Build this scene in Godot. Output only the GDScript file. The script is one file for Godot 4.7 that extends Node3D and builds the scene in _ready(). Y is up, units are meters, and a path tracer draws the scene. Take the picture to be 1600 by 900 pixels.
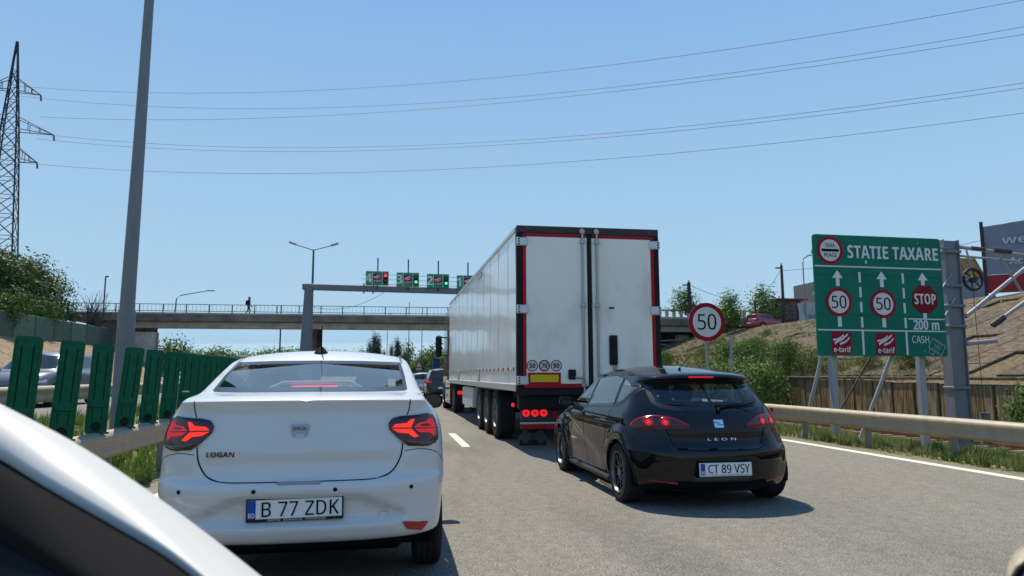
extends Node3D

var rng := RandomNumberGenerator.new()

func _ready() -> void:
	rng.seed = 77
	# camera: looks ten degrees right of the carriageway's direction (-z) and seven up
	var cam := Camera3D.new()
	cam.name = "camera"
	var v := Vector3((605.0 - 800.0) / 1110.0, -(586.0 - 450.0) / 1110.0, -1.0).normalized()
	var u := Vector3(sin(0.018), cos(0.018), 0.0)
	u = (u - v * u.dot(v)).normalized()
	var r := u.cross(-v)
	cam.transform = Transform3D(Basis(r, u, -v).transposed(), Vector3(0, 1.3, 0))
	cam.fov = rad_to_deg(2.0 * atan(450.0 / 1110.0))
	cam.near = 0.05
	cam.far = 9000.0
	var ca := CameraAttributesPhysical.new()
	ca.frustum_focus_distance = 9.0
	ca.frustum_focal_length = 29.6
	ca.exposure_aperture = 5.5
	cam.attributes = ca
	add_child(cam)
	# sky and exposure
	var env := Environment.new()
	env.background_mode = Environment.BG_SKY
	var sky := ProceduralSkyMaterial.new()
	sky.sky_top_color = Color(0.117, 0.335, 0.775).linear_to_srgb()
	sky.sky_horizon_color = Color(0.53, 0.755, 0.86).linear_to_srgb()
	sky.sky_curve = 0.35
	sky.ground_horizon_color = Color(0.45, 0.47, 0.42).linear_to_srgb()
	sky.ground_bottom_color = Color(0.2, 0.19, 0.16).linear_to_srgb()
	sky.sun_angle_max = 14.0
	sky.sun_curve = 0.12
	env.sky = Sky.new()
	env.sky.sky_material = sky
	env.tonemap_mode = Environment.TONE_MAPPER_LINEAR
	env.tonemap_exposure = 1.3
	env.background_energy_multiplier = 0.76
	env.fog_enabled = true
	env.fog_density = 0.00006
	env.fog_light_color = Color(0.42, 0.60, 0.85)
	env.sdfgi_enabled = true
	env.ssao_enabled = true
	env.ssil_enabled = true
	var we := WorldEnvironment.new()
	we.name = "environment"
	we.environment = env
	add_child(we)
	# sun: nearly straight ahead, a little to the left, high
	var sun := DirectionalLight3D.new()
	sun.name = "sun"
	var el := deg_to_rad(60.0)
	var az := deg_to_rad(12.0)
	sun.basis = Basis.looking_at(-Vector3(-sin(az) * cos(el), sin(el), -cos(az) * cos(el)), Vector3.UP)
	sun.light_energy = 1.6
	sun.light_color = Color(1.0, 0.955, 0.875)
	sun.light_angular_distance = 0.5
	sun.shadow_enabled = true
	add_child(sun)
	font_bold = SystemFont.new()
	font_bold.font_names = PackedStringArray(["Droid Sans"])
	font_bold.font_weight = 700
	font_plain = SystemFont.new()
	font_plain.font_names = PackedStringArray(["Droid Sans"])
	build_ground()
	build_left_side()
	build_right_side()
	build_bridge()
	build_gantry()
	build_distance()
	build_trailer_truck()
	build_white_sedan()
	build_black_hatchback()
	build_traffic()
	build_own_car()
	build_pylon_and_wires()
	build_vegetation()

# ---------------------------------------------------------------- mesh builder
class MB:
	var v := PackedVector3Array()
	var n := PackedVector3Array()
	var uv := PackedVector2Array()
	var col := PackedColorArray()
	var ix := PackedInt32Array()
	var xf := Transform3D.IDENTITY
	var tint := Color(1, 1, 1)
	var tinted := false

	func vert(p: Vector3, nn: Vector3, t := Vector2.ZERO) -> int:
		v.append(xf * p)
		n.append((xf.basis * nn).normalized())
		uv.append(t)
		col.append(tint)
		return v.size() - 1

	func face(a: int, b: int, c: int) -> void:   # a, b, c run counter-clockwise seen from outside
		ix.append(a); ix.append(c); ix.append(b)

	func tri(a: Vector3, b: Vector3, c: Vector3) -> void:
		var nn := (b - a).cross(c - a)
		if nn.length_squared() < 1e-16:
			return
		nn = nn.normalized()
		face(vert(a, nn), vert(b, nn), vert(c, nn))

	func quad(a: Vector3, b: Vector3, c: Vector3, d: Vector3) -> void:
		var nn := (c - a).cross(d - b)
		if nn.length_squared() < 1e-16:
			return
		nn = nn.normalized()
		var i := vert(a, nn, Vector2(0, 0))
		vert(b, nn, Vector2(1, 0)); vert(c, nn, Vector2(1, 1)); vert(d, nn, Vector2(0, 1))
		face(i, i + 1, i + 2); face(i, i + 2, i + 3)

	func box(c: Vector3, s: Vector3, bev := 0.0, basis := Basis.IDENTITY) -> MB:
		var h := s * 0.5
		var keep := xf
		xf = xf * Transform3D(basis, c)
		if bev <= 0.0:
			var q := []
			for k in 8:
				q.append(Vector3(h.x if k & 1 else -h.x, h.y if k & 2 else -h.y, h.z if k & 4 else -h.z))
			quad(q[4], q[5], q[7], q[6]); quad(q[1], q[0], q[2], q[3])
			quad(q[5], q[1], q[3], q[7]); quad(q[0], q[4], q[6], q[2])
			quad(q[6], q[7], q[3], q[2]); quad(q[0], q[1], q[5], q[4])
		else:
			var b := minf(bev, minf(h.x, minf(h.y, h.z)) * 0.98)
			var i := h - Vector3(b, b, b)
			for sx in [-1.0, 1.0]:
				_f(Vector3(sx * h.x, 0, 0), Vector3(0, i.y, 0), Vector3(0, 0, i.z))
				_f(Vector3(0, sx * h.y, 0), Vector3(i.x, 0, 0), Vector3(0, 0, i.z))
				_f(Vector3(0, 0, sx * h.z), Vector3(i.x, 0, 0), Vector3(0, i.y, 0))
				for sy in [-1.0, 1.0]:
					_e(Vector3(sx * h.x, sy * i.y, 0), Vector3(sx * i.x, sy * h.y, 0), Vector3(0, 0, i.z))
					_e(Vector3(sx * h.x, 0, sy * i.z), Vector3(sx * i.x, 0, sy * h.z), Vector3(0, i.y, 0))
					_e(Vector3(0, sx * h.y, sy * i.z), Vector3(0, sx * i.y, sy * h.z), Vector3(i.x, 0, 0))
					for sz in [-1.0, 1.0]:
						_t(Vector3(sx * h.x, sy * i.y, sz * i.z), Vector3(sx * i.x, sy * h.y, sz * i.z), Vector3(sx * i.x, sy * i.y, sz * h.z))
		xf = keep
		return self

	func _f(c: Vector3, a: Vector3, b: Vector3) -> void:
		_q(c - a - b, c + a - b, c + a + b, c - a + b)

	func _e(p: Vector3, q: Vector3, a: Vector3) -> void:
		_q(p - a, p + a, q + a, q - a)

	func _q(a: Vector3, b: Vector3, c: Vector3, d: Vector3) -> void:   # a quad of a convex body round the origin
		if (c - a).cross(d - b).dot(a + b + c + d) < 0.0:
			quad(d, c, b, a)
		else:
			quad(a, b, c, d)

	func _t(a: Vector3, b: Vector3, c: Vector3) -> void:
		if (b - a).cross(c - a).dot(a + b + c) < 0.0:
			tri(a, c, b)
		else:
			tri(a, b, c)

	func tube(pts: Array, rad, sides := 8, caps := true, closed := false) -> MB:
		var m := pts.size()
		var up := Vector3(0.13, 1, 0.07).normalized()
		var first := v.size()
		var rings := m + (1 if closed else 0)
		for k in rings:
			var p: Vector3 = pts[k % m]
			var d: Vector3
			if closed:
				d = pts[(k + 1) % m] - pts[(k + m - 1) % m]
			else:
				d = pts[mini(k + 1, m - 1)] - pts[maxi(k - 1, 0)]
			d = d.normalized()
			var a := d.cross(up)
			if a.length() < 0.15:
				a = d.cross(Vector3(1, 0, 0.1))
			a = a.normalized()
			var b := a.cross(d).normalized()
			var r: float = rad[k % m] if rad is Array else rad
			for j in sides + 1:
				var t := TAU * j / sides
				var nn := a * cos(t) + b * sin(t)
				vert(p + nn * r, nn, Vector2(float(j) / sides, k))
		for k in rings - 1:
			for j in sides:
				var o := first + k * (sides + 1) + j
				face(o, o + sides + 2, o + 1); face(o, o + sides + 1, o + sides + 2)
		if caps and not closed:
			for e in [0, m - 1]:
				var p: Vector3 = pts[e]
				var d: Vector3 = (pts[1] - pts[0]) * -1.0 if e == 0 else pts[m - 1] - pts[m - 2]
				d = d.normalized()
				var c := v.size()
				vert(p, d)
				for j in sides + 1:
					var s: Vector3 = v[first + e * (sides + 1) + j]
					v.append(s); n.append((xf.basis * d).normalized()); uv.append(Vector2.ZERO); col.append(tint)
				for j in sides:
					if e == 0:
						face(c, c + j + 1, c + j + 2)
					else:
						face(c, c + j + 2, c + j + 1)
		return self

	# profile of (radius, height along +y), outside to the right when walking along it upwards; crisp between segments
	func lathe(prof: Array, sides := 24, from := 0.0, to := TAU) -> MB:
		for k in prof.size() - 1:
			var a: Vector2 = prof[k]
			var b: Vector2 = prof[k + 1]
			var d := b - a
			if d.length() < 1e-6:
				continue
			var nn := Vector2(d.y, -d.x).normalized()
			var first := v.size()
			for j in sides + 1:
				var t := lerpf(from, to, float(j) / sides)
				var c := cos(t); var s := sin(t)
				var no := Vector3(nn.x * c, nn.y, nn.x * s)
				vert(Vector3(a.x * c, a.y, a.x * s), no); vert(Vector3(b.x * c, b.y, b.x * s), no)
			for j in sides:
				var o := first + j * 2
				face(o, o + 1, o + 3); face(o, o + 3, o + 2)
		return self

	# outline in the xy plane (any winding), from z = 0 to z = depth
	func prism(poly: PackedVector2Array, depth: float) -> MB:
		if Geometry2D.is_polygon_clockwise(poly) == false:
			pass
		var area := 0.0
		for k in poly.size():
			area += poly[k].cross(poly[(k + 1) % poly.size()])
		if area < 0.0:
			poly.reverse()
		var t := Geometry2D.triangulate_polygon(poly)
		var first := v.size()
		for p in poly:
			vert(Vector3(p.x, p.y, depth), Vector3(0, 0, 1), p)
		var back := v.size()
		for p in poly:
			vert(Vector3(p.x, p.y, 0), Vector3(0, 0, -1), p)
		for k in range(0, t.size(), 3):
			var a := t[k]; var b := t[k + 1]; var c := t[k + 2]
			if (poly[b] - poly[a]).cross(poly[c] - poly[a]) < 0.0:
				var s := b; b = c; c = s
			face(first + a, first + b, first + c)
			face(back + a, back + c, back + b)
		for k in poly.size():
			var a := poly[k]; var b := poly[(k + 1) % poly.size()]
			quad(Vector3(a.x, a.y, 0), Vector3(b.x, b.y, 0), Vector3(b.x, b.y, depth), Vector3(a.x, a.y, depth))
		return self

	# rows of equally many points; smooth; outside is on the left of (along a row) x (from row to row) unless flipped
	func sheet(rows: Array, flip := false, skip := {}) -> MB:
		var nr := rows.size()
		var nc: int = rows[0].size()
		var acc := PackedVector3Array()
		acc.resize(nr * nc)
		for r in nr - 1:
			for c in nc - 1:
				var a: Vector3 = rows[r][c]; var b: Vector3 = rows[r][c + 1]; var d: Vector3 = rows[r + 1][c]; var e: Vector3 = rows[r + 1][c + 1]
				var no := (e - a).cross(d - b)
				var o := r * nc + c
				acc[o] += no; acc[o + 1] += no; acc[o + nc] += no; acc[o + nc + 1] += no
		var first := v.size()
		for r in nr:
			for c in nc:
				var no := acc[r * nc + c].normalized()
				vert(rows[r][c], -no if flip else no, Vector2(float(c) / (nc - 1), float(r) / (nr - 1)))
		for r in nr - 1:
			for c in nc - 1:
				if skip.has(r * nc + c):
					continue
				var o := first + r * nc + c
				if flip:
					face(o, o + nc, o + nc + 1); face(o, o + nc + 1, o + 1)
				else:
					face(o, o + 1, o + nc + 1); face(o, o + nc + 1, o + nc)
		return self

	func mesh() -> ArrayMesh:
		var a := []
		a.resize(Mesh.ARRAY_MAX)
		a[Mesh.ARRAY_VERTEX] = v; a[Mesh.ARRAY_NORMAL] = n; a[Mesh.ARRAY_TEX_UV] = uv; a[Mesh.ARRAY_INDEX] = ix
		if tinted:
			a[Mesh.ARRAY_COLOR] = col
		var m := ArrayMesh.new()
		m.add_surface_from_arrays(Mesh.PRIMITIVE_TRIANGLES, a)
		return m


# ---------------------------------------------------------------- nodes
var mats := {}

func numbered(called: String, parent: Node) -> String:
	if not parent.has_node(NodePath(called)):
		return called
	var k := 1
	while parent.has_node(NodePath("%s_%03d" % [called, k])):
		k += 1
	return "%s_%03d" % [called, k]

var counts := {}
func top_name(called: String) -> String:
	counts[called] = counts.get(called, -1) + 1
	return called if counts[called] == 0 else "%s_%03d" % [called, counts[called]]

func tag(o: Node, label: String, category: String, group := "", kind := "") -> void:
	if label: o.set_meta("label", label)
	if category: o.set_meta("category", category)
	if group: o.set_meta("group", group)
	if kind: o.set_meta("kind", kind)

func thing(called: String, label: String, category: String, at := Vector3.ZERO, turn := 0.0, group := "") -> Node3D:
	var o := Node3D.new()
	o.name = top_name(called)
	add_child(o, true)
	o.position = at
	o.rotation.y = turn
	tag(o, label, category, group)
	return o

func part(called: String, shape, m: Material, parent: Node) -> MeshInstance3D:
	var o := MeshInstance3D.new()
	o.mesh = shape.mesh() if shape is MB else shape
	o.material_override = m
	o.name = numbered(called, parent)
	parent.add_child(o, true)
	return o

func solo(called: String, shape, m: Material, label: String, category: String, group := "", at := Vector3.ZERO) -> MeshInstance3D:
	var o := part(top_name(called), shape, m, self)
	o.position = at
	tag(o, label, category, group)
	return o

func struct(called: String, shape, m: Material) -> MeshInstance3D:
	var o := part(top_name(called), shape, m, self)
	o.set_meta("kind", "structure")
	return o

func stuff(called: String, mm: MultiMesh, m: Material, label: String, category: String, parent: Node = self) -> MultiMeshInstance3D:
	var o := MultiMeshInstance3D.new()
	o.multimesh = mm
	o.material_override = m
	o.name = top_name(called) if parent == self else numbered(called, parent)
	parent.add_child(o, true)
	o.set_meta("kind", "stuff")
	if parent == self:
		tag(o, label, category)
	return o

func copy(o: Node3D, called: String, label: String, at: Vector3, turn := 0.0) -> Node3D:
	var c: Node3D = o.duplicate()
	c.name = top_name(called)
	add_child(c, true)
	c.position = at
	c.rotation.y = turn
	c.set_meta("label", label)
	return c

# base colours are given as linear values
func mat(key: String, c: Color, rough := 0.6, metal := 0.0) -> StandardMaterial3D:
	if mats.has(key):
		return mats[key]
	var m := StandardMaterial3D.new()
	m.resource_name = key
	m.albedo_color = c.linear_to_srgb()
	m.roughness = rough
	m.metallic = metal
	if rough > 0.34 and metal < 0.2:
		m.metallic_specular = 0.26   # weathered, matt faces
	mats[key] = m
	return m

func paint(key: String, c: Color) -> StandardMaterial3D:
	if mats.has(key):
		return mats[key]
	var m := mat(key, c, 0.38)
	m.clearcoat_enabled = true
	m.clearcoat = 1.0
	m.clearcoat_roughness = 0.03
	return m

func glass(key: String, c: Color, alpha: float) -> StandardMaterial3D:
	if mats.has(key):
		return mats[key]
	var m := mat(key, c, 0.02)
	m.transparency = BaseMaterial3D.TRANSPARENCY_ALPHA
	m.albedo_color.a = alpha
	return m

func glow(key: String, c: Color, energy: float) -> StandardMaterial3D:
	if mats.has(key):
		return mats[key]
	var m := mat(key, c * 0.5, 0.3)
	m.emission_enabled = true
	m.emission = c.linear_to_srgb()
	m.emission_energy_multiplier = energy
	return m

func noise(freq: float, seed_: int, oct := 4, kind := FastNoiseLite.TYPE_SIMPLEX_SMOOTH) -> FastNoiseLite:
	var f := FastNoiseLite.new()
	f.noise_type = kind
	f.frequency = freq
	f.seed = seed_
	f.fractal_octaves = oct
	return f

# a picture of blended noises: each layer is [noise, sx, sy, weight]; value -> ramp of linear colours
func noise_texture(size: int, layers: Array, ramp: Array, speck := 0.0, seed_ := 1) -> ImageTexture:
	var im := Image.create(size, size, false, Image.FORMAT_RGB8)
	var rng := RandomNumberGenerator.new()
	rng.seed = seed_
	var pics := []
	for l in layers:
		var f: FastNoiseLite = l[0]
		var pic := f.get_seamless_image(size, size, false, false, 0.12)
		pics.append([pic.get_data(), l[1]])
	var data := PackedByteArray()
	data.resize(size * size * 3)
	var cols := []
	for k in 256:
		var t := k / 255.0 * (ramp.size() - 1)
		var i := mini(int(t), ramp.size() - 2)
		var c: Color = ramp[i].lerp(ramp[i + 1], t - i)
		c = c.linear_to_srgb()
		cols.append([int(c.r * 255), int(c.g * 255), int(c.b * 255)])
	for p in size * size:
		var s := 0.0
		for l in pics:
			s += (l[0][p] / 255.0 - 0.5) * l[1]
		s = clampf(0.5 + s + (rng.randf() - 0.5) * speck, 0.0, 1.0)
		var c: Array = cols[int(s * 255)]
		data[p * 3] = c[0]; data[p * 3 + 1] = c[1]; data[p * 3 + 2] = c[2]
	im.set_data(size, size, false, Image.FORMAT_RGB8, data)
	return ImageTexture.create_from_image(im)

# triplanar material; per_metre = texture repeats per metre
func grained(key: String, tex: Texture2D, per_metre: Vector3, rough: float, bump: Texture2D = null, relief := 0.0, detail: Texture2D = null, dscale := Vector3.ONE) -> StandardMaterial3D:
	if mats.has(key):
		return mats[key]
	var m := mat(key, Color(1, 1, 1), rough)
	m.albedo_texture = tex
	m.uv1_triplanar = true
	m.uv1_world_triplanar = true
	m.uv1_scale = per_metre
	m.uv1_triplanar_sharpness = 4.0
	if bump:
		m.heightmap_enabled = true
		m.heightmap_texture = bump
		m.heightmap_scale = relief
	if detail:
		m.detail_enabled = true
		m.detail_albedo = detail
		m.detail_blend_mode = BaseMaterial3D.BLEND_MODE_MUL
		m.detail_uv_layer = BaseMaterial3D.DETAIL_UV_2
		m.uv2_triplanar = true
		m.uv2_world_triplanar = true
		m.uv2_scale = dscale
	return m

var font_bold: SystemFont
var font_plain: SystemFont
func lettering(txt: String, cap: float, width: float, at: Vector3, m: Material, parent: Node, bold := true, depth := 0.004, called := "lettering") -> MeshInstance3D:
	var t := TextMesh.new()
	t.text = txt
	t.font = font_bold if bold else font_plain
	t.font_size = 64
	t.pixel_size = cap / (0.714 * 64.0)
	t.depth = depth
	t.curve_step = 2.0
	var o := part(called, t, m, parent)
	o.position = at
	if width > 0.0:
		var w: float = t.get_aabb().size.x
		if w > 0.0:
			o.scale.x = width / w
	return o

func lean(o: Node3D, right: float, back: float) -> Node3D:   # posts stand plumb while the carriageway slopes
	o.basis = Basis(Vector3(0, 0, 1), -right) * Basis(Vector3(1, 0, 0), back) * o.basis
	return o

func circle(r: float, k := 32, c := Vector2.ZERO) -> PackedVector2Array:
	var p := PackedVector2Array()
	for i in k:
		p.append(c + Vector2(cos(TAU * i / k), sin(TAU * i / k)) * r)
	return p

func rounded(w: float, h: float, r: float, k := 5) -> PackedVector2Array:
	var p := PackedVector2Array()
	for q in 4:
		var c := Vector2((w / 2 - r) * (1 if q in [0, 3] else -1), (h / 2 - r) * (1 if q < 2 else -1))
		for i in k + 1:
			var t := PI / 2 * q + PI / 2 * i / k
			p.append(c + Vector2(cos(t), sin(t)) * r)
	return p

func ring(r0: float, r1: float, depth: float, sides := 40) -> MB:   # flat ring facing +z
	var b := MB.new()
	b.xf = Transform3D(Basis(Vector3(1, 0, 0), PI / 2), Vector3.ZERO)
	b.lathe([Vector2(r0, depth), Vector2(r0, 0), Vector2(r1, 0), Vector2(r1, depth), Vector2(r0, depth)], sides)
	return b

# ---------------------------------------------------------------- car bodies
# A body is a stack of horizontal outlines. Each station: [y, rear z, front z, half width, rear corner length, rear power, front corner length, front power, crown]
class Shape:
	const N := 240
	var t := []            # nine tables of N + 1 samples
	var last := 0.0
	var rear_taper := 0.0
	var front_taper := 0.0
	var zmid := 0.0
	var bend = null # small local bulges and hollows
	var roof_bow := 0.02

	func setup(st: Array) -> void:
		last = st.size() - 1
		zmid = 0.0
		for a in 9:
			var tab := PackedFloat32Array()
			for k in N + 1:
				var s := last * k / N
				var i := mini(int(s), st.size() - 2)
				var f: float = s - i
				var p0: float = st[i][a]; var p1: float = st[i + 1][a]
				var d := p1 - p0
				var dl: float = p0 - st[i - 1][a] if i > 0 else d
				var dr: float = st[i + 2][a] - p1 if i + 2 < st.size() else d
				var m0 := 2.0 * dl * d / (dl + d) if dl * d > 0.0 else 0.0
				var m1 := 2.0 * dr * d / (dr + d) if dr * d > 0.0 else 0.0
				var f2 := f * f; var f3 := f2 * f
				tab.append((2 * f3 - 3 * f2 + 1) * p0 + (f3 - 2 * f2 + f) * m0 + (-2 * f3 + 3 * f2) * p1 + (f3 - f2) * m1)
			t.append(tab)

	func at(a: int, s: float) -> float:
		var k := clampf(s / last, 0.0, 1.0) * N
		var i := mini(int(k), N - 1)
		return lerpf(t[a][i], t[a][i + 1], k - i)

	func plan(z: float) -> float:
		var d := z - zmid
		return 1.0 - (rear_taper if d > 0.0 else front_taper) * d * d

	func pt(s: float, zone: int, a: float) -> Vector3:
		var y := at(0, s); var zr := at(1, s); var zf := at(2, s); var hw := at(3, s)
		var lr := at(4, s); var lf := at(6, s)
		var x: float; var z: float
		if zone == 0:
			var p := at(5, s)
			var r := pow(pow(sin(a), p) + pow(cos(a), p), -1.0 / p)
			x = hw * r * sin(a) * plan(zr - lr); z = zr - lr * (1.0 - r * cos(a))
		elif zone == 1:
			z = lerpf(zr - lr, zf + lf, a); x = hw * plan(z)
		else:
			var p := at(7, s)
			var r := pow(pow(sin(a), p) + pow(cos(a), p), -1.0 / p)
			x = hw * r * sin(a) * plan(zf + lf); z = zf + lf * (1.0 - r * cos(a))
		y += at(8, s) * (1.0 - (x / hw) * (x / hw))
		var q := Vector3(x, y, z)
		return bend.call(q, zone) if bend != null else q

	func find(y: float, k: float) -> float:   # station at which height + crown * k is y
		var lo := 0.0; var hi := last
		for i in 22:
			var m := (lo + hi) * 0.5
			if at(0, m) + at(8, m) * k < y: lo = m
			else: hi = m
		return (lo + hi) * 0.5

	func end_face(x: float, y: float, zone: int) -> Vector3:   # zone 0 = rear, 2 = front
		var s := find(y, 1.0)
		var ax := absf(x)
		for i in 3:
			var q := ax / at(3, s)
			s = find(y, 1.0 - q * q)
		var o := 1 if zone == 0 else 2
		var len_ := at(4 if zone == 0 else 6, s)
		var p := at(5 if zone == 0 else 7, s)
		var ze := at(o, s)
		var sgn := -1.0 if zone == 0 else 1.0
		var xh := clampf(ax / (at(3, s) * plan(ze + sgn * len_)), 0.0, 0.9995)
		var z := ze + sgn * len_ * (1.0 - pow(1.0 - pow(xh, p), 1.0 / p))
		var r := Vector3(ax, y, z)
		if bend != null: r = bend.call(r, zone)
		r.x *= 1.0 if x >= 0.0 else -1.0
		return r

	func flank(z: float, y: float, sgn: float) -> Vector3:
		var s := find(y, 0.0)
		var x := 0.0
		for i in 3:
			var hw := at(3, s); var zr := at(1, s); var zf := at(2, s); var lr := at(4, s); var lf := at(6, s)
			if z > zr - lr:
				var q := clampf((z - zr + lr) / lr, 0.0, 0.9995)
				x = hw * plan(zr - lr) * pow(1.0 - pow(q, at(5, s)), 1.0 / at(5, s))
			elif z < zf + lf:
				var q := clampf((zf + lf - z) / lf, 0.0, 0.9995)
				x = hw * plan(zf + lf) * pow(1.0 - pow(q, at(7, s)), 1.0 / at(7, s))
			else:
				x = hw * plan(z)
			s = find(y, 1.0 - (x / hw) * (x / hw))
		var r := Vector3(x, y, z)
		if bend != null: r = bend.call(r, 1)
		r.x *= sgn
		return r

	func on(zone: int, p: Vector2, sgn := 1.0) -> Vector3:
		return flank(p.x, p.y, sgn) if zone == 1 else end_face(p.x, p.y, zone)

	func out(zone: int, p: Vector2, sgn := 1.0) -> Vector3:   # outward normal
		var e := 0.006
		var a := on(zone, p + Vector2(e, 0), sgn) - on(zone, p - Vector2(e, 0), sgn)
		var b := on(zone, p + Vector2(0, e), sgn) - on(zone, p - Vector2(0, e), sgn)
		var nn := a.cross(b).normalized()
		var want := Vector3(sgn, 0.3, 0) if zone == 1 else Vector3(0, 0.3, 1.0 if zone == 0 else -1.0)
		return nn if nn.dot(want) > 0.0 else -nn

	func lift(zone: int, p: Vector2, sgn: float, h: float) -> Vector3:
		return on(zone, p, sgn) + out(zone, p, sgn) * h

	# holes: [[zone, polygon], ...]; arches: [[z, y, radius], ...]
	func body(arches: Array, holes: Array, fine: float, belt: float) -> MB:
		var cols := []
		var ref := find(arches[0][1] if arches else 0.35, 0.0)
		var nq := int(clampf(0.9 / fine, 8, 60))
		for k in nq + 1: cols.append([0, PI / 2 * k / nq])
		var ns := int(clampf(2.6 / (fine * 1.6), 10, 90))
		for k in range(1, ns): cols.append([1, float(k) / ns])
		for k in nq + 1: cols.append([2, PI / 2 * (1.0 - float(k) / nq)])
		for a in arches:
			var nn := 11 if fine < 0.04 else 6
			for k in nn + 3:
				var z: float = a[0] + a[2] * (cos(PI * (k - 1) / nn) if k > 0 and k < nn + 2 else (1.004 if k == 0 else -1.004))
				var zr := at(1, ref) - at(4, ref); var zf := at(2, ref) + at(6, ref)
				if z <= zr and z >= zf:
					cols.append([1, (zr - z) / (zr - zf)])
				else:
					var zone := 0 if z > zr else 2
					var lo := 0.0; var hi := PI / 2
					for i in 24:
						var m := (lo + hi) / 2
						var pz := pt(ref, zone, m).z
						if (pz > z) == (zone == 0): lo = m
						else: hi = m
					cols.append([zone, lo])
		cols.sort_custom(func(p, q): return p[0] < q[0] if p[0] != q[0] else (p[1] < q[1] if p[0] < 2 else p[1] > q[1]))
		var ss := [0.0]
		var s := 0.0
		var prev := 0.0
		while s < last:
			s += 0.02
			var d := Vector2(at(0, s) - at(0, prev), at(1, s) - at(1, prev)).length()
			var e := Vector2(at(0, s) - at(0, prev), at(2, s) - at(2, prev)).length() * 0.6
			if maxf(d, e) >= fine or s >= last or s - prev > 0.5:
				prev = minf(s, last)
				ss.append(prev)
		var sb := find(belt, 0.0)
		var base := []
		for c in cols:
			var low := 0.0
			for a in arches:
				var k := sb
				while k > 0.0:
					var p := pt(k, c[0], c[1])
					if p.x > 0.6 * at(3, k) and Vector2(p.z - a[0], p.y - a[1]).length() < a[2]:
						var lo := k; var hi := k + 0.1
						for i in 14:
							var m := (lo + hi) / 2
							var q := pt(m, c[0], c[1])
							if Vector2(q.z - a[0], q.y - a[1]).length() < a[2]: lo = m
							else: hi = m
						low = hi
						break
					k -= 0.1
			base.append(low)
		var rows := []
		for k in ss:
			var row := PackedVector3Array()
			for c in cols.size():
				var kk: float = k
				if base[c] > 0.0 and k < sb: kk = lerpf(base[c], sb, k / sb)
				row.append(pt(kk, cols[c][0], cols[c][1]))
			rows.append(row)
		var edge: PackedVector3Array = rows[rows.size() - 1]
		var ye := at(0, last); var ce := at(8, last); var he := at(3, last)
		var zc := (at(1, last) + at(2, last)) / 2
		var nk := int(clampf(0.5 / fine, 5, 14))
		for k in range(1, nk + 1):
			var q := 1.0 - float(k) / nk
			var row := PackedVector3Array()
			for p in edge:
				var x := p.x * q
				row.append(Vector3(x, ye + ce * (1.0 - (x / he) * (x / he)) + roof_bow * (1.0 - q * q), zc + (p.z - zc) * q))
			rows.append(row)
		var skip := {}
		var nc := cols.size()
		for h in holes:
			for r in rows.size() - 1:
				for c in nc - 1:
					if cols[c][0] != h[0]:
						if not (h[0] == 1 and absf(rows[r][c].x) > 0.4): continue
					var m: Vector3 = (rows[r][c] + rows[r][c + 1] + rows[r + 1][c] + rows[r + 1][c + 1]) / 4
					var q := Vector2(m.z, m.y) if h[0] == 1 else Vector2(m.x, m.y)
					if h[0] == 1 and cols[c][0] == 0 and m.z > at(1, find(m.y, 0)) - 0.1: continue
					if Geometry2D.is_point_in_polygon(q, h[1]): skip[r * nc + c] = true
		var b := MB.new()
		b.sheet(rows, false, skip)
		for r in rows.size():      # no crease along the middle
			for c in [0, nc - 1]:
				var i: int = r * nc + c
				b.n[i].x = 0.0
				b.n[i] = b.n[i].normalized()
		var half := b.v.size()
		for i in half:
			b.v.append(b.v[i] * Vector3(-1, 1, 1)); b.n.append(b.n[i] * Vector3(-1, 1, 1)); b.uv.append(b.uv[i]); b.col.append(b.col[i])
		for i in range(0, b.ix.size(), 3):
			b.ix.append(b.ix[i] + half); b.ix.append(b.ix[i + 2] + half); b.ix.append(b.ix[i + 1] + half)
		return b

	# a skin over the outline poly; spans must be single along x
	func fill(b: MB, zone: int, poly: PackedVector2Array, h: float, sgn := 1.0, step := 0.03) -> MB:
		var lo := INF; var hi := -INF
		for p in poly:
			lo = minf(lo, p.y); hi = maxf(hi, p.y)
		var nr := maxi(2, int(ceil((hi - lo) / step)))
		var spans := []
		var wide := 0.0
		for k in nr + 1:
			var y := lerpf(lo + 1e-4, hi - 1e-4, float(k) / nr)
			var a := INF; var e := -INF
			for i in poly.size():
				var p := poly[i]; var q := poly[(i + 1) % poly.size()]
				if (p.y <= y) != (q.y <= y):
					var x := p.x + (q.x - p.x) * (y - p.y) / (q.y - p.y)
					a = minf(a, x); e = maxf(e, x)
			spans.append([y, a, e])
			wide = maxf(wide, e - a)
		var nc := maxi(2, int(ceil(wide / step)))
		var rows := []
		for sp in spans:
			var row := PackedVector3Array()
			for c in nc + 1:
				row.append(lift(zone, Vector2(lerpf(sp[1], sp[2], float(c) / nc), sp[0]), sgn, h))
			rows.append(row)
		var want := out(zone, (poly[0] + poly[poly.size() / 2]) / 2, sgn)
		var no: Vector3 = (rows[1][1] - rows[0][0]).cross(rows[1][0] - rows[0][1])
		b.sheet(rows, no.dot(want) < 0.0)
		return b

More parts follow.
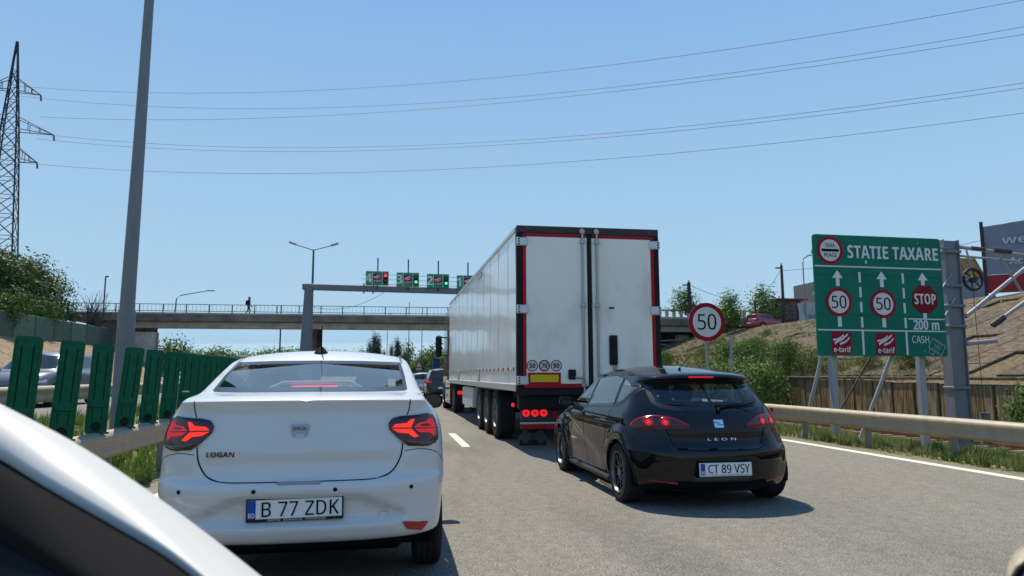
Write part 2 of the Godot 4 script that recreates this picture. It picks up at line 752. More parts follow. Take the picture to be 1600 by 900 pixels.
	# a skin over any outline, concave too
	func plate(b: MB, zone: int, poly: PackedVector2Array, h: float, sgn := 1.0) -> MB:
		var o := resample(poly, 0.02)
		var t := Geometry2D.triangulate_polygon(o)
		var first := b.v.size()
		var no := out(zone, o[0], sgn)
		for p in o: b.vert(lift(zone, p, sgn, h), no)
		for k in range(0, t.size(), 3):
			var a := b.v[first + t[k]]; var c := b.v[first + t[k + 1]]; var d := b.v[first + t[k + 2]]
			if (c - a).cross(d - a).dot(no) > 0.0: b.face(first + t[k], first + t[k + 1], first + t[k + 2])
			else: b.face(first + t[k], first + t[k + 2], first + t[k + 1])
		return b

	func resample(poly: PackedVector2Array, step: float) -> PackedVector2Array:
		var r := PackedVector2Array()
		for i in poly.size():
			var p := poly[i]; var q := poly[(i + 1) % poly.size()]
			var k := maxi(1, int(ceil(p.distance_to(q) / step)))
			for j in k: r.append(p.lerp(q, float(j) / k))
		return r

	func inset(poly: PackedVector2Array, d: float) -> PackedVector2Array:
		var area := 0.0
		for k in poly.size(): area += poly[k].cross(poly[(k + 1) % poly.size()])
		var sg := 1.0 if area > 0.0 else -1.0
		var r := PackedVector2Array()
		for k in poly.size():
			var a := (poly[k] - poly[(k + poly.size() - 1) % poly.size()]).normalized()
			var c := (poly[(k + 1) % poly.size()] - poly[k]).normalized()
			var na := Vector2(-a.y, a.x) * sg; var nc := Vector2(-c.y, c.x) * sg
			var m := (na + nc).normalized()
			r.append(poly[k] + m * d / maxf(0.5, m.dot(na)))
		return r

	# a band between poly and poly inset by d
	func band(b: MB, zone: int, poly: PackedVector2Array, d: float, h: float, sgn := 1.0) -> MB:
		var o := resample(poly, 0.05)
		var i := inset(o, d)
		var rows := [PackedVector3Array(), PackedVector3Array(), PackedVector3Array()]
		for k in o.size() + 1:
			var j := k % o.size()
			rows[0].append(lift(zone, o[j], sgn, h * 0.2))
			rows[1].append(lift(zone, o[j].lerp(i[j], 0.08), sgn, h))
			rows[2].append(lift(zone, i[j], sgn, h))
		var no: Vector3 = (rows[2][1] - rows[1][0]).cross(rows[2][0] - rows[1][1])
		b.sheet(rows, no.dot(out(zone, o[0], sgn)) < 0.0)
		return b

	# a narrow dark line (a joint between panels)
	func line(b: MB, zone: int, pts: Array, w: float, sgn := 1.0, h := 0.0015) -> MB:
		var q := []
		for k in pts.size() - 1:
			var m := maxi(1, int(ceil(pts[k].distance_to(pts[k + 1]) / 0.04)))
			for j in m: q.append(pts[k].lerp(pts[k + 1], float(j) / m))
		q.append(pts[pts.size() - 1])
		var rows := [PackedVector3Array(), PackedVector3Array()]
		var p3 := []
		for p in q: p3.append(lift(zone, p, sgn, h))
		for k in q.size():
			var d: Vector3 = (p3[mini(k + 1, q.size() - 1)] - p3[maxi(k - 1, 0)]).normalized()
			var a: Vector3 = d.cross(out(zone, q[k], sgn)).normalized() * w * 0.5
			rows[0].append(p3[k] - a); rows[1].append(p3[k] + a)
		var no: Vector3 = (rows[1][1] - rows[0][0]).cross(rows[1][0] - rows[0][1])
		b.sheet(rows, no.dot(out(zone, q[0], sgn)) < 0.0)
		return b

func mirrored(p: Array) -> PackedVector2Array:   # right half outline from the bottom middle to the top middle -> whole outline
	var r := PackedVector2Array()
	for q in p: r.append(q)
	for k in range(p.size() - 1, -1, -1):
		if p[k].x > 0.0: r.append(Vector2(-p[k].x, p[k].y))
	return r

func vec(a: Array) -> PackedVector2Array:   # flat list of numbers
	var r := PackedVector2Array()
	for k in range(0, a.size(), 2): r.append(Vector2(a[k], a[k + 1]))
	return r

func smooth_line(a: PackedVector2Array, k := 5) -> Array:
	var r := []
	for i in a.size() - 1:
		var p0 := a[maxi(i - 1, 0)]; var p3 := a[mini(i + 2, a.size() - 1)]
		for j in k: r.append(a[i].cubic_interpolate(a[i + 1], p0, p3, float(j) / k))
	r.append(a[a.size() - 1])
	return r

func smooth_ring(a: PackedVector2Array, k := 4) -> PackedVector2Array:
	var r := PackedVector2Array()
	var m := a.size()
	for i in m:
		for j in k: r.append(a[i].cubic_interpolate(a[(i + 1) % m], a[(i + m - 1) % m], a[(i + 2) % m], float(j) / k))
	return r

# a road wheel on the x axis, outer face towards +x: meshes are kept and shared
var wheel_shapes := {}
func wheel(parent: Node3D, kind: String, r: float, w: float, rim: float, at: Vector3, side: float, spokes: int, rim_mat: Material) -> void:
	var key := "%s %.3f" % [kind, r]
	if not wheel_shapes.has(key):
		var turn := Transform3D(Basis(Vector3(0, 0, 1), -PI / 2), Vector3.ZERO)
		var ty := MB.new()
		ty.xf = turn
		var h := w / 2
		var prof := [Vector2(rim * 0.96, -h * 0.8), Vector2(rim, -h * 0.92), Vector2(r * 0.86, -h), Vector2(r * 0.955, -h * 0.93), Vector2(r, -h * 0.72)]
		for g in [-0.4, 0.0, 0.4]:
			prof.append_array([Vector2(r, h * (g - 0.05)), Vector2(r - 0.006, h * (g - 0.045)), Vector2(r - 0.006, h * (g + 0.045)), Vector2(r, h * (g + 0.05))])
		prof.append_array([Vector2(r, h * 0.72), Vector2(r * 0.955, h * 0.93), Vector2(r * 0.86, h), Vector2(rim, h * 0.92), Vector2(rim * 0.96, h * 0.8)])
		ty.lathe(prof, 44)
		var ri := MB.new()
		ri.xf = turn
		ri.lathe([Vector2(rim * 1.0, h * 0.95), Vector2(rim * 0.94, h * 0.97), Vector2(rim * 0.90, h * 0.7), Vector2(rim * 0.88, -h * 0.8)], 40)
		for k in spokes:
			var a := TAU * k / spokes
			ri.xf = turn * Transform3D(Basis(Vector3(0, 1, 0), a), Vector3.ZERO)
			if kind == "multi":
				for d in [-0.09, 0.09]:
					ri.box(Vector3(rim * 0.55, h * 0.62, 0), Vector3(rim * 0.78, h * 0.14, rim * 0.055), 0.004, Basis(Vector3(0, 1, 0), d))
			else:
				ri.box(Vector3(rim * 0.55, h * 0.6, 0), Vector3(rim * 0.78, h * 0.2, rim * 0.2), 0.01)
		ri.xf = turn
		ri.lathe([Vector2(rim * 0.25, h * 0.4), Vector2(rim * 0.24, h * 0.78), Vector2(rim * 0.16, h * 0.82), Vector2(0.0, h * 0.84)], 20)
		var hub := MB.new()
		hub.xf = turn
		hub.lathe([Vector2(rim * 0.9, h * 0.1), Vector2(0.0, h * 0.1)], 24)
		hub.lathe([Vector2(rim * 0.62, h * 0.1), Vector2(rim * 0.6, h * 0.3), Vector2(0, h * 0.3)], 24)
		wheel_shapes[key] = [ty.mesh(), ri.mesh(), hub.mesh()]
	var s: Array = wheel_shapes[key]
	var o := part("wheel", s[2], mat("brake_dark", Color(0.03, 0.03, 0.03), 0.5, 0.4), parent)
	o.position = at
	if side < 0.0: o.rotation.y = PI
	part("tyre", s[0], mat("tyre", Color(0.022, 0.022, 0.023), 0.85), o)
	part("rim", s[1], rim_mat, o)

func wheel_well(b: MB, z: float, y: float, r: float, x0: float, x1: float) -> void:
	var keep := b.xf
	b.xf = Transform3D(Basis(Vector3(0, 0, 1), -PI / 2), Vector3(0, y, z))
	# the lathe's angle 0 is local +x = world -y: sweep the upper side
	b.lathe([Vector2(r, x1), Vector2(r, x0), Vector2(0.02, x0)], 20, PI * 0.42, PI * 1.58)
	b.xf = keep

# a number plate on the xy plane facing +z, centred
func number_plate(root: Node3D, txt: String, at: Vector3, w: float, holder: Material, tilt := 0.0, dealer := "", small := "RO") -> MeshInstance3D:
	var p := part("number_plate", MB.new().box(Vector3.ZERO, Vector3(w * 1.035, 0.128, 0.018), 0.004), holder, root)
	p.position = at
	p.rotation.x = tilt
	part("plate_face", MB.new().box(Vector3(0.0, 0.006, 0.008), Vector3(w, 0.104, 0.012), 0.002), mat("plate_white", Color(0.72, 0.73, 0.72), 0.4), p)
	part("blue_band", MB.new().box(Vector3(-w / 2 + 0.023, 0.006, 0.0085), Vector3(0.045, 0.103, 0.013), 0.001), mat("plate_blue", Color(0.02, 0.07, 0.32), 0.4), p)
	lettering(txt, 0.080, w * 0.82, Vector3(0.026, 0.005, 0.0165), mat("ink", Color(0.008, 0.008, 0.008), 0.5), p, false, 0.003)
	lettering(small, 0.026, 0.034, Vector3(-w / 2 + 0.023, -0.025, 0.0165), mat("plate_letters", Color(0.7, 0.7, 0.7), 0.5), p, true, 0.002)
	if dealer:
		lettering(dealer, 0.011, w * 0.62, Vector3(0.01, -0.054, 0.0095), mat("dealer_letters", Color(0.45, 0.45, 0.45), 0.5), p, true, 0.002)
	return p

# ---------------------------------------------------------------- ground, roads, slopes
func asphalt() -> Material:
	if mats.has("asphalt"):
		return mats["asphalt"]
	var fine := noise_texture(1024, [[noise(0.16, 3, 2), 0.75], [noise(0.075, 4, 2), 0.75], [noise(0.012, 5, 3), 0.22]], [Color(0.028, 0.026, 0.023), Color(0.118, 0.111, 0.098), Color(0.192, 0.179, 0.156), Color(0.245, 0.228, 0.196), Color(0.42, 0.39, 0.335)], 0.40, 5)
	var broad := noise_texture(512, [[noise(0.006, 9, 4), 0.9], [noise(0.03, 12, 3), 0.35]], [Color(0.58, 0.58, 0.59), Color(0.88, 0.88, 0.88), Color(1.0, 0.99, 0.97)], 0.0, 6)
	return grained("asphalt", fine, Vector3(0.55, 0.55, 0.55), 0.82, fine, 0.3, broad, Vector3(0.13, 0.09, 0.022))

func concrete(key: String, a: Color, b: Color, seed_: int, streak := false, per_m := 0.4) -> Material:
	if mats.has(key):
		return mats[key]
	var t := noise_texture(512, [[noise(0.012, seed_, 5), 0.9], [noise(0.09, seed_ + 1, 3), 0.35]], [a * 0.55, a, a.lerp(b, 0.5), b, b * 1.15], 0.10, seed_)
	return grained(key, t, Vector3(per_m * 1.1, 0.11 if streak else per_m, per_m * 1.1), 0.92, t, 0.6)

func earth() -> Material:
	if mats.has("earth"):
		return mats["earth"]
	var t := noise_texture(512, [[noise(0.02, 21, 5), 1.0], [noise(0.15, 22, 3), 0.5]], [Color(0.06, 0.075, 0.025), Color(0.11, 0.12, 0.045), Color(0.20, 0.17, 0.10), Color(0.27, 0.23, 0.16)], 0.2, 21)
	return grained("earth", t, Vector3(0.4, 0.4, 0.4), 0.95, t, 1.5)

func strip(called: String, prof: Array, z0: float, z1: float, m: Material, kind := true) -> MeshInstance3D:   # profile points (x, y) from left to right, run along z
	var rows := []
	var n := int(ceil(absf(z1 - z0) / 12.0))
	for k in n + 1:
		var row := PackedVector3Array()
		for p in prof: row.append(Vector3(p.x, p.y, lerpf(z0, z1, float(k) / n)))
		rows.append(row)
	var b := MB.new()
	b.sheet(rows)
	return struct(called, b, m)

func slab(b: MB, x0: float, x1: float, y0: float, y1: float, z0: float, z1: float) -> void:
	b.box(Vector3((x0 + x1) / 2, (y0 + y1) / 2, (z0 + z1) / 2), Vector3(absf(x1 - x0), absf(y1 - y0), absf(z1 - z0)))

func build_ground() -> void:
	var g := MB.new()
	slab(g, -5000, 5000, -1.7, -1.3, -6000, 400)
	struct("ground", g, earth())
	strip("road", [Vector2(-2.78, 0), Vector2(2.6, 0.0), Vector2(8.08, 0)], 70, -420, asphalt())
	strip("far_carriageway", [Vector2(-17.2, 0.40), Vector2(-6.6, 0.42)], 70, -420, asphalt())
	strip("median_strip", [Vector2(-6.6, 0.41), Vector2(-5.6, 0.40), Vector2(-4.6, 0.22), Vector2(-3.5, 0.0), Vector2(-3.0, -0.015), Vector2(-2.78, -0.004)], 70, -420, earth())
	strip("verge", [Vector2(8.08, -0.004), Vector2(8.4, -0.03), Vector2(10.5, -0.22), Vector2(13.2, -0.48), Vector2(14.3, -0.84), Vector2(19.95, -0.86)], 70, -420, earth())
	strip("embankment", [Vector2(-60, 6.0), Vector2(-32, 5.0), Vector2(-25.2, 3.92), Vector2(-18.2, 0.44), Vector2(-17.2, 0.40)], 70, -69, earth())
	strip("field", [Vector2(-400, 0.0), Vector2(-60, 0.6), Vector2(-17.2, 0.39)], -80, -420, earth())
	strip("field", [Vector2(19.95, -0.87), Vector2(60, 0.2), Vector2(400, 0.5)], -86, -420, earth())
	# painted lines
	var white := grained("road_paint", noise_texture(256, [[noise(0.04, 31, 4), 0.8]], [Color(0.42, 0.38, 0.28), Color(0.66, 0.61, 0.48), Color(0.72, 0.68, 0.56)], 0.3, 31), Vector3(0.7, 0.7, 0.7), 0.8)
	var l := MB.new()
	slab(l, 7.66, 7.84, -0.002, 0.004, 60, -300)
	struct("edge_line", l, white)
	l = MB.new()
	slab(l, -2.50, -2.32, -0.002, 0.004, 60, -300)
	struct("edge_line", l, white)
	for k in 12:
		l = MB.new()
		slab(l, 1.365, 1.515, -0.002, 0.004, -13.1 - 12.0 * k, -16.1 - 12.0 * k)
		struct("lane_dash", l, white)

# steel crash barrier: wave beam along z with posts
func w_beam(z0: float, z1: float, side: float) -> MB:   # origin at the top edge; side +1: the face looks towards +x
	var prof := [Vector2(-0.012, 0.0), Vector2(0.030, -0.010), Vector2(0.070, -0.034), Vector2(0.083, -0.068), Vector2(0.078, -0.105), Vector2(0.052, -0.135), Vector2(0.044, -0.158), Vector2(0.046, -0.185), Vector2(0.058, -0.215), Vector2(0.060, -0.245), Vector2(0.050, -0.278), Vector2(0.022, -0.300), Vector2(-0.005, -0.31)]
	var b := MB.new()
	for off in [0.0, -0.004]:
		var rows := []
		var n := int(ceil(absf(z1 - z0) / 2.0))
		for k in n + 1:
			var row := PackedVector3Array()
			for p in prof: row.append(Vector3((p.x + off) * side, p.y, lerpf(z0, z1, float(k) / n)))
			rows.append(row)
		b.sheet(rows, (off < 0.0) == (side > 0.0))
	return b

func galvanised(key: String, c: Color) -> Material:
	if mats.has(key):
		return mats[key]
	var t := noise_texture(256, [[noise(0.02, 41, 4), 0.8], [noise(0.1, 42, 2), 0.3]], [c * 0.8, c * 0.93, c, c * 1.08], 0.08, 41)
	var m := grained(key, t, Vector3(0.8, 0.25, 0.8), 0.55)
	m.metallic = 0.25
	return m

func barrier(label: String, x: float, top: float, z0: float, z1: float, side: float, base: float, post0: float, gap: float) -> Node3D:
	var root := thing("crash_barrier", label, "crash barrier", Vector3(x, 0, 0), 0.0, "crash barriers along the carriageways")
	var steel := galvanised("barrier_steel", Color(0.33, 0.295, 0.23))
	var z := z0
	while z > z1:
		var e := maxf(z - 4.0, z1)
		var b := part("beam", w_beam(z, e + 0.004, side), steel, root)
		b.position.y = top
		z = e
	z = post0
	while z > z1:
		var p := MB.new()
		p.box(Vector3(-0.07 * side, (top + base) / 2 - 0.05, z), Vector3(0.10, top - base + 0.06, 0.055), 0.006)
		p.box(Vector3(-0.015 * side, top - 0.155, z), Vector3(0.06, 0.16, 0.05), 0.006)
		part("post", p, galvanised("post_steel", Color(0.24, 0.22, 0.19)), root)
		var bolt := MB.new()
		bolt.tube([Vector3(0.008 * side, top - 0.155, z), Vector3(0.026 * side, top - 0.155, z)], 0.016, 6)
		part("bolt", bolt, galvanised("post_steel", Color.BLACK), root)
		z -= gap
	return root

const ORD := ["first", "second", "third", "fourth", "fifth", "sixth", "seventh", "eighth", "ninth", "tenth", "eleventh", "twelfth", "thirteenth", "fourteenth", "fifteenth", "sixteenth"]

func build_left_side() -> void:
	barrier("steel crash barrier on the left under the green anti-glare plates", -3.05, 0.70, 4, -60, 1.0, -0.2, -8.9, 2.0)
	barrier("steel crash barrier of the far carriageway behind the green plates", -6.35, 1.12, 4, -60, 1.0, 0.3, -9.8, 2.0)
	# anti-glare plates on the barrier
	var green := grained("plate_green", noise_texture(256, [[noise(0.03, 51, 4), 0.7]], [Color(0.003, 0.068, 0.034), Color(0.005, 0.10, 0.050), Color(0.012, 0.125, 0.066)], 0.1, 51), Vector3(1.5, 1.5, 1.5), 0.42)
	var plate := MB.new()
	plate.xf = Transform3D(Basis.IDENTITY, Vector3(0, 0, -0.014))
	plate.prism(_shift(rounded(0.205, 0.95, 0.025), 0, 0.465), 0.028)
	plate.xf = Transform3D.IDENTITY
	for s in [-1.0, 1.0]:
		plate.box(Vector3(s * 0.096, 0.47, 0.008), Vector3(0.013, 0.88, 0.034), 0.004)
	var groove := MB.new()
	for s in [-1.0, 1.0]:
		groove.box(Vector3(s * 0.045, 0.60, 0.0155), Vector3(0.010, 0.52, 0.006), 0.002)
		groove.box(Vector3(s * 0.045, 0.19, 0.0155), Vector3(0.008, 0.12, 0.006), 0.002)
	groove.box(Vector3(0, 0.265, 0.0145), Vector3(0.17, 0.006, 0.005))
	var foot := MB.new()
	foot.xf = Transform3D(Basis(Vector3(1, 0, 0), PI / 2), Vector3(0, 0.065, 0.012))
	foot.lathe([Vector2(0.052, 0), Vector2(0.050, 0.012), Vector2(0.036, 0.014), Vector2(0.030, 0.006), Vector2(0, 0.006)], 20)
	foot.xf = Transform3D.IDENTITY
	foot.box(Vector3(0.06, -0.005, -0.03), Vector3(0.12, 0.02, 0.05), 0.004)
	var pm := plate.mesh(); var gm := groove.mesh(); var fm := foot.mesh()
	var z := -5.85
	for k in 16:
		var tilt: float = [0.03, 0.05, 0.06, 0.03, 0.075, 0.055, 0.05, 0.045, 0.045, 0.03, 0.03, 0.05, 0.02, 0.04, 0.03, 0.04][k]
		var o := thing("anti_glare_plate", "green ribbed anti-glare plate on the left crash barrier, %s from the near end" % ORD[k] if k < 10 else "green anti-glare plate far along the left crash barrier, %s from the near end" % ORD[k], "anti-glare plate", Vector3(-3.06, 0.70, z), 0.0, "green anti-glare plates on the left barrier")
		o.rotation = Vector3(0, 0.20 + rng.randf_range(-0.05, 0.05), -tilt)
		part("panel", pm, green, o)
		part("groove", gm, mat("groove_dark", Color(0.003, 0.025, 0.014), 0.7), o)
		part("bracket", fm, mat("bracket_dark", Color(0.012, 0.02, 0.016), 0.6), o)
		if k == 7:
			part("sticker", MB.new().box(Vector3(0.0, 0.36, 0.018), Vector3(0.10, 0.022, 0.006)), mat("sticker_pale", Color(0.5, 0.52, 0.5), 0.6), o)
		z -= 0.84
	# tall lamp mast in the median
	var mast := thing("lamp_mast", "tall tapered grey steel lamp mast standing behind the green plates", "lamp post", Vector3(-4.72, 0.1, -14.0))
	var b := MB.new()
	b.tube([Vector3(0, -0.1, 0), Vector3(0, 2.35, 0), Vector3(0.0, 2.42, 0), Vector3(0.03, 5.5, 0), Vector3(0.07, 11.5, 0)], [0.165, 0.15, 0.128, 0.105, 0.06], 12)
	part("shaft", b, galvanised("mast_steel", Color(0.20, 0.21, 0.225)), mast)
	b = MB.new()
	b.box(Vector3(0, -0.12, 0), Vector3(0.5, 0.2, 0.5), 0.03)
	part("foot_plate", b, galvanised("mast_steel", Color.BLACK), mast)
	# noise wall on top of the concrete slope
	var wall := thing("noise_wall", "grey green noise wall of flat panels along the top of the left slope", "noise wall", Vector3(-25.2, 3.9, 0))
	var tones := []
	for k in 3:
		var cc := Color(0.105, 0.15, 0.115) * (0.95 + 0.12 * k)
		tones.append(grained("wall_panel_%s" % ["dark", "mid", "pale"][k], noise_texture(256, [[noise(0.02, 60 + k, 4), 0.8]], [cc * 0.75, cc, cc * 1.2], 0.08, 60), Vector3(0.3, 0.3, 0.3), 0.85))
	var panel := MB.new().box(Vector3(0, 0.86, 0), Vector3(0.12, 1.72, 2.9), 0.03).mesh()
	var post := MB.new().box(Vector3(0.03, 0.88, 0), Vector3(0.16, 1.8, 0.12), 0.01).mesh()
	for k in 14:
		var o := part("panel", panel, tones[(k * 7) % 3], wall)
		o.position = Vector3(0, 0, -70.0 + 3.0 * k)
		o = part("post", post, tones[0], wall)
		o.position = Vector3(0, 0, -68.5 + 3.0 * k)
	# concrete slabs on the left slope
	var slope := thing("concrete_slope", "tan concrete slab slope beside the far carriageway under the noise wall", "slope", Vector3(-18.2, 0.44, 0))
	var len_ := Vector2(6.9, 3.4).length()
	for k in 18:
		var s := MB.new()
		s.box(Vector3(-3.5, 1.74 + rng.randf_range(0.0, 0.03), -70.0 + 2.0 * k), Vector3(len_, 0.16, 1.94), 0.02, Basis(Vector3(0, 0, 1), -atan2(3.48, 7.0)))
		part("slab", s, concrete("slope_tan", Color(0.16, 0.12, 0.08), Color(0.30, 0.23, 0.15), 71, true), slope)

func _shift(p: PackedVector2Array, x: float, y: float) -> PackedVector2Array:
	var r := PackedVector2Array()
	for q in p: r.append(q + Vector2(x, y))
	return r

# ---------------------------------------------------------------- right-hand side: barrier, signs, railway, wall, slope
func disc_sign(parent: Node3D, r: float, at: Vector3, txt: String, cap: float, width: float, lift := 0.0) -> void:
	var red := mat("sign_red", Color(0.30, 0.008, 0.018), 0.4)
	var o := part("speed_limit_disc", ring(r * 0.78, r, 0.012), red, parent)
	o.position = at
	var f := MB.new()
	f.prism(circle(r * 0.785, 40), 0.009)
	part("disc_face", f, mat("sign_white", Color(0.62, 0.62, 0.60), 0.45), o)
	if txt:
		lettering(txt, cap, width, Vector3(0, 0, 0.011), mat("ink", Color(0.008, 0.008, 0.008), 0.5), o, false, 0.005)

func arrow(parent: Node3D, x: float, y0: float, y1: float, w: float, head: float, m: Material) -> void:
	var b := MB.new()
	b.prism(vec([x - w / 2, y0, x + w / 2, y0, x + w / 2, y1 - head, x + head * 0.72, y1 - head, x, y1, x - head * 0.72, y1 - head, x - w / 2, y1 - head]), 0.004)
	part("arrow", b, m, parent).position.z = 0.022

func bar(parent: Node3D, x: float, y: float, w: float, h: float, m: Material, z := 0.024, called := "line") -> MeshInstance3D:
	return part(called, MB.new().box(Vector3(x, y, z), Vector3(w, h, 0.004)), m, parent)

func road_logo(parent: Node3D, x: float, y: float, w: float, h: float, z: float, with_text: bool) -> void:
	var red := mat("logo_red", Color(0.26, 0.008, 0.022), 0.45)
	var white := mat("sign_letters", Color(0.66, 0.67, 0.66), 0.45)
	var b := MB.new()
	b.prism(rounded(w, h, w * 0.12), 0.004)
	var o := part("logo", b, red, parent)
	o.position = Vector3(x, y, z)
	# two carriageways sweeping over a bridge
	for q in [[0.30, 0.44, -0.36, 0.02, 0.07], [0.38, 0.28, -0.10, -0.02, 0.06], [0.10, 0.40, -0.44, 0.16, 0.05]]:
		var pts := PackedVector2Array()
		var back := PackedVector2Array()
		for k in 9:
			var t := k / 8.0
			var p := Vector2(lerpf(q[2], q[0], t), lerpf(q[3], q[1], pow(t, 0.6)) - 0.10 * sin(PI * t)) * Vector2(w, h)
			pts.append(p)
			back.insert(0, p + Vector2(0.02, -q[4] * (1.2 - 0.5 * t)) * Vector2(w, h) * 1.3)
		pts.append_array(back)
		var s := MB.new()
		s.prism(pts, 0.003)
		part("emblem", s, white, o).position.z = 0.004
	if with_text:
		lettering("e-tarif", h * 0.24, w * 0.84, Vector3(0, -h * 0.30, 0.006), white, o, true, 0.003)

func build_right_side() -> void:
	barrier("long steel crash barrier along the right-hand verge", 8.60, 0.62, 4, -66, -1.0, -0.2, -9.89, 2.0)
	var refl := MB.new()
	refl.prism(vec([-0.06, 0.05, 0.06, 0.05, 0.0, -0.06]), 0.02)
	var ro := solo("barrier_reflector", refl, mat("reflector_red", Color(0.38, 0.012, 0.015), 0.2), "small red reflector fixed in the right crash barrier behind the black car", "reflector", "", Vector3(8.50, 0.49, -14.9))
	# toll sign
	var root := thing("toll_sign", "large green motorway toll sign with three lanes on two steel posts", "road sign", Vector3(8.80, 1.67, -13.5))
	lean(root, 0.006, 0.0)
	var green := grained("sign_green", noise_texture(256, [[noise(0.015, 81, 4), 0.8]], [Color(0.005, 0.125, 0.082), Color(0.006, 0.155, 0.102), Color(0.010, 0.17, 0.115)], 0.05, 81), Vector3(0.4, 0.4, 0.4), 0.42)
	var w := 3.05; var h := 2.57
	var bd := MB.new()
	bd.xf = Transform3D(Basis.IDENTITY, Vector3(w / 2, h / 2, -0.02))
	bd.prism(rounded(w, h, 0.06), 0.04)
	part("board", bd, green, root)
	var grey := galvanised("sign_back_steel", Color(0.33, 0.34, 0.35))
	var white := mat("sign_letters", Color(0.66, 0.67, 0.66), 0.45)
	var back := MB.new()
	for y in [0.4, 1.3, 2.2]: back.box(Vector3(w / 2, y, -0.045), Vector3(w, 0.08, 0.045), 0.005)
	part("stiffener", back, grey, root)
	for x in [0.42, 2.50]:
		var p := MB.new()
		p.box(Vector3(x, 0.2, -0.14), Vector3(0.14, 4.4, 0.14), 0.012)
		part("post", p, grey, root)
	for q in [[0.42, 0.62, -0.05, -2.0, -0.55], [1.88, 0.05, 1.05, -2.1, -0.30]]:
		var p := MB.new()
		p.tube([Vector3(q[0], q[1], -0.2), Vector3(q[2], q[3], -0.2 + q[4])], 0.042, 8)
		part("brace", p, grey, root)
	var rod := MB.new()
	rod.tube([Vector3(1.45, 0.0, -0.3), Vector3(0.75, -1.3, -0.6)], 0.022, 6)
	part("brace", rod, mat("rod_dark", Color(0.10, 0.085, 0.07), 0.7), root)
	var border := MB.new()
	var taxa := h - 0.34
	disc_sign(root, 0.30, Vector3(0.385, taxa, 0.022), "", 0, 0)
	bar(root, 0.385, taxa, 0.40, 0.055, mat("ink", Color.BLACK), 0.036)
	lettering("TAXA", 0.085, 0.24, Vector3(0.385, taxa + 0.105, 0.034), mat("ink", Color.BLACK), root, false)
	lettering("PEAGE", 0.085, 0.29, Vector3(0.385, taxa - 0.105, 0.034), mat("ink", Color.BLACK), root, false)
	lettering("STATIE TAXARE", 0.27, 2.18, Vector3(1.89, h - 0.36, 0.024), white, root)
	bar(root, 1.22, h - 0.57, 0.035, 0.07, white)
	bar(root, w / 2, h - 0.68, w - 0.03, 0.028, white)
	bar(root, w / 2, 0.54, w - 0.03, 0.028, white)
	bar(root, 2.59, 0.80, 0.88, 0.025, white)
	for x in [0.53, 1.57, 2.56]:
		arrow(root, x, h - 1.10, h - 0.76, 0.085, 0.17, white)
		bar(root, x, 0.72 if x < 2 else 0.88, 0.085, 0.22 if x < 2 else 0.13, white)
	for x in [1.05, 2.08]:
		for k in 4: bar(root, x, h - 0.90 - 0.32 * k, 0.05, 0.22, white)
		bar(root, x, 0.28, 0.045, 0.50, white)
	disc_sign(root, 0.305, Vector3(0.53, 1.13, 0.022), "50", 0.26, 0.34)
	disc_sign(root, 0.305, Vector3(1.57, 1.11, 0.022), "50", 0.26, 0.34)
	var oct := circle(0.325, 8)
	for k in 8: oct[k] = oct[k].rotated(PI / 8)
	var ob := MB.new()
	ob.prism(oct, 0.012)
	var oo := part("stop_octagon", ob, mat("sign_dark_red", Color(0.20, 0.006, 0.016), 0.4), root)
	oo.position = Vector3(2.58, 1.23, 0.022)
	lettering("STOP", 0.22, 0.52, Vector3(0, 0, 0.014), white, oo, true)
	lettering("200 m", 0.20, 0.62, Vector3(2.58, 0.67, 0.024), white, root)
	road_logo(root, 0.55, 0.27, 0.47, 0.46, 0.022, true)
	road_logo(root, 1.58, 0.26, 0.47, 0.46, 0.022, true)
	lettering("CASH", 0.155, 0.41, Vector3(2.42, 0.36, 0.024), white, root, false)
	for q in [[2.80, 0.21, 0.34, 0.24], [2.66, 0.10, 0.12, 0.08]]:
		var note := part("banknote", MB.new(), white, root) if false else Node3D.new()
		note.name = numbered("banknote", root)
		root.add_child(note, true)
		note.position = Vector3(q[0], q[1], 0.022)
		note.rotation.z = -0.55
		for e in [[0, q[3] / 2, q[2], 0.014], [0, -q[3] / 2, q[2], 0.014], [q[2] / 2, 0, 0.014, q[3]], [-q[2] / 2, 0, 0.014, q[3]]]:
			part("line", MB.new().box(Vector3(e[0], e[1], 0.002), Vector3(e[2], e[3], 0.004)), mat("sign_letters_dim", Color(0.30, 0.42, 0.37), 0.5), note)
		if q[2] > 0.2:
			lettering("100", 0.09, 0.17, Vector3(0, 0, 0.003), mat("sign_letters_dim", Color.BLACK), note, false)
			bar(note, 0.0, 0.09, 0.22, 0.012, mat("sign_letters_dim", Color.BLACK), 0.002)
			bar(note, 0.0, -0.09, 0.22, 0.012, mat("sign_letters_dim", Color.BLACK), 0.002)
	for y in [0.86, 1.71]: bar(root, w / 2, y, w - 0.01, 0.006, mat("joint_green", Color(0.003, 0.06, 0.04), 0.6), 0.0205, "panel_joint")
	for x in [0.42, 2.50]:
		for y in [0.12, 1.4, 2.46]: bar(root, x, y, 0.03, 0.03, grey, 0.0225, "bolt")
	# lone speed limit sign
	var s50 := thing("speed_sign", "round red and white 50 speed limit sign on a steel post behind the black car", "road sign", Vector3(8.63, -0.1, -18.3))
	var p50 := MB.new()
	p50.tube([Vector3(0, -0.1, -0.05), Vector3(-0.02, 3.2, -0.05)], 0.042, 10)
	part("post", p50, grey, s50)
	var db := MB.new()
	db.prism(circle(0.525, 40), 0.02)
	part("back_plate", db, grey, s50).position = Vector3(0, 2.82, -0.012)
	disc_sign(s50, 0.53, Vector3(0, 2.82, 0.01), "50", 0.43, 0.545)
	var pp := MB.new()
	pp.tube([Vector3.ZERO, Vector3(0.05, 3.3, 0)], 0.05, 8)
	solo("steel_post", pp, grey, "plain grey post standing behind the 50 sign", "post", "", Vector3(13.2, -0.5, -26.0))
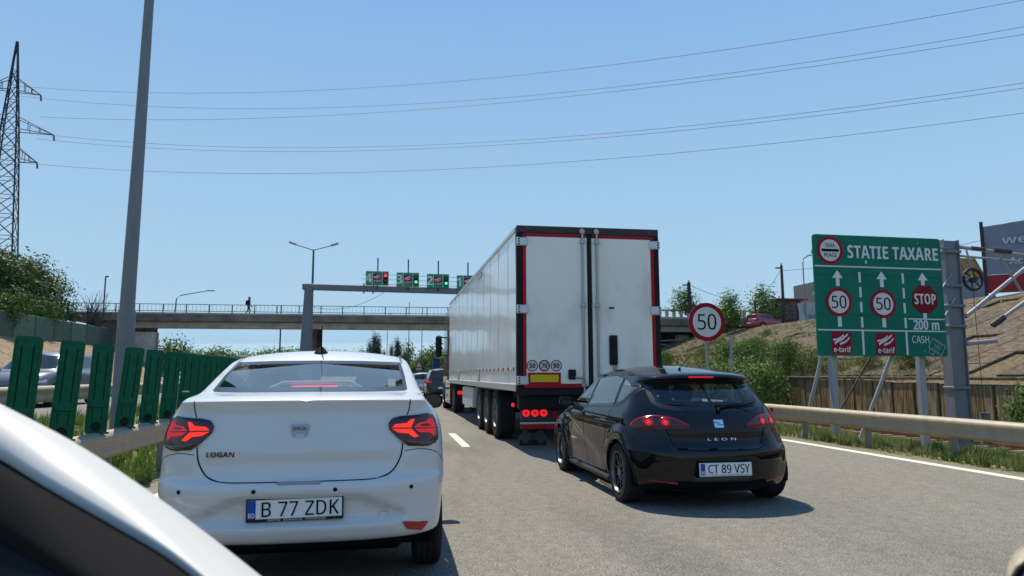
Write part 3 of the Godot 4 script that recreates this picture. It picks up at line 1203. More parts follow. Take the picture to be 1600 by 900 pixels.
	# catenary mast
	var cm := thing("catenary_mast", "grey railway catenary mast with bracket arms right of the green toll sign", "catenary mast", Vector3(13.72, -0.6, -15.4))
	lean(cm, 0.006, 0.0)
	var steel := galvanised("catenary_steel", Color(0.20, 0.21, 0.23))
	var m := MB.new()
	for x in [-0.21, 0.21]:
		m.box(Vector3(x, 2.6, 0), Vector3(0.03, 5.2, 0.30), 0.004)
	m.box(Vector3(0, 2.6, 0.08), Vector3(0.40, 5.16, 0.03))
	m.box(Vector3(0, 2.6, -0.08), Vector3(0.40, 5.16, 0.03))
	part("column", m, steel, cm)
	for y in [1.55, 3.05, 3.55, 4.05, 4.9]:
		part("clamp", MB.new().box(Vector3(0, y, 0), Vector3(0.50, 0.07, 0.36), 0.01), steel, cm)
	var wt := MB.new()
	var hub_c := Vector3(0.56, 4.22, 0.12)
	var rim := []
	for k in 28: rim.append(hub_c + Vector3(cos(TAU * k / 28), sin(TAU * k / 28), 0) * 0.26)
	wt.tube(rim, 0.038, 8, false, true)
	part("tension_wheel", wt, mat("iron_dark", Color(0.035, 0.035, 0.038), 0.6, 0.5), cm)
	for k in 6:
		var sp := MB.new()
		sp.tube([hub_c, hub_c + Vector3(cos(TAU * k / 6 + 0.3), sin(TAU * k / 6 + 0.3), 0) * 0.25], 0.018, 6)
		part("wheel_spoke", sp, mat("iron_dark", Color.BLACK), cm)
	var hubm := MB.new()
	hubm.tube([hub_c - Vector3(0, 0, 0.06), hub_c + Vector3(0, 0, 0.06)], 0.085, 14)
	part("wheel_hub", hubm, mat("iron_dark", Color.BLACK), cm)
	var tubes := [[0.2, 5.02, 2.9, 4.82, 0.045], [0.2, 4.80, 1.9, 4.72, 0.03], [0.25, 3.28, 2.6, 4.88, 0.05], [1.02, 3.10, 2.8, 4.15, 0.05], [1.35, 4.86, 1.95, 3.95, 0.03], [0.22, 4.35, 0.56, 4.22, 0.03], [0.42, 4.95, 0.56, 4.45, 0.022], [0.85, 3.72, 1.9, 3.9, 0.02], [0.22, 2.62, 1.1, 2.70, 0.055], [-0.3, 3.3, 0.02, 3.75, 0.025], [-0.35, 5.0, -0.1, 4.98, 0.03], [-0.32, 4.0, -0.02, 4.35, 0.02]]
	for q in tubes:
		var t := MB.new()
		t.tube([Vector3(q[0], q[1], 0.14), Vector3(q[2], q[3], 0.10)], q[4], 8)
		part("bracket_tube", t, galvanised("tube_steel", Color(0.34, 0.34, 0.35)), cm)
	for q in [[0.55, 5.00, 0.95, 4.98, 0.06], [1.0, 3.08, 1.35, 3.30, 0.085], [1.2, 4.97, 1.7, 4.95, 0.075]]:
		var t := MB.new()
		var a := Vector3(q[0], q[1], 0.14); var e := Vector3(q[2], q[3], 0.14)
		var pts := []; var rad := []
		for k in 17:
			pts.append(a.lerp(e, k / 16.0)); rad.append(q[4] * (1.0 if k % 2 else 0.7))
		t.tube(pts, rad, 10)
		part("insulator", t, mat("insulator_brown", Color(0.05, 0.035, 0.03), 0.3), cm)
	var cw := MB.new()
	cw.tube([Vector3(0.54, 3.98, 0.12), Vector3(0.60, 0.9, 0.12)], 0.008, 5)
	part("weight_rope", cw, mat("iron_dark", Color.BLACK), cm)
	var wts := MB.new()
	wts.lathe([Vector2(0.0, 0.0), Vector2(0.11, 0.0), Vector2(0.11, 0.75), Vector2(0, 0.75)], 14)
	part("weight_stack", wts, concrete("weight_grey", Color(0.12, 0.11, 0.10), Color(0.2, 0.19, 0.17), 91), cm).position = Vector3(0.60, 0.2, 0.12)
	# railway
	var rails := thing("railway_track", "rusty railway track in the cutting behind the right crash barrier", "railway track", Vector3(0, -0.84, 0))
	for x in [15.3, 16.75]:
		part("rail", MB.new().box(Vector3(x, 0.14, -40), Vector3(0.07, 0.15, 120), 0.01), mat("rust", Color(0.13, 0.06, 0.03), 0.8), rails)
	var sleeper := MB.new().box(Vector3.ZERO, Vector3(2.5, 0.14, 0.26), 0.02).mesh()
	for k in 60:
		var o := part("sleeper", sleeper, concrete("sleeper_grey", Color(0.14, 0.12, 0.10), Color(0.22, 0.2, 0.17), 93), rails)
		o.position = Vector3(16.0, 0.04, -12.0 - 0.65 * k)
	var bal := MB.new()
	strip("ballast", [Vector2(14.35, -0.83), Vector2(14.7, -0.80), Vector2(17.4, -0.80), Vector2(17.8, -0.83)], 40, -100, concrete("ballast_brown", Color(0.08, 0.06, 0.045), Color(0.2, 0.16, 0.12), 95))
	# retaining wall of upright concrete planks
	var wall := thing("retaining_wall", "stained retaining wall of upright concrete planks beyond the railway", "wall", Vector3(20.0, -0.86, 0))
	var pm := [concrete("plank_tan", Color(0.10, 0.062, 0.03), Color(0.31, 0.21, 0.11), 101, true, 1.1), concrete("plank_brown", Color(0.065, 0.042, 0.02), Color(0.25, 0.17, 0.085), 103, true, 1.1), concrete("plank_grey", Color(0.10, 0.072, 0.042), Color(0.29, 0.22, 0.135), 105, true, 1.1)]
	var z := -12.0
	var k2 := 0
	while z > -74.0:
		var pw: float = [0.62, 0.5, 0.75, 0.56][k2 % 4] if z > -45 else 1.8
		var top: float = 1.72 + 0.2 * clampf((-z - 18.0) / 14.0, -0.3, 1.0) + rng.randf_range(-0.03, 0.03)
		var o := part("plank", MB.new().box(Vector3(rng.randf_range(0.0, 0.05), top / 2, 0), Vector3(0.16, top, pw - 0.03), 0.02), pm[(k2 * 5 + k2 / 3) % 3], wall)
		o.position = Vector3(0, 0, z)
		z -= pw
		k2 += 1
	var cap := MB.new()
	cap.box(Vector3(0.1, 1.98, -40), Vector3(0.45, 0.12, 66), 0.03)
	part("coping", cap, concrete("coping_dark", Color(0.06, 0.05, 0.035), Color(0.16, 0.13, 0.09), 107), wall)
	# slope above it: earth, then concrete tiles
	strip("slope", [Vector2(20.1, 0.82), Vector2(26.0, 2.94), Vector2(33.0, 5.45), Vector2(36.0, 5.75), Vector2(70, 6.2), Vector2(160, 7.0)], 60, -84, grained("dry_earth", noise_texture(512, [[noise(0.02, 25, 5), 1.0], [noise(0.15, 26, 3), 0.5]], [Color(0.05, 0.052, 0.022), Color(0.10, 0.078, 0.045), Color(0.15, 0.115, 0.070), Color(0.20, 0.155, 0.10)], 0.2, 25), Vector3(0.4, 0.4, 0.4), 0.95))
	var tiles := thing("tiled_slope", "weathered slope of square concrete tiles above the retaining wall", "slope", Vector3(33.0, 5.50, 0))
	var dir := Vector2(-12.3, -4.42)
	var tl := dir.length()
	var tm := [concrete("tile_tan", Color(0.070, 0.055, 0.039), Color(0.150, 0.119, 0.086), 111), concrete("tile_grey", Color(0.064, 0.051, 0.038), Color(0.132, 0.107, 0.080), 113), concrete("tile_pale", Color(0.074, 0.056, 0.036), Color(0.155, 0.118, 0.078), 115)]
	var tb := Basis(Vector3(0, 0, 1), atan2(-dir.y, -dir.x))
	var tile := MB.new().box(Vector3.ZERO, Vector3(1.26, 0.14, 1.47), 0.02).mesh()
	for r in 10:
		for c in 34:
			var t := (r + 0.5) / 10.0 * 0.98
			var tz := -18.0 - 1.5 * c
			if tz < -30 and (r > 7 and rng.randf() < 0.8 or r == 7 and rng.randf() < 0.4): continue
			if rng.randf() < 0.05: continue
			if tz < -44 and r > 5: continue
			var o := part("tile", tile, tm[rng.randi() % 3], tiles)
			o.transform = Transform3D(tb * Basis(Vector3(1, 0, 0), rng.randf_range(-0.015, 0.015)), Vector3(dir.x * t, dir.y * t + rng.randf_range(-0.015, 0.025), tz))
	# on the plateau
	build_plateau()

func build_plateau() -> void:
	var grey_cloth := mat("banner_grey", Color(0.22, 0.24, 0.29), 0.7)
	var o := thing("banner", "grey and red advertising banner with faded lettering stretched at the top right", "banner", Vector3(38.4, 5.9, -40.0))
	o.rotation.y = -0.75
	var post := MB.new()
	post.box(Vector3(0, 2.6, 0.0), Vector3(0.2, 5.4, 0.2), 0.02)
	part("post", post, mat("post_dark", Color(0.05, 0.04, 0.05), 0.7), o)
	var post2 := MB.new()
	post2.box(Vector3(9.0, 2.9, 0), Vector3(0.2, 6.0, 0.2), 0.02)
	part("post", post2, mat("post_dark", Color.BLACK), o)
	var rows := []
	for r in 9:
		var row := PackedVector3Array()
		for c in 25:
			var x := c / 24.0 * 8.8 + 0.1
			row.append(Vector3(x, lerpf(1.75, 4.95 + x * 0.08, r / 8.0), 0.05 * sin(x * 3.0 + r) + 0.03 * sin(x * 7.0 - r * 2.0)))
		rows.append(row)
	part("cloth", MB.new().sheet(rows), grey_cloth, o)
	rows = []
	for r in 3:
		var row := PackedVector3Array()
		for c in 25:
			var x := c / 24.0 * 8.8 + 0.1
			row.append(Vector3(x, lerpf(0.55, 1.74, r / 2.0), 0.05 * sin(x * 3.0 + r) + 0.03 * sin(x * 7.0 - r * 2.0)))
		rows.append(row)
	part("red_cloth", MB.new().sheet(rows), mat("banner_red", Color(0.30, 0.035, 0.035), 0.7), o)
	lettering("weltt", 0.50, 2.5, Vector3(2.3, 3.95, 0.10), mat("banner_letters", Color(0.50, 0.52, 0.55), 0.7), o)
	lettering("Accept", 0.44, 2.1, Vector3(2.4, 2.55, 0.10), mat("banner_letters", Color.BLACK), o)
	# ochre shed roof behind the mast
	var shed := thing("ochre_shed", "low shed with an ochre roof behind the catenary mast", "shed", Vector3(40.4, 5.8, -45.0))
	part("wall", MB.new().box(Vector3(0, 1.1, 0), Vector3(3.4, 2.2, 2.5)), mat("shed_wall", Color(0.25, 0.3, 0.36), 0.8), shed)
	var rf := MB.new()
	rf.box(Vector3(0, 3.0, 0.6), Vector3(3.8, 1.9, 0.12), 0.02, Basis(Vector3(1, 0, 0), -0.5))
	part("roof", rf, mat("ochre", Color(0.42, 0.22, 0.06), 0.7), shed)
	for k in 6:
		part("roof_rib", MB.new().box(Vector3(-1.7 + 0.68 * k, 3.02, 0.67), Vector3(0.08, 1.8, 0.08), 0.01, Basis(Vector3(1, 0, 0), -0.5)), mat("ochre_dark", Color(0.22, 0.11, 0.035), 0.7), shed)
	# fence with a pale tarpaulin left of the toll sign
	var tarp := thing("tarpaulin", "pale crumpled tarpaulin fence beside the dark hut, left of the toll sign", "tarpaulin", Vector3(37.4, 5.9, -60.0))
	rows = []
	for r in 8:
		var row := PackedVector3Array()
		for c in 22:
			var x := c / 21.0 * 6.0
			row.append(Vector3(x, r / 7.0 * (2.0 + 0.05 * x) - 0.1, 0.12 * sin(x * 2.3 + r * 0.7) + 0.06 * sin(x * 6.0 - r)))
		rows.append(row)
	part("cloth", MB.new().sheet(rows), mat("tarp_pale", Color(0.42, 0.43, 0.43), 0.6), tarp)
	for x in [0.0, 3.0, 6.0]: part("post", MB.new().box(Vector3(x, 0.9, -0.2), Vector3(0.1, 2.4, 0.1)), mat("post_dark", Color.BLACK), tarp)
	lettering("voiot", 0.5, 2.2, Vector3(1.9, 0.7, 0.22), mat("tarp_letters", Color(0.12, 0.16, 0.2), 0.7), tarp)
	var hut := thing("hut", "dark hut with a red edged flat roof on top of the slope", "hut", Vector3(37.2, 5.8, -63.0))
	part("wall", MB.new().box(Vector3(0.2, 1.2, 0), Vector3(2.4, 2.4, 3.0)), concrete("hut_wall", Color(0.06, 0.055, 0.05), Color(0.14, 0.12, 0.11), 121), hut)
	part("roof", MB.new().box(Vector3(0.4, 2.5, 0), Vector3(3.2, 0.16, 3.6), 0.02), mat("hut_roof_red", Color(0.16, 0.05, 0.05), 0.7), hut)
	var blk := thing("apartment_block", "far dark apartment block rising left of the toll sign", "building", Vector3(98.0, 6.0, -150.0))
	part("wall", MB.new().box(Vector3(0, 8.0, 0), Vector3(6, 16.0, 8)), concrete("block_wall", Color(0.12, 0.12, 0.13), Color(0.2, 0.2, 0.22), 123), blk)
	for r in 6:
		for c in 2:
			part("window", MB.new().box(Vector3(-1.5 + 3.0 * c, 2.5 + 2.3 * r, 4.02), Vector3(1.4, 1.2, 0.08)), mat("window_dark", Color(0.03, 0.04, 0.05), 0.15), blk)
	# poles and wires on the plateau
	var wood := mat("pole_wood", Color(0.07, 0.055, 0.045), 0.9)
	for q in [[35.9, 6.0, -60.0, 5.3, 0.16, "tall dark wooden pole on the slope crest left of the toll sign"], [33.1, 5.5, -60.0, 2.4, 0.12, "short dark pole with a crossarm beside the red car"], [27.6, 6.9, -62.0, 2.9, 0.22, "broken dark trunk-like pole on the bridge end above the 50 sign"]]:
		var pl := thing("utility_pole", q[5], "utility pole", Vector3(q[0], q[1], q[2]))
		var b := MB.new()
		b.tube([Vector3.ZERO, Vector3(0.0, q[3], 0)], [q[4], q[4] * 0.75], 8)
		part("shaft", b, wood, pl)
		b = MB.new()
		b.box(Vector3(-0.25, q[3] - 0.25, 0), Vector3(0.7, 0.12, 0.12), 0.01)
		part("crossarm", b, wood, pl)
		b = MB.new()
		b.lathe([Vector2(0.07, 0), Vector2(0.09, 0.1), Vector2(0.05, 0.22), Vector2(0, 0.23)], 10)
		part("insulator", b, mat("insulator_pale", Color(0.4, 0.33, 0.25), 0.4), pl).position = Vector3(0, q[3], 0)
	var lp := thing("street_lamp", "thin pinkish street lamp standing just left of the toll sign", "street lamp", Vector3(38.1, 6.0, -60.0), 0.0, "street lamps")
	var lb := MB.new()
	lb.tube([Vector3.ZERO, Vector3(0, 5.6, 0), Vector3(0.1, 6.0, 0), Vector3(0.6, 6.3, 0)], 0.055, 6)
	part("pole", lb, mat("lamp_pink", Color(0.28, 0.20, 0.2), 0.6), lp)
	part("lamp_head", MB.new().box(Vector3(0.75, 6.33, 0), Vector3(0.45, 0.1, 0.18), 0.03), mat("lamp_head_grey", Color(0.3, 0.3, 0.3), 0.5), lp)
	for q in [[Vector3(27.6, 9.6, -62), Vector3(33.1, 7.8, -60), 0.35, "between the broken pole and the short pole"], [Vector3(33.1, 7.8, -60), Vector3(35.9, 11.0, -60), 0.3, "between the short pole and the tall pole"], [Vector3(35.9, 10.8, -60), Vector3(52, 13.2, -48), 0.6, "from the tall pole to the right"]]:
		wire(q[0], q[1], q[2], 0.022, "thin cable on the right-hand crest, " + q[3])

func wire(a: Vector3, b: Vector3, sag: float, r: float, label: String, group := "cables between poles") -> void:
	var pts := []
	for k in 41:
		var t := k / 40.0
		pts.append(a.lerp(b, t) - Vector3(0, sag * 4.0 * t * (1.0 - t), 0))
	var m := MB.new()
	m.tube(pts, r, 5, false)
	solo("cable", m, mat("cable_grey", Color(0.16, 0.18, 0.22), 0.6), label, "cable", group)

# ---------------------------------------------------------------- overpass, gantry
func build_bridge() -> void:
	var root := thing("bridge", "concrete road overpass crossing the motorway with a steel railing", "bridge", Vector3(0, 0, -72))
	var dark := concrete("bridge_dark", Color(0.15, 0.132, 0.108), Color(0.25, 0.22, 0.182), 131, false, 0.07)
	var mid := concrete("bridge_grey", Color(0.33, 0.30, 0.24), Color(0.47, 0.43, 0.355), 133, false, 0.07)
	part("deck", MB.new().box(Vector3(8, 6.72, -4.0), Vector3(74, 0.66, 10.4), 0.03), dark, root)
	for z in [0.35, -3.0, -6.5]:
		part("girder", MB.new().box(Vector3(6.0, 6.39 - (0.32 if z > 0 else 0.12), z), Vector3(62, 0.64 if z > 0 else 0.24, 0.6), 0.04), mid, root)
	part("kerb", MB.new().box(Vector3(8, 7.12, 1.0), Vector3(74, 0.16, 0.4), 0.02), mid, root)
	for z in [-0.5, -6.0]:
		for x in [-7.6, 10.5]:
			part("pier", MB.new().box(Vector3(x, 2.7, z), Vector3(1.3, 6.9, 1.0), 0.06), concrete("pier_brown", Color(0.09, 0.07, 0.055), Color(0.17, 0.14, 0.11), 135, false, 0.07), root)
	part("abutment", MB.new().box(Vector3(-25.6, 2.9, -3.6), Vector3(3.4, 7.0, 9.2), 0.05), concrete("pier_brown", Color.BLACK, Color.BLACK, 0), root)
	part("abutment_pillar", MB.new().box(Vector3(-22.2, 2.6, 0.6), Vector3(1.8, 5.5, 1.0), 0.05), mid, root)
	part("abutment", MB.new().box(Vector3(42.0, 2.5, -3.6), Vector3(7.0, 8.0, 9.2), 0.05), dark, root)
	var iron := mat("railing_iron", Color(0.06, 0.055, 0.05), 0.7)
	for zz in [1.05, -8.9]:
		for y in [7.98, 7.34]:
			var t := MB.new()
			t.tube([Vector3(-29.0, y, zz), Vector3(22.0, y, zz)], 0.035, 6)
			part("handrail", t, iron, root)
		var bal := MB.new()
		var x := -29.0
		while x < 8.0:
			bal.box(Vector3(x, 7.65, zz), Vector3(0.018, 0.64, 0.018))
			x += 0.36
		part("balusters", bal, iron, root).set_meta("kind", "stuff")
	for k in 26:
		for zz in [1.05, -8.9]:
			part("railing_post", MB.new().box(Vector3(-29.0 + 2.05 * k, 7.57, zz), Vector3(0.09, 0.86, 0.07), 0.01), iron, root)
	# concrete balustrade over the railway
	part("balustrade_rail", MB.new().box(Vector3(31.0, 8.02, 1.05), Vector3(18, 0.2, 0.36), 0.03), mid, root)
	part("balustrade_base", MB.new().box(Vector3(31.0, 7.2, 1.05), Vector3(18, 0.22, 0.4), 0.03), mid, root)
	var bl := MB.new().box(Vector3(0, 7.6, 0), Vector3(0.34, 0.66, 0.26), 0.04).mesh()
	for k in 22:
		part("balustrade_post", bl, mid, root).position = Vector3(22.6 + 0.8 * k, 0, 1.05)
	for x in [27.2, 31.5]:
		part("pier", MB.new().box(Vector3(x, 2.2, -1.0), Vector3(1.1, 6.6, 1.1), 0.05), mid, root)
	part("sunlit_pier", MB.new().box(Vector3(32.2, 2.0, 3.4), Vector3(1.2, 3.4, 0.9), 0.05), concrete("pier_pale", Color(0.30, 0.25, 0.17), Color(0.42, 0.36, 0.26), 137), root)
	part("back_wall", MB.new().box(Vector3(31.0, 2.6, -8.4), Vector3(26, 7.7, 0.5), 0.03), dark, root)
	for q in [[24.5, 5.3, 29.5, 4.2], [25.0, 4.6, 30.5, 4.9], [26.0, 3.9, 31.0, 3.5]]:
		var t := MB.new()
		t.tube([Vector3(q[0], q[1], 0.9), Vector3(q[2], q[3], 0.9)], 0.06, 6)
		part("pipe", t, galvanised("tube_steel", Color.BLACK), root)
	walker(Vector3(-13.3, 7.05, -71.6))
	# lamp on the bridge
	var lp := thing("street_lamp", "single-arm street lamp standing on the overpass at the left", "street lamp", Vector3(-20.9, 7.0, -75.0), 0.0, "street lamps")
	var b := MB.new()
	b.tube([Vector3.ZERO, Vector3(0.1, 1.9, 0), Vector3(0.5, 2.25, 0), Vector3(3.0, 2.75, 0)], [0.07, 0.06, 0.05, 0.04], 8)
	part("pole", b, mat("lamp_post_grey", Color(0.12, 0.125, 0.13), 0.5), lp)
	part("lamp_head", MB.new().box(Vector3(3.3, 2.78, 0), Vector3(0.75, 0.13, 0.3), 0.05), mat("lamp_head_grey", Color(0.3, 0.3, 0.3), 0.5), lp)

# a pedestrian: one continuous skin from tapered capsules joined smoothly
func skin(bones: Array, cell: float, k: float) -> MB:
	var lo := Vector3.INF; var hi := -Vector3.INF
	for b in bones:
		var m := Vector3.ONE * (maxf(b[2], b[3]) + k)
		lo = lo.min(b[0] - m).min(b[1] - m); hi = hi.max(b[0] + m).max(b[1] + m)
	var n := Vector3i(((hi - lo) / cell).ceil()) + Vector3i.ONE
	var f := PackedFloat32Array()
	f.resize(n.x * n.y * n.z)
	for z in n.z:
		for y in n.y:
			for x in n.x:
				var p := lo + Vector3(x, y, z) * cell
				var d := 10.0
				for b in bones:
					var ab: Vector3 = b[1] - b[0]
					var t := clampf((p - b[0]).dot(ab) / maxf(ab.length_squared(), 1e-6), 0.0, 1.0)
					var e: float = (p - b[0] - ab * t).length() - lerpf(b[2], b[3], t)
					var h := maxf(k - absf(d - e), 0.0) / k
					d = minf(d, e) - h * h * k * 0.25
				f[x + n.x * (y + n.y * z)] = d
	var out := MB.new()
	var idx := {}
	var step := [1, n.x, n.x * n.y]
	for z in n.z - 1:
		for y in n.y - 1:
			for x in n.x - 1:
				var o := x + n.x * (y + n.y * z)
				var c := Vector3.ZERO
				var m := 0
				for e in 12:
					var ax := e / 4
					var u: int = step[(ax + 1) % 3] * (e & 1) + step[(ax + 2) % 3] * ((e >> 1) & 1)
					var a := f[o + u]; var b2 := f[o + u + step[ax]]
					if (a < 0.0) != (b2 < 0.0):
						var q := Vector3.ZERO
						q[(ax + 1) % 3] = e & 1; q[(ax + 2) % 3] = (e >> 1) & 1; q[ax] = a / (a - b2)
						c += q; m += 1
				if m:
					var p := lo + (Vector3(x, y, z) + c / m) * cell
					var g := Vector3(f[o + 1] - f[o], f[o + n.x] - f[o], f[o + step[2]] - f[o])
					idx[o] = out.vert(p, g)
	for z in range(1, n.z - 1):
		for y in range(1, n.y - 1):
			for x in range(1, n.x - 1):
				var o := x + n.x * (y + n.y * z)
				for ax in 3:
					if (f[o] < 0.0) != (f[o + step[ax]] < 0.0):
						var s1: int = step[(ax + 1) % 3]; var s2: int = step[(ax + 2) % 3]
						var q := [o - s1 - s2, o - s2, o, o - s1]
						if q.all(func(i): return idx.has(i)):
							if f[o] < 0.0:
								out.face(idx[q[0]], idx[q[1]], idx[q[2]]); out.face(idx[q[0]], idx[q[2]], idx[q[3]])
							else:
								out.face(idx[q[0]], idx[q[2]], idx[q[1]]); out.face(idx[q[0]], idx[q[3]], idx[q[2]])
	return out

func walker(at: Vector3) -> void:   # walks towards +x
	var o := thing("person", "person in dark clothes with a rucksack walking across the overpass", "person", at)
	var legs := [[Vector3(0, 0.95, 0.09), Vector3(0.16, 0.50, 0.09), 0.095, 0.06], [Vector3(0.16, 0.50, 0.09), Vector3(0.14, 0.08, 0.09), 0.058, 0.042], [Vector3(0.14, 0.06, 0.09), Vector3(0.30, 0.04, 0.09), 0.042, 0.035],
		[Vector3(0, 0.95, -0.09), Vector3(-0.06, 0.50, -0.09), 0.095, 0.06], [Vector3(-0.06, 0.50, -0.09), Vector3(-0.30, 0.14, -0.09), 0.058, 0.042], [Vector3(-0.30, 0.12, -0.09), Vector3(-0.20, 0.03, -0.09), 0.042, 0.035]]
	var trunk := [[Vector3(0, 0.95, 0), Vector3(0.02, 1.12, 0), 0.15, 0.14], [Vector3(0.02, 1.12, 0), Vector3(0.03, 1.38, 0), 0.14, 0.15], [Vector3(0.03, 1.40, -0.15), Vector3(0.03, 1.40, 0.15), 0.075, 0.075], [Vector3(0.03, 1.43, 0), Vector3(0.06, 1.55, 0), 0.06, 0.055], [Vector3(0.07, 1.60, 0), Vector3(0.08, 1.68, 0), 0.085, 0.095], [Vector3(0.15, 1.61, 0), Vector3(0.175, 1.60, 0), 0.02, 0.014]]
	var arms := []
	for s in [-1.0, 1.0]:
		var el := Vector3(0.02 + 0.10 * s, 1.14, 0.23 * s); var wr := Vector3(0.12 + 0.16 * s, 0.92, 0.22 * s)
		arms.append_array([[Vector3(0.03, 1.40, 0.17 * s), el, 0.055, 0.042], [el, wr, 0.042, 0.03], [wr, wr + Vector3(0.03, -0.08, 0), 0.03, 0.03]])
		for k in 4: arms.append([wr + Vector3(0.03 + 0.012 * k - 0.02, -0.09, 0), wr + Vector3(0.04 + 0.014 * k - 0.02, -0.165 + 0.008 * absf(k - 1.5), 0.0), 0.009, 0.007])
		arms.append([wr + Vector3(0.04, -0.03, 0), wr + Vector3(0.085, -0.08, 0), 0.010, 0.008])
	part("body", skin(legs + trunk + arms, 0.022, 0.05), mat("clothes_maroon", Color(0.05, 0.018, 0.02), 0.9), o)
	part("head", skin([[Vector3(0.075, 1.60, 0), Vector3(0.085, 1.68, 0), 0.088, 0.098], [Vector3(0.16, 1.635, 0), Vector3(0.19, 1.61, 0), 0.018, 0.016]], 0.018, 0.03), mat("skin_tone", Color(0.28, 0.16, 0.10), 0.6), o)
	part("hair", skin([[Vector3(0.04, 1.70, 0), Vector3(0.07, 1.73, 0), 0.092, 0.085], [Vector3(0.0, 1.62, 0), Vector3(0.03, 1.68, 0), 0.06, 0.08]], 0.02, 0.03), mat("hair_dark", Color(0.02, 0.015, 0.012), 0.7), o)
	part("rucksack", skin([[Vector3(-0.17, 1.12, 0.0), Vector3(-0.15, 1.36, 0.0), 0.13, 0.11]], 0.025, 0.03), mat("bag_black", Color(0.015, 0.015, 0.018), 0.8), o)

func build_gantry() -> void:
	var root := thing("sign_gantry", "grey steel portal gantry carrying the numbered lane signs", "gantry", Vector3(-4.36, 0.0, -40.0))
	var steel := galvanised("gantry_steel", Color(0.17, 0.185, 0.21))
	var c := MB.new()
	c.tube([Vector3(-0.06, 0.0, 0), Vector3(0.06, 6.25, 0)], [0.40, 0.24], 8)
	part("column", c, steel, root)
	var c2 := MB.new()
	c2.tube([Vector3(15.6, -0.2, 0), Vector3(15.5, 6.0, 0)], [0.36, 0.24], 8)
	part("column", c2, steel, root)
	part("beam", MB.new().box(Vector3(7.7, 6.02, 0), Vector3(16.0, 0.34, 0.34), 0.04, Basis(Vector3(0, 0, 1), -0.012)), steel, root)
	for x in [3.0, 3.5]: part("flange", MB.new().box(Vector3(x, 6.07, 0), Vector3(0.08, 0.5, 0.5), 0.01), steel, root)
	for k in 3:
		var t := MB.new()
		t.tube([Vector3(2.9, 6.36 + 0.26 * k, -0.05), Vector3(9.6, 6.28 + 0.26 * k, -0.05)], 0.012, 5)
		part("guy_rod", t, mat("iron_dark", Color.BLACK), root)
	var hang := MB.new()
	var pts := []
	for k in 21:
		var t := k / 20.0
		pts.append(Vector3(0.3 + 4.0 * t, 5.0 + 1.0 * t * t - 0.9 * t * (1 - t), 0.1))
	hang.tube(pts, 0.012, 5)
	part("hanging_cable", hang, mat("cable_grey", Color(0.16, 0.18, 0.22), 0.6), root)
	var names := ["4", "3", "2", "1"]
	var green := mat("lane_green", Color(0.010, 0.28, 0.17), 0.45)
	for k in 4:
		var x := -0.64 + 1.68 * k
		var y := 6.63 - 0.045 * k
		var s := thing("lane_sign", "green overhead lane sign with the numeral %s, signal %s" % [names[k], ["red", "green", "green", "hidden by the lorry"][k]] if k != 1 else "green overhead lane sign reading 3, second from the left, signal green", "lane sign", Vector3(x, y, -39.75), 0.0, "numbered lane signs on the gantry")
		part("board", MB.new().box(Vector3(0, 0, 0), Vector3(1.24, 0.80, 0.1), 0.02), green, s)
		part("pole", MB.new().box(Vector3(0.02, 0.28, -0.09), Vector3(0.07, 1.75, 0.06)), mat("iron_dark", Color.BLACK), s)
		lettering(names[k], 0.50, 0.0, Vector3(-0.47, 0.0, 0.055), mat("sign_letters", Color.BLACK), s)
		part("line", MB.new().box(Vector3(-0.26, 0, 0.052), Vector3(0.03, 0.74, 0.006)), mat("sign_letters", Color.BLACK), s)
		part("line", MB.new().box(Vector3(0.27, 0, 0.052), Vector3(0.02, 0.74, 0.006)), mat("sign_letters", Color.BLACK), s)
		road_logo(s, 0.0, 0.0, 0.46, 0.50, 0.05, true)
		part("signal_housing", MB.new().box(Vector3(0.45, 0, 0.08), Vector3(0.21, 0.58, 0.1), 0.03), mat("signal_black", Color(0.012, 0.012, 0.012), 0.6), s)
		for j in 2:
			var b := MB.new()
			b.xf = Transform3D(Basis.IDENTITY, Vector3(0.45, 0.14 - 0.28 * j, 0.13))
			b.prism(circle(0.085, 20), 0.02)
			var on := (k == 0 and j == 0) or (k > 0 and j == 1)
			part("signal_light", b, (glow("signal_red", Color(0.9, 0.03, 0.05), 1.2) if j == 0 else glow("signal_green", Color(0.05, 0.85, 0.35), 1.0)) if on else mat("signal_off", Color(0.04, 0.03, 0.03), 0.3), s)
	# lamp with two arms behind the gantry
	var lp := thing("street_lamp", "slim two-armed street lamp rising behind the gantry column", "street lamp", Vector3(-4.85, 0.2, -47.0), 0.0, "street lamps")
	var b := MB.new()
	b.tube([Vector3.ZERO, Vector3(0.0, 9.2, 0)], [0.11, 0.06], 10)
	part("pole", b, mat("lamp_post_teal", Color(0.07, 0.12, 0.13), 0.5), lp)
	for q in [-1.0, 1.0]:
		b = MB.new()
		b.tube([Vector3(0, 9.15, 0), Vector3(q * 1.15, 9.5, 0)], 0.03, 6)
		part("arm", b, mat("lamp_post_teal", Color.BLACK), lp)
		part("lamp_head", MB.new().box(Vector3(q * 1.32, 9.58, 0), Vector3(0.52, 0.13, 0.28), 0.05, Basis(Vector3(0, 0, 1), q * 0.32)), mat("lamp_head_grey", Color(0.3, 0.3, 0.3), 0.5), lp)

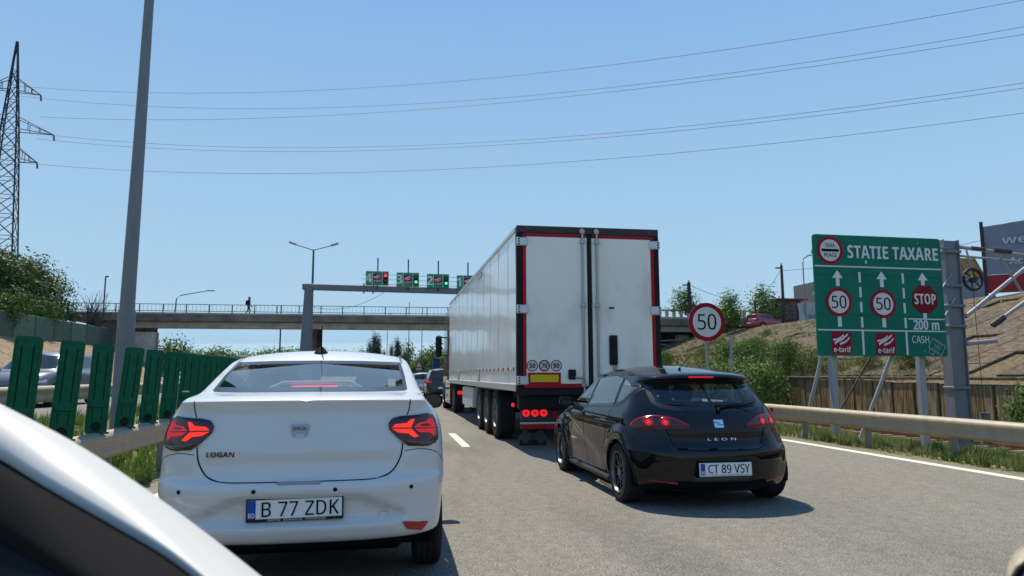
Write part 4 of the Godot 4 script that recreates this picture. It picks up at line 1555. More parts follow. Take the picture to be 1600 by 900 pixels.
# ---------------------------------------------------------------- articulated lorry
func build_trailer_truck() -> void:
	var root := thing("lorry", "articulated lorry with a dark red cab and white box trailer, brake lights lit", "lorry", Vector3(3.48, 0, -12.0))
	# local: x -1.3 .. 1.3, rear face at z = 0, front towards -z
	var skin_t := noise_texture(256, [[noise(0.008, 151, 4), 0.6]], [Color(0.72, 0.73, 0.70), Color(0.78, 0.785, 0.76), Color(0.81, 0.815, 0.79)], 0.03, 151)
	var skin_m := grained("trailer_white", skin_t, Vector3(0.15, 0.3, 0.15), 0.28)
	skin_m.clearcoat_enabled = true
	skin_m.clearcoat = 0.6
	skin_m.clearcoat_roughness = 0.08
	var door_m := grained("door_white", noise_texture(256, [[noise(0.01, 153, 5), 0.8], [noise(0.06, 154, 3), 0.2]], [Color(0.64, 0.60, 0.52), Color(0.82, 0.785, 0.70), Color(0.85, 0.815, 0.73)], 0.04, 153), Vector3(0.35, 0.2, 0.35), 0.5)
	var black := mat("frame_black", Color(0.014, 0.014, 0.015), 0.5)
	var box := part("box", MB.new().box(Vector3(0, 2.46, -6.86), Vector3(2.58, 2.84, 13.5), 0.03), skin_m, root)
	# side skin sheets with joints, both flanks
	for s in [-1.0, 1.0]:
		var rows := []
		for r in 11:
			var row := PackedVector3Array()
			for c in 60:
				var z := -0.14 - 13.4 * c / 59.0
				row.append(Vector3(s * (1.293 + 0.0022 * sin(z * 2.1 + r * 0.9) + 0.0010 * sin(z * 5.3 - r)), 1.12 + 2.68 * r / 10.0, z))
			rows.append(row)
		part("side_skin", MB.new().sheet(rows, s < 0.0), skin_m, root)
		part("top_rail", MB.new().box(Vector3(s * 1.285, 3.84, -6.86), Vector3(0.06, 0.09, 13.5), 0.015), mat("rail_alu", Color(0.5, 0.51, 0.51), 0.35, 0.5), root)
		part("bottom_rail", MB.new().box(Vector3(s * 1.285, 1.08, -6.86), Vector3(0.06, 0.13, 13.5), 0.015), mat("rail_alu", Color.BLACK), root)
		for k in 12:
			part("sheet_joint", MB.new().box(Vector3(s * 1.2945, 2.45, -1.15 * (k + 1) + 0.2), Vector3(0.006, 2.66, 0.010)), mat("joint_grey", Color(0.66, 0.67, 0.66), 0.4), root)
		for k in 46:
			part("marker_tape", MB.new().box(Vector3(s * 1.300, 1.40, -0.35 - 0.29 * k), Vector3(0.006, 0.055, 0.13)), mat("tape_red", Color(0.30, 0.03, 0.03), 0.4) if k % 2 == 0 else mat("tape_white", Color(0.6, 0.58, 0.55), 0.4), root)
		for z in [-5.2, -10.2]:
			part("side_plate", MB.new().box(Vector3(s * 1.302, 1.28, z), Vector3(0.02, 0.34, 0.34), 0.01), mat("plate_grey", Color(0.40, 0.40, 0.38), 0.5), root)
		part("roof_label", MB.new().box(Vector3(s * 1.302, 3.70, -5.1), Vector3(0.01, 0.12, 0.75)), mat("plate_grey", Color.BLACK), root)
	# rear frame and doors
	part("top_frame", MB.new().box(Vector3(0, 3.83, -0.04), Vector3(2.60, 0.13, 0.12), 0.012), mat("frame_grey", Color(0.045, 0.047, 0.05), 0.45), root)
	for s in [-1.0, 1.0]:
		part("side_frame", MB.new().box(Vector3(s * 1.25, 2.36, -0.04), Vector3(0.10, 2.82, 0.12), 0.012), black, root)
		for k in 2:
			var ml := part("marker_lamp", MB.new().box(Vector3(s * (1.12 - 0.06 * k), 3.845, 0.024), Vector3(0.035, 0.03, 0.02), 0.006), mat("reflector_red", Color.BLACK), root)
	part("bottom_frame", MB.new().box(Vector3(0, 1.02, -0.03), Vector3(2.60, 0.16, 0.14), 0.02), black, root)
	var red := mat("tape_bright_red", Color(0.36, 0.012, 0.02), 0.4)
	for s in [-1.0, 1.0]:
		part("red_tape", MB.new().box(Vector3(s * 1.17, 2.44, 0.004), Vector3(0.055, 2.62, 0.05)), red, root)
		part("red_tape", MB.new().box(Vector3(s * 0.60, 3.735, 0.004), Vector3(1.08, 0.05, 0.05)), red, root)
		var d := part("door", MB.new().box(Vector3(s * 0.590, 2.40, 0.0), Vector3(1.10, 2.60, 0.06), 0.012), door_m, root)
		var rx: float = s * 0.13
		var rod := MB.new()
		rod.tube([Vector3(rx, 1.0, 0.055), Vector3(rx, 3.86, 0.055)], 0.02, 10)
		part("lock_rod", rod, mat("rod_zinc", Color(0.36, 0.37, 0.38), 0.35, 0.7), d)
		for y in [1.12, 2.50, 3.62, 3.80]:
			part("rod_bracket", MB.new().box(Vector3(rx, y, 0.05), Vector3(0.09, 0.075, 0.06), 0.012), mat("rod_zinc", Color.BLACK), d)
		for y in [1.20, 2.42, 3.60]:
			var h := part("hinge", MB.new().box(Vector3(s * 1.21, y, 0.04), Vector3(0.20, 0.15, 0.05), 0.015), mat("hinge_alu", Color(0.55, 0.56, 0.56), 0.4, 0.5), d)
			for k in 3: part("hinge_bolt", MB.new().box(Vector3(s * 1.27, y + 0.045 * (k - 1), 0.068), Vector3(0.03, 0.025, 0.014), 0.006), black, h)
	part("red_tape", MB.new().box(Vector3(-0.66, 1.11, 0.046), Vector3(1.05, 0.065, 0.012)), red, root)
	part("red_tape", MB.new().box(Vector3(0.76, 1.31, 0.034), Vector3(0.46, 0.03, 0.01)), red, root)
	part("door_gap", MB.new().box(Vector3(0, 2.42, 0.014), Vector3(0.075, 2.66, 0.05), 0.01), black, root)
	# handles and locks
	part("door_handle", MB.new().box(Vector3(0.405, 1.72, 0.05), Vector3(0.15, 0.52, 0.05), 0.02), black, root)
	part("handle_slot", MB.new().box(Vector3(0.39, 2.46, 0.034), Vector3(0.10, 0.03, 0.014), 0.006), black, root)
	var lk := MB.new()
	lk.tube([Vector3(0.41, 1.46, 0.05), Vector3(0.41, 1.30, 0.06), Vector3(0.13, 1.29, 0.08)], 0.018, 8)
	lk.tube([Vector3(0.46, 1.46, 0.05), Vector3(0.47, 1.33, 0.06)], 0.014, 8)
	part("lock_lever", lk, mat("rod_zinc", Color.BLACK), root)
	part("lock_box", MB.new().box(Vector3(-0.345, 1.30, 0.05), Vector3(0.13, 0.17, 0.06), 0.015), black, root)
	var lv := MB.new()
	lv.tube([Vector3(-0.30, 1.25, 0.07), Vector3(-0.13, 1.24, 0.09), Vector3(-0.11, 1.10, 0.09)], 0.017, 8)
	part("lock_lever", lv, mat("rod_zinc", Color.BLACK), root)
	# stickers and marker plate
	for q in [[-1.04, "50", 0.80], [-0.83, "70", 0.74], [-0.62, "90", 0.82]]:
		var o := part("speed_sticker", ring(0.100 * q[2] / 0.8 * 0.8, 0.100, 0.005, 32), mat("sticker_ring", Color(0.33, 0.03, 0.04), 0.5) if q[1] == "70" else mat("sticker_ring_thin", Color(0.26, 0.12, 0.12), 0.5), root)
		o.position = Vector3(q[0], 1.45, 0.030)
		var f := MB.new()
		f.prism(circle(0.088, 32), 0.004)
		part("sticker_face", f, mat("sticker_face", Color(0.55, 0.54, 0.52), 0.5), o)
		lettering(q[1], 0.078, 0.105, Vector3(0, 0, 0.006), mat("ink", Color.BLACK), o, true, 0.003)
	var mp := part("marker_plate", MB.new().box(Vector3(-0.83, 1.235, 0.036), Vector3(0.575, 0.195, 0.014), 0.004), red, root)
	part("yellow_field", MB.new().box(Vector3(-0.83, 1.235, 0.042), Vector3(0.49, 0.125, 0.012), 0.003), mat("marker_yellow", Color(0.62, 0.44, 0.02), 0.4), mp)
	# chassis
	part("chassis", MB.new().box(Vector3(0, 0.86, -6.0), Vector3(1.0, 0.22, 11.6), 0.02), black, root)
	part("underrun_beam", MB.new().box(Vector3(0, 0.84, -0.2), Vector3(2.5, 0.28, 0.2), 0.03), black, root)
	part("lamp_beam", MB.new().box(Vector3(0, 0.60, -0.30), Vector3(2.36, 0.26, 0.10), 0.03), mat("lamp_beam", Color(0.05, 0.045, 0.05), 0.5), root)
	for s in [-1.0, 1.0]:
		for k in 3:
			var x: float = s * (1.10 - 0.155 * k)
			var b := MB.new()
			b.xf = Transform3D(Basis.IDENTITY, Vector3(x, 0.64, -0.25))
			b.prism(circle(0.066, 20), 0.02)
			var l := part("brake_light", b, glow("lorry_red", Color(0.75, 0.015, 0.02), 0.8), root)
			part("lamp_centre", MB.new().box(Vector3(x, 0.64, -0.222), Vector3(0.05, 0.022, 0.01), 0.004), mat("lamp_core_dark", Color(0.2, 0.004, 0.006), 0.3), l)
		var tri := MB.new()
		tri.xf = Transform3D(Basis.IDENTITY, Vector3(s * 0.60, 0.62, -0.25))
		tri.prism(vec([-0.075, -0.06, 0.075, -0.06, 0, 0.075]), 0.015)
		part("triangle_reflector", tri, mat("reflector_red", Color.BLACK), root)
		part("bumper_strip", MB.new().box(Vector3(s * 0.86, 0.40, -0.26), Vector3(0.66, 0.07, 0.05), 0.01), red, root)
		part("bumper_edge", MB.new().box(Vector3(s * 0.86, 0.465, -0.255), Vector3(0.68, 0.035, 0.06), 0.01), mat("edge_pale", Color(0.45, 0.43, 0.4), 0.5), root)
		var flap := part("mud_flap", MB.new().box(Vector3(s * 0.93, 0.24, -0.5), Vector3(0.48, 0.36, 0.02), 0.004), mat("flap_rubber", Color(0.02, 0.02, 0.021), 0.8), root)
		for k in 5:
			for m in [-1.0, 1.0]:
				var st := MB.new()
				st.box(Vector3(s * 0.93 + m * (0.07 + 0.032 * k), 0.22 + 0.02 * (k - 2), -0.487), Vector3(0.014, 0.20, 0.006), 0.0, Basis(Vector3(0, 0, 1), m * 0.7))
				part("flap_stripe", st, mat("flap_pale", Color(0.15, 0.15, 0.15), 0.7), flap)
		var em := MB.new()
		em.xf = Transform3D(Basis.IDENTITY, Vector3(s * 0.93, 0.22, -0.489))
		em.prism(circle(0.065, 18), 0.008)
		part("flap_emblem", em, mat("flap_dim", Color(0.05, 0.05, 0.055), 0.6), flap)
		var lamp := MB.new()
		lamp.box(Vector3(s * 1.24, 0.76, -0.75), Vector3(0.05, 0.07, 0.07), 0.015)
		part("side_lamp", lamp, glow("lorry_red", Color.BLACK, 0.8), root)
	var axle_z := [-2.75, -4.06, -5.37]
	for z in axle_z:
		for s in [-1.0, 1.0]:
			big_wheel(root, Vector3(s * 1.10, 0.51, z), s)
	for s in [-1.0, 1.0]:
		part("wheel_guard", MB.new().box(Vector3(s * 1.12, 1.0, -4.06), Vector3(0.34, 0.03, 3.9), 0.01), black, root)
		part("pallet_box", MB.new().box(Vector3(s * 1.16, 0.70, -8.0), Vector3(0.22, 0.52, 2.5), 0.03), mat("box_alu", Color(0.50, 0.51, 0.50), 0.45, 0.3), root)
		part("leg", MB.new().box(Vector3(s * 0.8, 0.6, -10.6), Vector3(0.16, 0.8, 0.16), 0.02), black, root)
	# tractor
	var crimson := paint("cab_red", Color(0.10, 0.016, 0.022))
	part("tractor_chassis", MB.new().box(Vector3(0, 0.75, -14.0), Vector3(0.95, 0.3, 6.0), 0.03), black, root)
	for s in [-1.0, 1.0]:
		big_wheel(root, Vector3(s * 1.02, 0.51, -13.0), s)
		big_wheel(root, Vector3(s * 1.10, 0.51, -16.5), s)
		part("wheel_arch", MB.new().box(Vector3(s * 1.05, 1.08, -13.0), Vector3(0.5, 0.06, 1.2), 0.02), black, root)
		part("side_skirt", MB.new().box(Vector3(s * 1.20, 0.66, -14.7), Vector3(0.12, 0.85, 2.0), 0.05), crimson, root)
		for y in [0.55, 0.80]:
			part("step_hole", MB.new().box(Vector3(s * 1.262, y, -14.9), Vector3(0.012, 0.12, 0.28), 0.004), black, root)
		part("air_deflector", MB.new().box(Vector3(s * 1.20, 2.35, -14.55), Vector3(0.07, 2.5, 0.95), 0.03, Basis(Vector3(0, 1, 0), -s * 0.06)), crimson, root)
		part("tail_lamp", MB.new().box(Vector3(s * 1.0, 0.70, -12.3), Vector3(0.24, 0.12, 0.05), 0.02), glow("lorry_red", Color.BLACK, 0.8), root)
		part("wing_mirror", MB.new().box(Vector3(s * 1.50, 2.42, -16.2), Vector3(0.24, 0.85, 0.18), 0.07), mat("mirror_case", Color(0.02, 0.016, 0.018), 0.4), root)
		var arm := MB.new()
		arm.tube([Vector3(s * 1.2, 2.75, -16.2), Vector3(s * 1.5, 2.8, -16.2)], 0.03, 6)
		arm.tube([Vector3(s * 1.2, 2.05, -16.3), Vector3(s * 1.5, 2.1, -16.2)], 0.025, 6)
		part("mirror_arm", arm, black, root)
	var cab_prof := vec([-15.0, 0.75, -15.0, 3.62, -15.6, 3.85, -16.3, 3.66, -16.95, 2.95, -17.2, 1.95, -17.3, 0.95, -17.2, 0.45, -16.98, 0.45, -16.9, 0.85, -16.5, 1.08, -16.1, 0.85, -16.0, 0.6, -15.2, 0.6])
	var cp := PackedVector2Array()
	for q in cab_prof: cp.append(Vector2(-q.x, q.y))
	var cab := MB.new()
	cab.xf = Transform3D(Basis(Vector3(0, 1, 0), PI / 2), Vector3(-1.22, 0, 0))
	cab.prism(cp, 2.44)
	part("cab", cab, crimson, root)
	for s in [-1.0, 1.0]:
		part("cab_window", MB.new().box(Vector3(s * 1.222, 2.4, -16.35), Vector3(0.012, 0.8, 0.8), 0.004), mat("window_dark", Color(0.03, 0.04, 0.05), 0.15), root)
	part("windscreen", MB.new().box(Vector3(0, 2.45, -17.09), Vector3(2.2, 0.95, 0.02), 0.004, Basis(Vector3(1, 0, 0), -0.24)), mat("window_dark", Color.BLACK), root)

func big_wheel(parent: Node3D, at: Vector3, side: float) -> void:
	wheel(parent, "lorry", 0.51, 0.36, 0.29, at, side, 8, mat("rim_grey", Color(0.16, 0.16, 0.16), 0.5, 0.4))

# ---------------------------------------------------------------- the white saloon ahead
func interior(root: Node3D, rear_seat_z: float, front_seat_z: float, dash_z: float, floor_y: float, head: float, half: float) -> void:
	var dark := mat("seat_cloth", Color(0.03, 0.032, 0.035), 0.9)
	var under := MB.new()
	under.box(Vector3(0, 0.36, (rear_seat_z + dash_z) / 2), Vector3(1.24, 0.3, rear_seat_z - dash_z + 0.9), 0.02)
	under.box(Vector3(0, floor_y * 0.5 + 0.32, dash_z - 0.1), Vector3(half * 1.7, 0.5, 0.45), 0.08)
	part("dashboard", under, mat("dash_plastic", Color(0.02, 0.02, 0.022), 0.7), root)
	for s in [-1, 1]:
		var b := MB.new()
		b.box(Vector3(0, 0.66, 0), Vector3(0.5, 0.62, 0.14), 0.06, Basis(Vector3(1, 0, 0), -0.2))
		b.box(Vector3(0, head - 0.05, 0.1), Vector3(0.27, 0.19, 0.1), 0.045)
		b.tube([Vector3(-0.07, head - 0.25, 0.08), Vector3(-0.07, head - 0.08, 0.1)], 0.008, 6)
		b.tube([Vector3(0.07, head - 0.25, 0.08), Vector3(0.07, head - 0.08, 0.1)], 0.008, 6)
		var o := part("seat", b, dark, root)
		o.position = Vector3(s * 0.36, 0.0, front_seat_z)
	var r := MB.new()
	r.box(Vector3(0, 0.68, rear_seat_z), Vector3(half * 1.6, 0.58, 0.14), 0.06, Basis(Vector3(1, 0, 0), -0.25))
	for x in [-0.42, 0.42]: r.box(Vector3(x, head - 0.19, rear_seat_z + 0.12), Vector3(0.26, 0.13, 0.09), 0.04)
	part("rear_bench", r, dark, root)
	var w := MB.new()
	var ring_ := []
	for k in 24: ring_.append(Vector3(-0.36 + 0.18 * cos(TAU * k / 24), 0.93 + 0.17 * sin(TAU * k / 24), dash_z + 0.32 + 0.06 * sin(TAU * k / 24)))
	w.tube(ring_, 0.014, 6, false, true)
	w.box(Vector3(-0.36, 0.93, dash_z + 0.30), Vector3(0.16, 0.1, 0.05), 0.02)
	part("steering_wheel", w, mat("dash_plastic", Color.BLACK), root)

func build_white_sedan() -> void:
	var root := thing("white_car", "white four-door saloon ahead in the left lane, seen square from behind with brake lights on", "car", Vector3(-0.487, 0, -6.498))
	var white := paint("white_paint", Color(0.58, 0.585, 0.575))
	var c := Shape.new()
	c.front_taper = 0.010
	c.rear_taper = 0.010
	c.bend = func(p: Vector3, zone: int) -> Vector3:
		if zone == 0:
			var ax := absf(p.x)
			# hollow round the number plate, a soft crease on the lid and the ledge over the bumper corners
			var edge := lerpf(0.60, 0.33, clampf((p.y - 0.49) / 0.115, 0.0, 1.0))
			var k := smoothstep(edge + 0.012, edge - 0.03, ax) * smoothstep(0.448, 0.462, p.y) * smoothstep(0.618, 0.596, p.y)
			p.z -= 0.040 * k
			if p.y > 0.69 and p.y < 1.06:
				p.z -= 0.016 * smoothstep(0.7, 0.79, p.y) * smoothstep(0.85, 0.80, p.y) * smoothstep(0.6, 0.5, ax)
			# fog reflector pocket
			var f := smoothstep(0.56, 0.60, ax) * smoothstep(0.82, 0.76, ax) * smoothstep(0.335, 0.36, p.y) * smoothstep(0.45, 0.43, p.y)
			p.z -= 0.014 * f
		elif zone == 1:
			p.x += 0.008 * smoothstep(0.5, 0.66, p.y) * smoothstep(0.86, 0.7, p.y) * (1.0 - smoothstep(0.35, 0.62, absf(p.z - 1.29)))
		return p
	c.setup([
		[0.330, 2.07, -2.07, 0.80, 0.40, 2.6, 0.45, 2.6, 0.0],
		[0.338, 2.13, -2.13, 0.83, 0.42, 2.6, 0.45, 2.6, 0.008],
		[0.362, 2.17, -2.16, 0.85, 0.44, 2.6, 0.45, 2.6, 0.010],
		[0.432, 2.196, -2.19, 0.862, 0.45, 2.6, 0.5, 2.6, 0.008],
		[0.448, 2.182, -2.19, 0.865, 0.45, 2.6, 0.5, 2.6, 0.006],
		[0.58, 2.186, -2.20, 0.876, 0.45, 2.6, 0.5, 2.6, 0.0],
		[0.625, 2.198, -2.19, 0.880, 0.45, 2.6, 0.5, 2.6, 0.0],
		[0.685, 2.186, -2.17, 0.882, 0.45, 2.6, 0.55, 2.5, 0.0],
		[0.705, 2.160, -2.16, 0.882, 0.45, 2.6, 0.55, 2.5, 0.0],
		[0.81, 2.148, -2.10, 0.880, 0.45, 2.6, 0.6, 2.5, 0.0],
		[0.93, 2.128, -1.90, 0.872, 0.45, 2.6, 0.7, 2.5, 0.0],
		[1.02, 2.108, -1.25, 0.850, 0.44, 2.6, 0.6, 2.6, 0.004],
		[1.07, 2.10, -1.08, 0.825, 0.42, 2.6, 0.4, 2.6, 0.008],
		[1.115, 2.105, -0.99, 0.785, 0.36, 2.6, 0.35, 2.7, 0.010],
		[1.137, 2.112, -0.94, 0.765, 0.33, 2.7, 0.33, 2.8, 0.012],
		[1.146, 2.098, -0.92, 0.757, 0.32, 2.8, 0.32, 2.8, 0.014],
		[1.160, 2.02, -0.89, 0.748, 0.30, 2.9, 0.31, 2.8, 0.017],
		[1.185, 1.72, -0.84, 0.735, 0.28, 3.2, 0.30, 2.8, 0.022],
		[1.20, 1.66, -0.80, 0.726, 0.26, 3.2, 0.30, 2.8, 0.024],
		[1.30, 1.38, -0.58, 0.684, 0.22, 3.2, 0.28, 2.8, 0.016],
		[1.385, 1.13, -0.38, 0.648, 0.2, 3.2, 0.26, 2.8, 0.014],
		[1.405, 1.06, -0.30, 0.634, 0.2, 3.0, 0.26, 2.8, 0.020],
		[1.428, 0.93, -0.24, 0.612, 0.2, 3.0, 0.26, 2.8, 0.034],
		[1.440, 0.82, -0.18, 0.594, 0.2, 3.0, 0.26, 2.8, 0.044],
	])
	c.roof_bow = 0.018
	var win := mirrored([Vector2(0, 1.196), Vector2(0.45, 1.194), Vector2(0.605, 1.196), Vector2(0.622, 1.205), Vector2(0.610, 1.30), Vector2(0.585, 1.388), Vector2(0.57, 1.394), Vector2(0.3, 1.403), Vector2(0, 1.406)])
	var shield := mirrored([Vector2(0, 1.06), Vector2(0.55, 1.05), Vector2(0.66, 1.07), Vector2(0.60, 1.30), Vector2(0.54, 1.395), Vector2(0.3, 1.405), Vector2(0, 1.408)])
	var side_a := vec([-0.86, 1.06, 0.13, 1.07, 0.12, 1.385, -0.30, 1.37, -0.62, 1.23])
	var side_b := vec([0.20, 1.07, 1.02, 1.09, 1.22, 1.13, 0.98, 1.36, 0.19, 1.385])
	var holes := [[0, c.inset(c.resample(win, 0.05), 0.014)], [2, c.inset(c.resample(shield, 0.05), 0.03)], [1, side_a], [1, side_b]]
	part("body", c.body([[1.29, 0.31, 0.37], [-1.36, 0.31, 0.37]], holes, 0.026, 0.86), white, root)
	var wells := MB.new()
	for z in [1.29, -1.36]:
		wheel_well(wells, z, 0.31, 0.375, 0.6, 0.80)
		wheel_well(wells, z, 0.31, 0.375, -0.6, -0.80)
	wells.box(Vector3(0, 0.27, 0), Vector3(1.2, 0.16, 3.4), 0.03)
	part("underbody", wells, mat("underbody_black", Color(0.012, 0.012, 0.012), 0.9), root)
	for s in [-1.0, 1.0]:
		for z in [1.29, -1.36]:
			wheel(root, "plain", 0.31, 0.19, 0.205, Vector3(s * 0.775, 0.31, z), s, 7, mat("rim_silver", Color(0.5, 0.5, 0.5), 0.35, 0.8))
	# glass
	var clear := glass("rear_glass", Color(0.15, 0.195, 0.225), 0.50)
	var gl := MB.new()
	c.fill(gl, 0, c.inset(c.resample(win, 0.05), 0.022), 0.003, 1.0, 0.06)
	var rw := part("rear_window", gl, clear, root)
	part("window_border", c.band(MB.new(), 0, win, 0.026, 0.004), mat("frit_blue", Color(0.035, 0.042, 0.05), 0.12), rw)
	var gf := MB.new()
	c.fill(gf, 2, c.inset(c.resample(shield, 0.05), 0.03), 0.003, 1.0, 0.08)
	var ws := part("windscreen", gf, glass("clear_glass", Color(0.3, 0.36, 0.36), 0.12), root)
	part("window_border", c.band(MB.new(), 2, shield, 0.05, 0.004), mat("frit_black", Color(0.012, 0.012, 0.014), 0.25), ws)
	for s in [-1.0, 1.0]:
		for poly in [side_a, side_b]:
			var gs := MB.new()
			c.fill(gs, 1, poly, 0.004, s, 0.08)
			var w2 := part("side_window", gs, glass("side_glass", Color(0.25, 0.3, 0.3), 0.25), root)
			part("window_border", c.band(MB.new(), 1, c.inset(poly, -0.015), 0.04, 0.005, s), mat("frit_black", Color.BLACK), w2)
	# boot lid joints
	var j := MB.new()
	for s in [-1.0, 1.0]:
		var lid := []
		for q in smooth_line(vec([0.630, 1.15, 0.626, 1.10, 0.612, 1.055])): lid.append(Vector2(q.x * s, q.y))
		c.line(j, 0, lid, 0.008)
		lid = []
		for q in smooth_line(vec([0.588, 0.89, 0.578, 0.825, 0.556, 0.772, 0.520, 0.728, 0.465, 0.703, 0.40, 0.695, 0.3, 0.694, 0.0, 0.694])): lid.append(Vector2(q.x * s, q.y))
		c.line(j, 0, lid, 0.009)
		var ba := []
		for q in smooth_line(vec([0.60, 0.845, 0.70, 0.85, 0.80, 0.82, 0.86, 0.74])): ba.append(Vector2(q.x * s, q.y))
		c.line(j, 0, ba, 0.004)
	part("panel_gap", j, mat("gap_black", Color(0.006, 0.008, 0.012), 0.6), root)
	var grey_line := MB.new()
	c.line(grey_line, 0, [Vector2(0.455, 0.50), Vector2(0.506, 0.498), Vector2(0.507, 0.455), Vector2(0.455, 0.458), Vector2(0.455, 0.50)], 0.003)
	part("tow_cover", grey_line, mat("gap_grey", Color(0.32, 0.34, 0.36), 0.5), root)
	var notch := MB.new()
	notch.box(Vector3(0.0, 0.684, 2.178), Vector3(0.25, 0.03, 0.02), 0.008)
	part("boot_handle", notch, mat("handle_grey", Color(0.30, 0.31, 0.32), 0.5), root)
	# roof ditch strips
	for s in [-1.0, 1.0]:
		var strip := MB.new()
		var pts := []
		for k in 16:
			var z := lerpf(1.03, -0.2, k / 15.0)
			pts.append(Vector3(s * 0.585, 1.449 - 0.018 * pow(absf(z - 0.3), 2.0), z))
		strip.tube(pts, 0.008, 6)
		part("roof_strip", strip, mat("roof_strip_grey", Color(0.25, 0.22, 0.19), 0.6), root)
	# lamps
	var lamp := vec([0.524, 1.040, 0.571, 1.050, 0.656, 1.053, 0.732, 1.058, 0.770, 1.045, 0.798, 0.973, 0.804, 0.921, 0.790, 0.878, 0.744, 0.863, 0.622, 0.871, 0.563, 0.917, 0.508, 0.969, 0.500, 1.009])
	var lit := [vec([0.515, 0.981, 0.536, 1.000, 0.605, 1.005, 0.627, 1.026, 0.651, 1.027, 0.631, 0.977]), vec([0.515, 0.973, 0.631, 0.969, 0.677, 0.922, 0.647, 0.918, 0.613, 0.943, 0.555, 0.950]),
		vec([0.644, 0.976, 0.672, 0.999, 0.721, 1.007, 0.733, 1.025, 0.762, 1.020, 0.780, 0.968]), vec([0.650, 0.968, 0.780, 0.961, 0.771, 0.919, 0.741, 0.940, 0.680, 0.947])]
	for s in [-1.0, 1.0]:
		var shell := flip_x(lamp, s)
		var t := part("tail_lamp", c.fill(MB.new(), 0, smooth_ring(shell, 3), 0.014, 1.0, 0.03), paint("lamp_shell", Color(0.045, 0.003, 0.007)), root)
		part("lamp_edge", c.band(MB.new(), 0, shell, 0.012, 0.012), mat("lamp_edge_dark", Color(0.012, 0.002, 0.004), 0.2), t)
		for k in 4:
			var m := glow("brake_orange", Color(0.95, 0.028, 0.008), 0.75) if k < 2 else glow("brake_red", Color(0.6, 0.008, 0.010), 0.55)
			part("brake_light", c.plate(MB.new(), 0, flip_x(lit[k], s), 0.0175), m, t)
		part("clear_lens", c.fill(MB.new(), 0, flip_x(vec([0.598, 0.908, 0.790, 0.905, 0.783, 0.882, 0.734, 0.870, 0.630, 0.877]), s), 0.0165, 1.0, 0.03), mat("lens_smoke", Color(0.10, 0.06, 0.06), 0.15), t)
		part("reflector", c.fill(MB.new(), 0, flip_x(vec([0.585, 0.440, 0.752, 0.436, 0.742, 0.402, 0.708, 0.368, 0.632, 0.370]), s), 0.006, 1.0, 0.03), mat("reflector_red", Color(0.38, 0.012, 0.015), 0.2), root)
	for q in [[-0.670, 0.641], [-0.245, 0.647], [0.204, 0.648], [0.641, 0.638]]:
		var b := MB.new()
		var p := c.lift(0, Vector2(q[0], q[1]), 1.0, 0.0)
		var no := c.out(0, Vector2(q[0], q[1]))
		b.tube([p - no * 0.01, p + no * 0.003], 0.012, 14)
		part("parking_sensor", b, mat("ink", Color.BLACK), root)
	# badge: a shield outline with letters across it
	var bz := c.end_face(-0.01, 0.97, 0).z
	var shield_badge := MB.new()
	shield_badge.xf = Transform3D(Basis(Vector3(1, 0, 0), 0.05), Vector3(-0.010, 0.968, bz))
	shield_badge.prism(vec([-0.052, 0.046, 0.052, 0.046, 0.044, -0.012, 0.028, -0.046, 0.012, -0.052, -0.012, -0.052, -0.028, -0.046, -0.044, -0.012]), 0.008)
	var chrome := mat("chrome", Color(0.75, 0.77, 0.8), 0.12, 1.0)
	var bd := part("badge", shield_badge, mat("badge_steel", Color(0.34, 0.40, 0.48), 0.3, 0.35), root)
	var inner := MB.new()
	inner.xf = shield_badge.xf
	inner.prism(vec([-0.027, -0.006, 0.027, -0.006, 0.016, -0.034, 0.008, -0.038, -0.008, -0.038, -0.016, -0.034]), 0.0095)
	part("badge_hollow", inner, mat("badge_grey", Color(0.50, 0.56, 0.62), 0.3, 0.2), bd)
	lettering("DACIA", 0.019, 0.075, Vector3(-0.010, 0.992, bz + 0.009), mat("badge_letters", Color(0.06, 0.07, 0.08), 0.4), bd)
	lettering("LOGAN", 0.028, 0.157, Vector3(-0.448, 0.848, c.end_face(-0.448, 0.848, 0).z + 0.004), mat("badge_dark", Color(0.05, 0.055, 0.06), 0.25, 0.8), root).rotation.y = -0.1
	var pl := number_plate(root, "B 77 ZDK", Vector3(-0.017, 0.541, 2.160), 0.52, mat("plate_holder", Color(0.015, 0.018, 0.03), 0.4), 0.0, "AUTO  SERVICE  VANZARI")
	pl.rotation.z = 0.012
	# aerial, mirrors, shelf lamp and rear-view mirror
	var a := MB.new()
	a.xf = Transform3D(Basis.IDENTITY, Vector3(-0.012, 1.470, 0.90))
	a.lathe([Vector2(0.052, 0), Vector2(0.034, 0.022), Vector2(0.014, 0.046), Vector2(0.0, 0.048)], 14)
	a.tube([Vector3(0, 0.03, 0), Vector3(0.006, 0.20, 0.04)], [0.007, 0.0045], 6)
	part("aerial", a, mat("ink", Color.BLACK), root)
	for s in [-1.0, 1.0]:
		door_mirror(root, Vector3(s * 0.925, 1.05, -0.60), s, white, 0.20, 0.145)
	var brake := MB.new()
	brake.box(Vector3(0.01, 1.222, 1.545), Vector3(0.30, 0.020, 0.03), 0.006)
	part("high_brake_light", brake, glow("brake_mid", Color(1.0, 0.02, 0.01), 1.6), root)
	interior(root, 1.12, 0.22, -0.72, 0.9, 1.27, 0.72)
	var shelf := MB.new()
	shelf.box(Vector3(0, 1.17, 1.36), Vector3(1.25, 0.03, 0.5), 0.01)
	part("parcel_shelf", shelf, mat("shelf_grey", Color(0.09, 0.10, 0.10), 0.9), root)
	var arch_ := MB.new()
	arch_.tube([Vector3(-0.30, 1.20, 1.56), Vector3(-0.20, 1.25, 1.50), Vector3(0.24, 1.253, 1.50), Vector3(0.34, 1.20, 1.56)], 0.013, 8)
	part("shelf_trim", arch_, mat("trim_pale", Color(0.62, 0.72, 0.66), 0.5), root)
	var rv := MB.new()
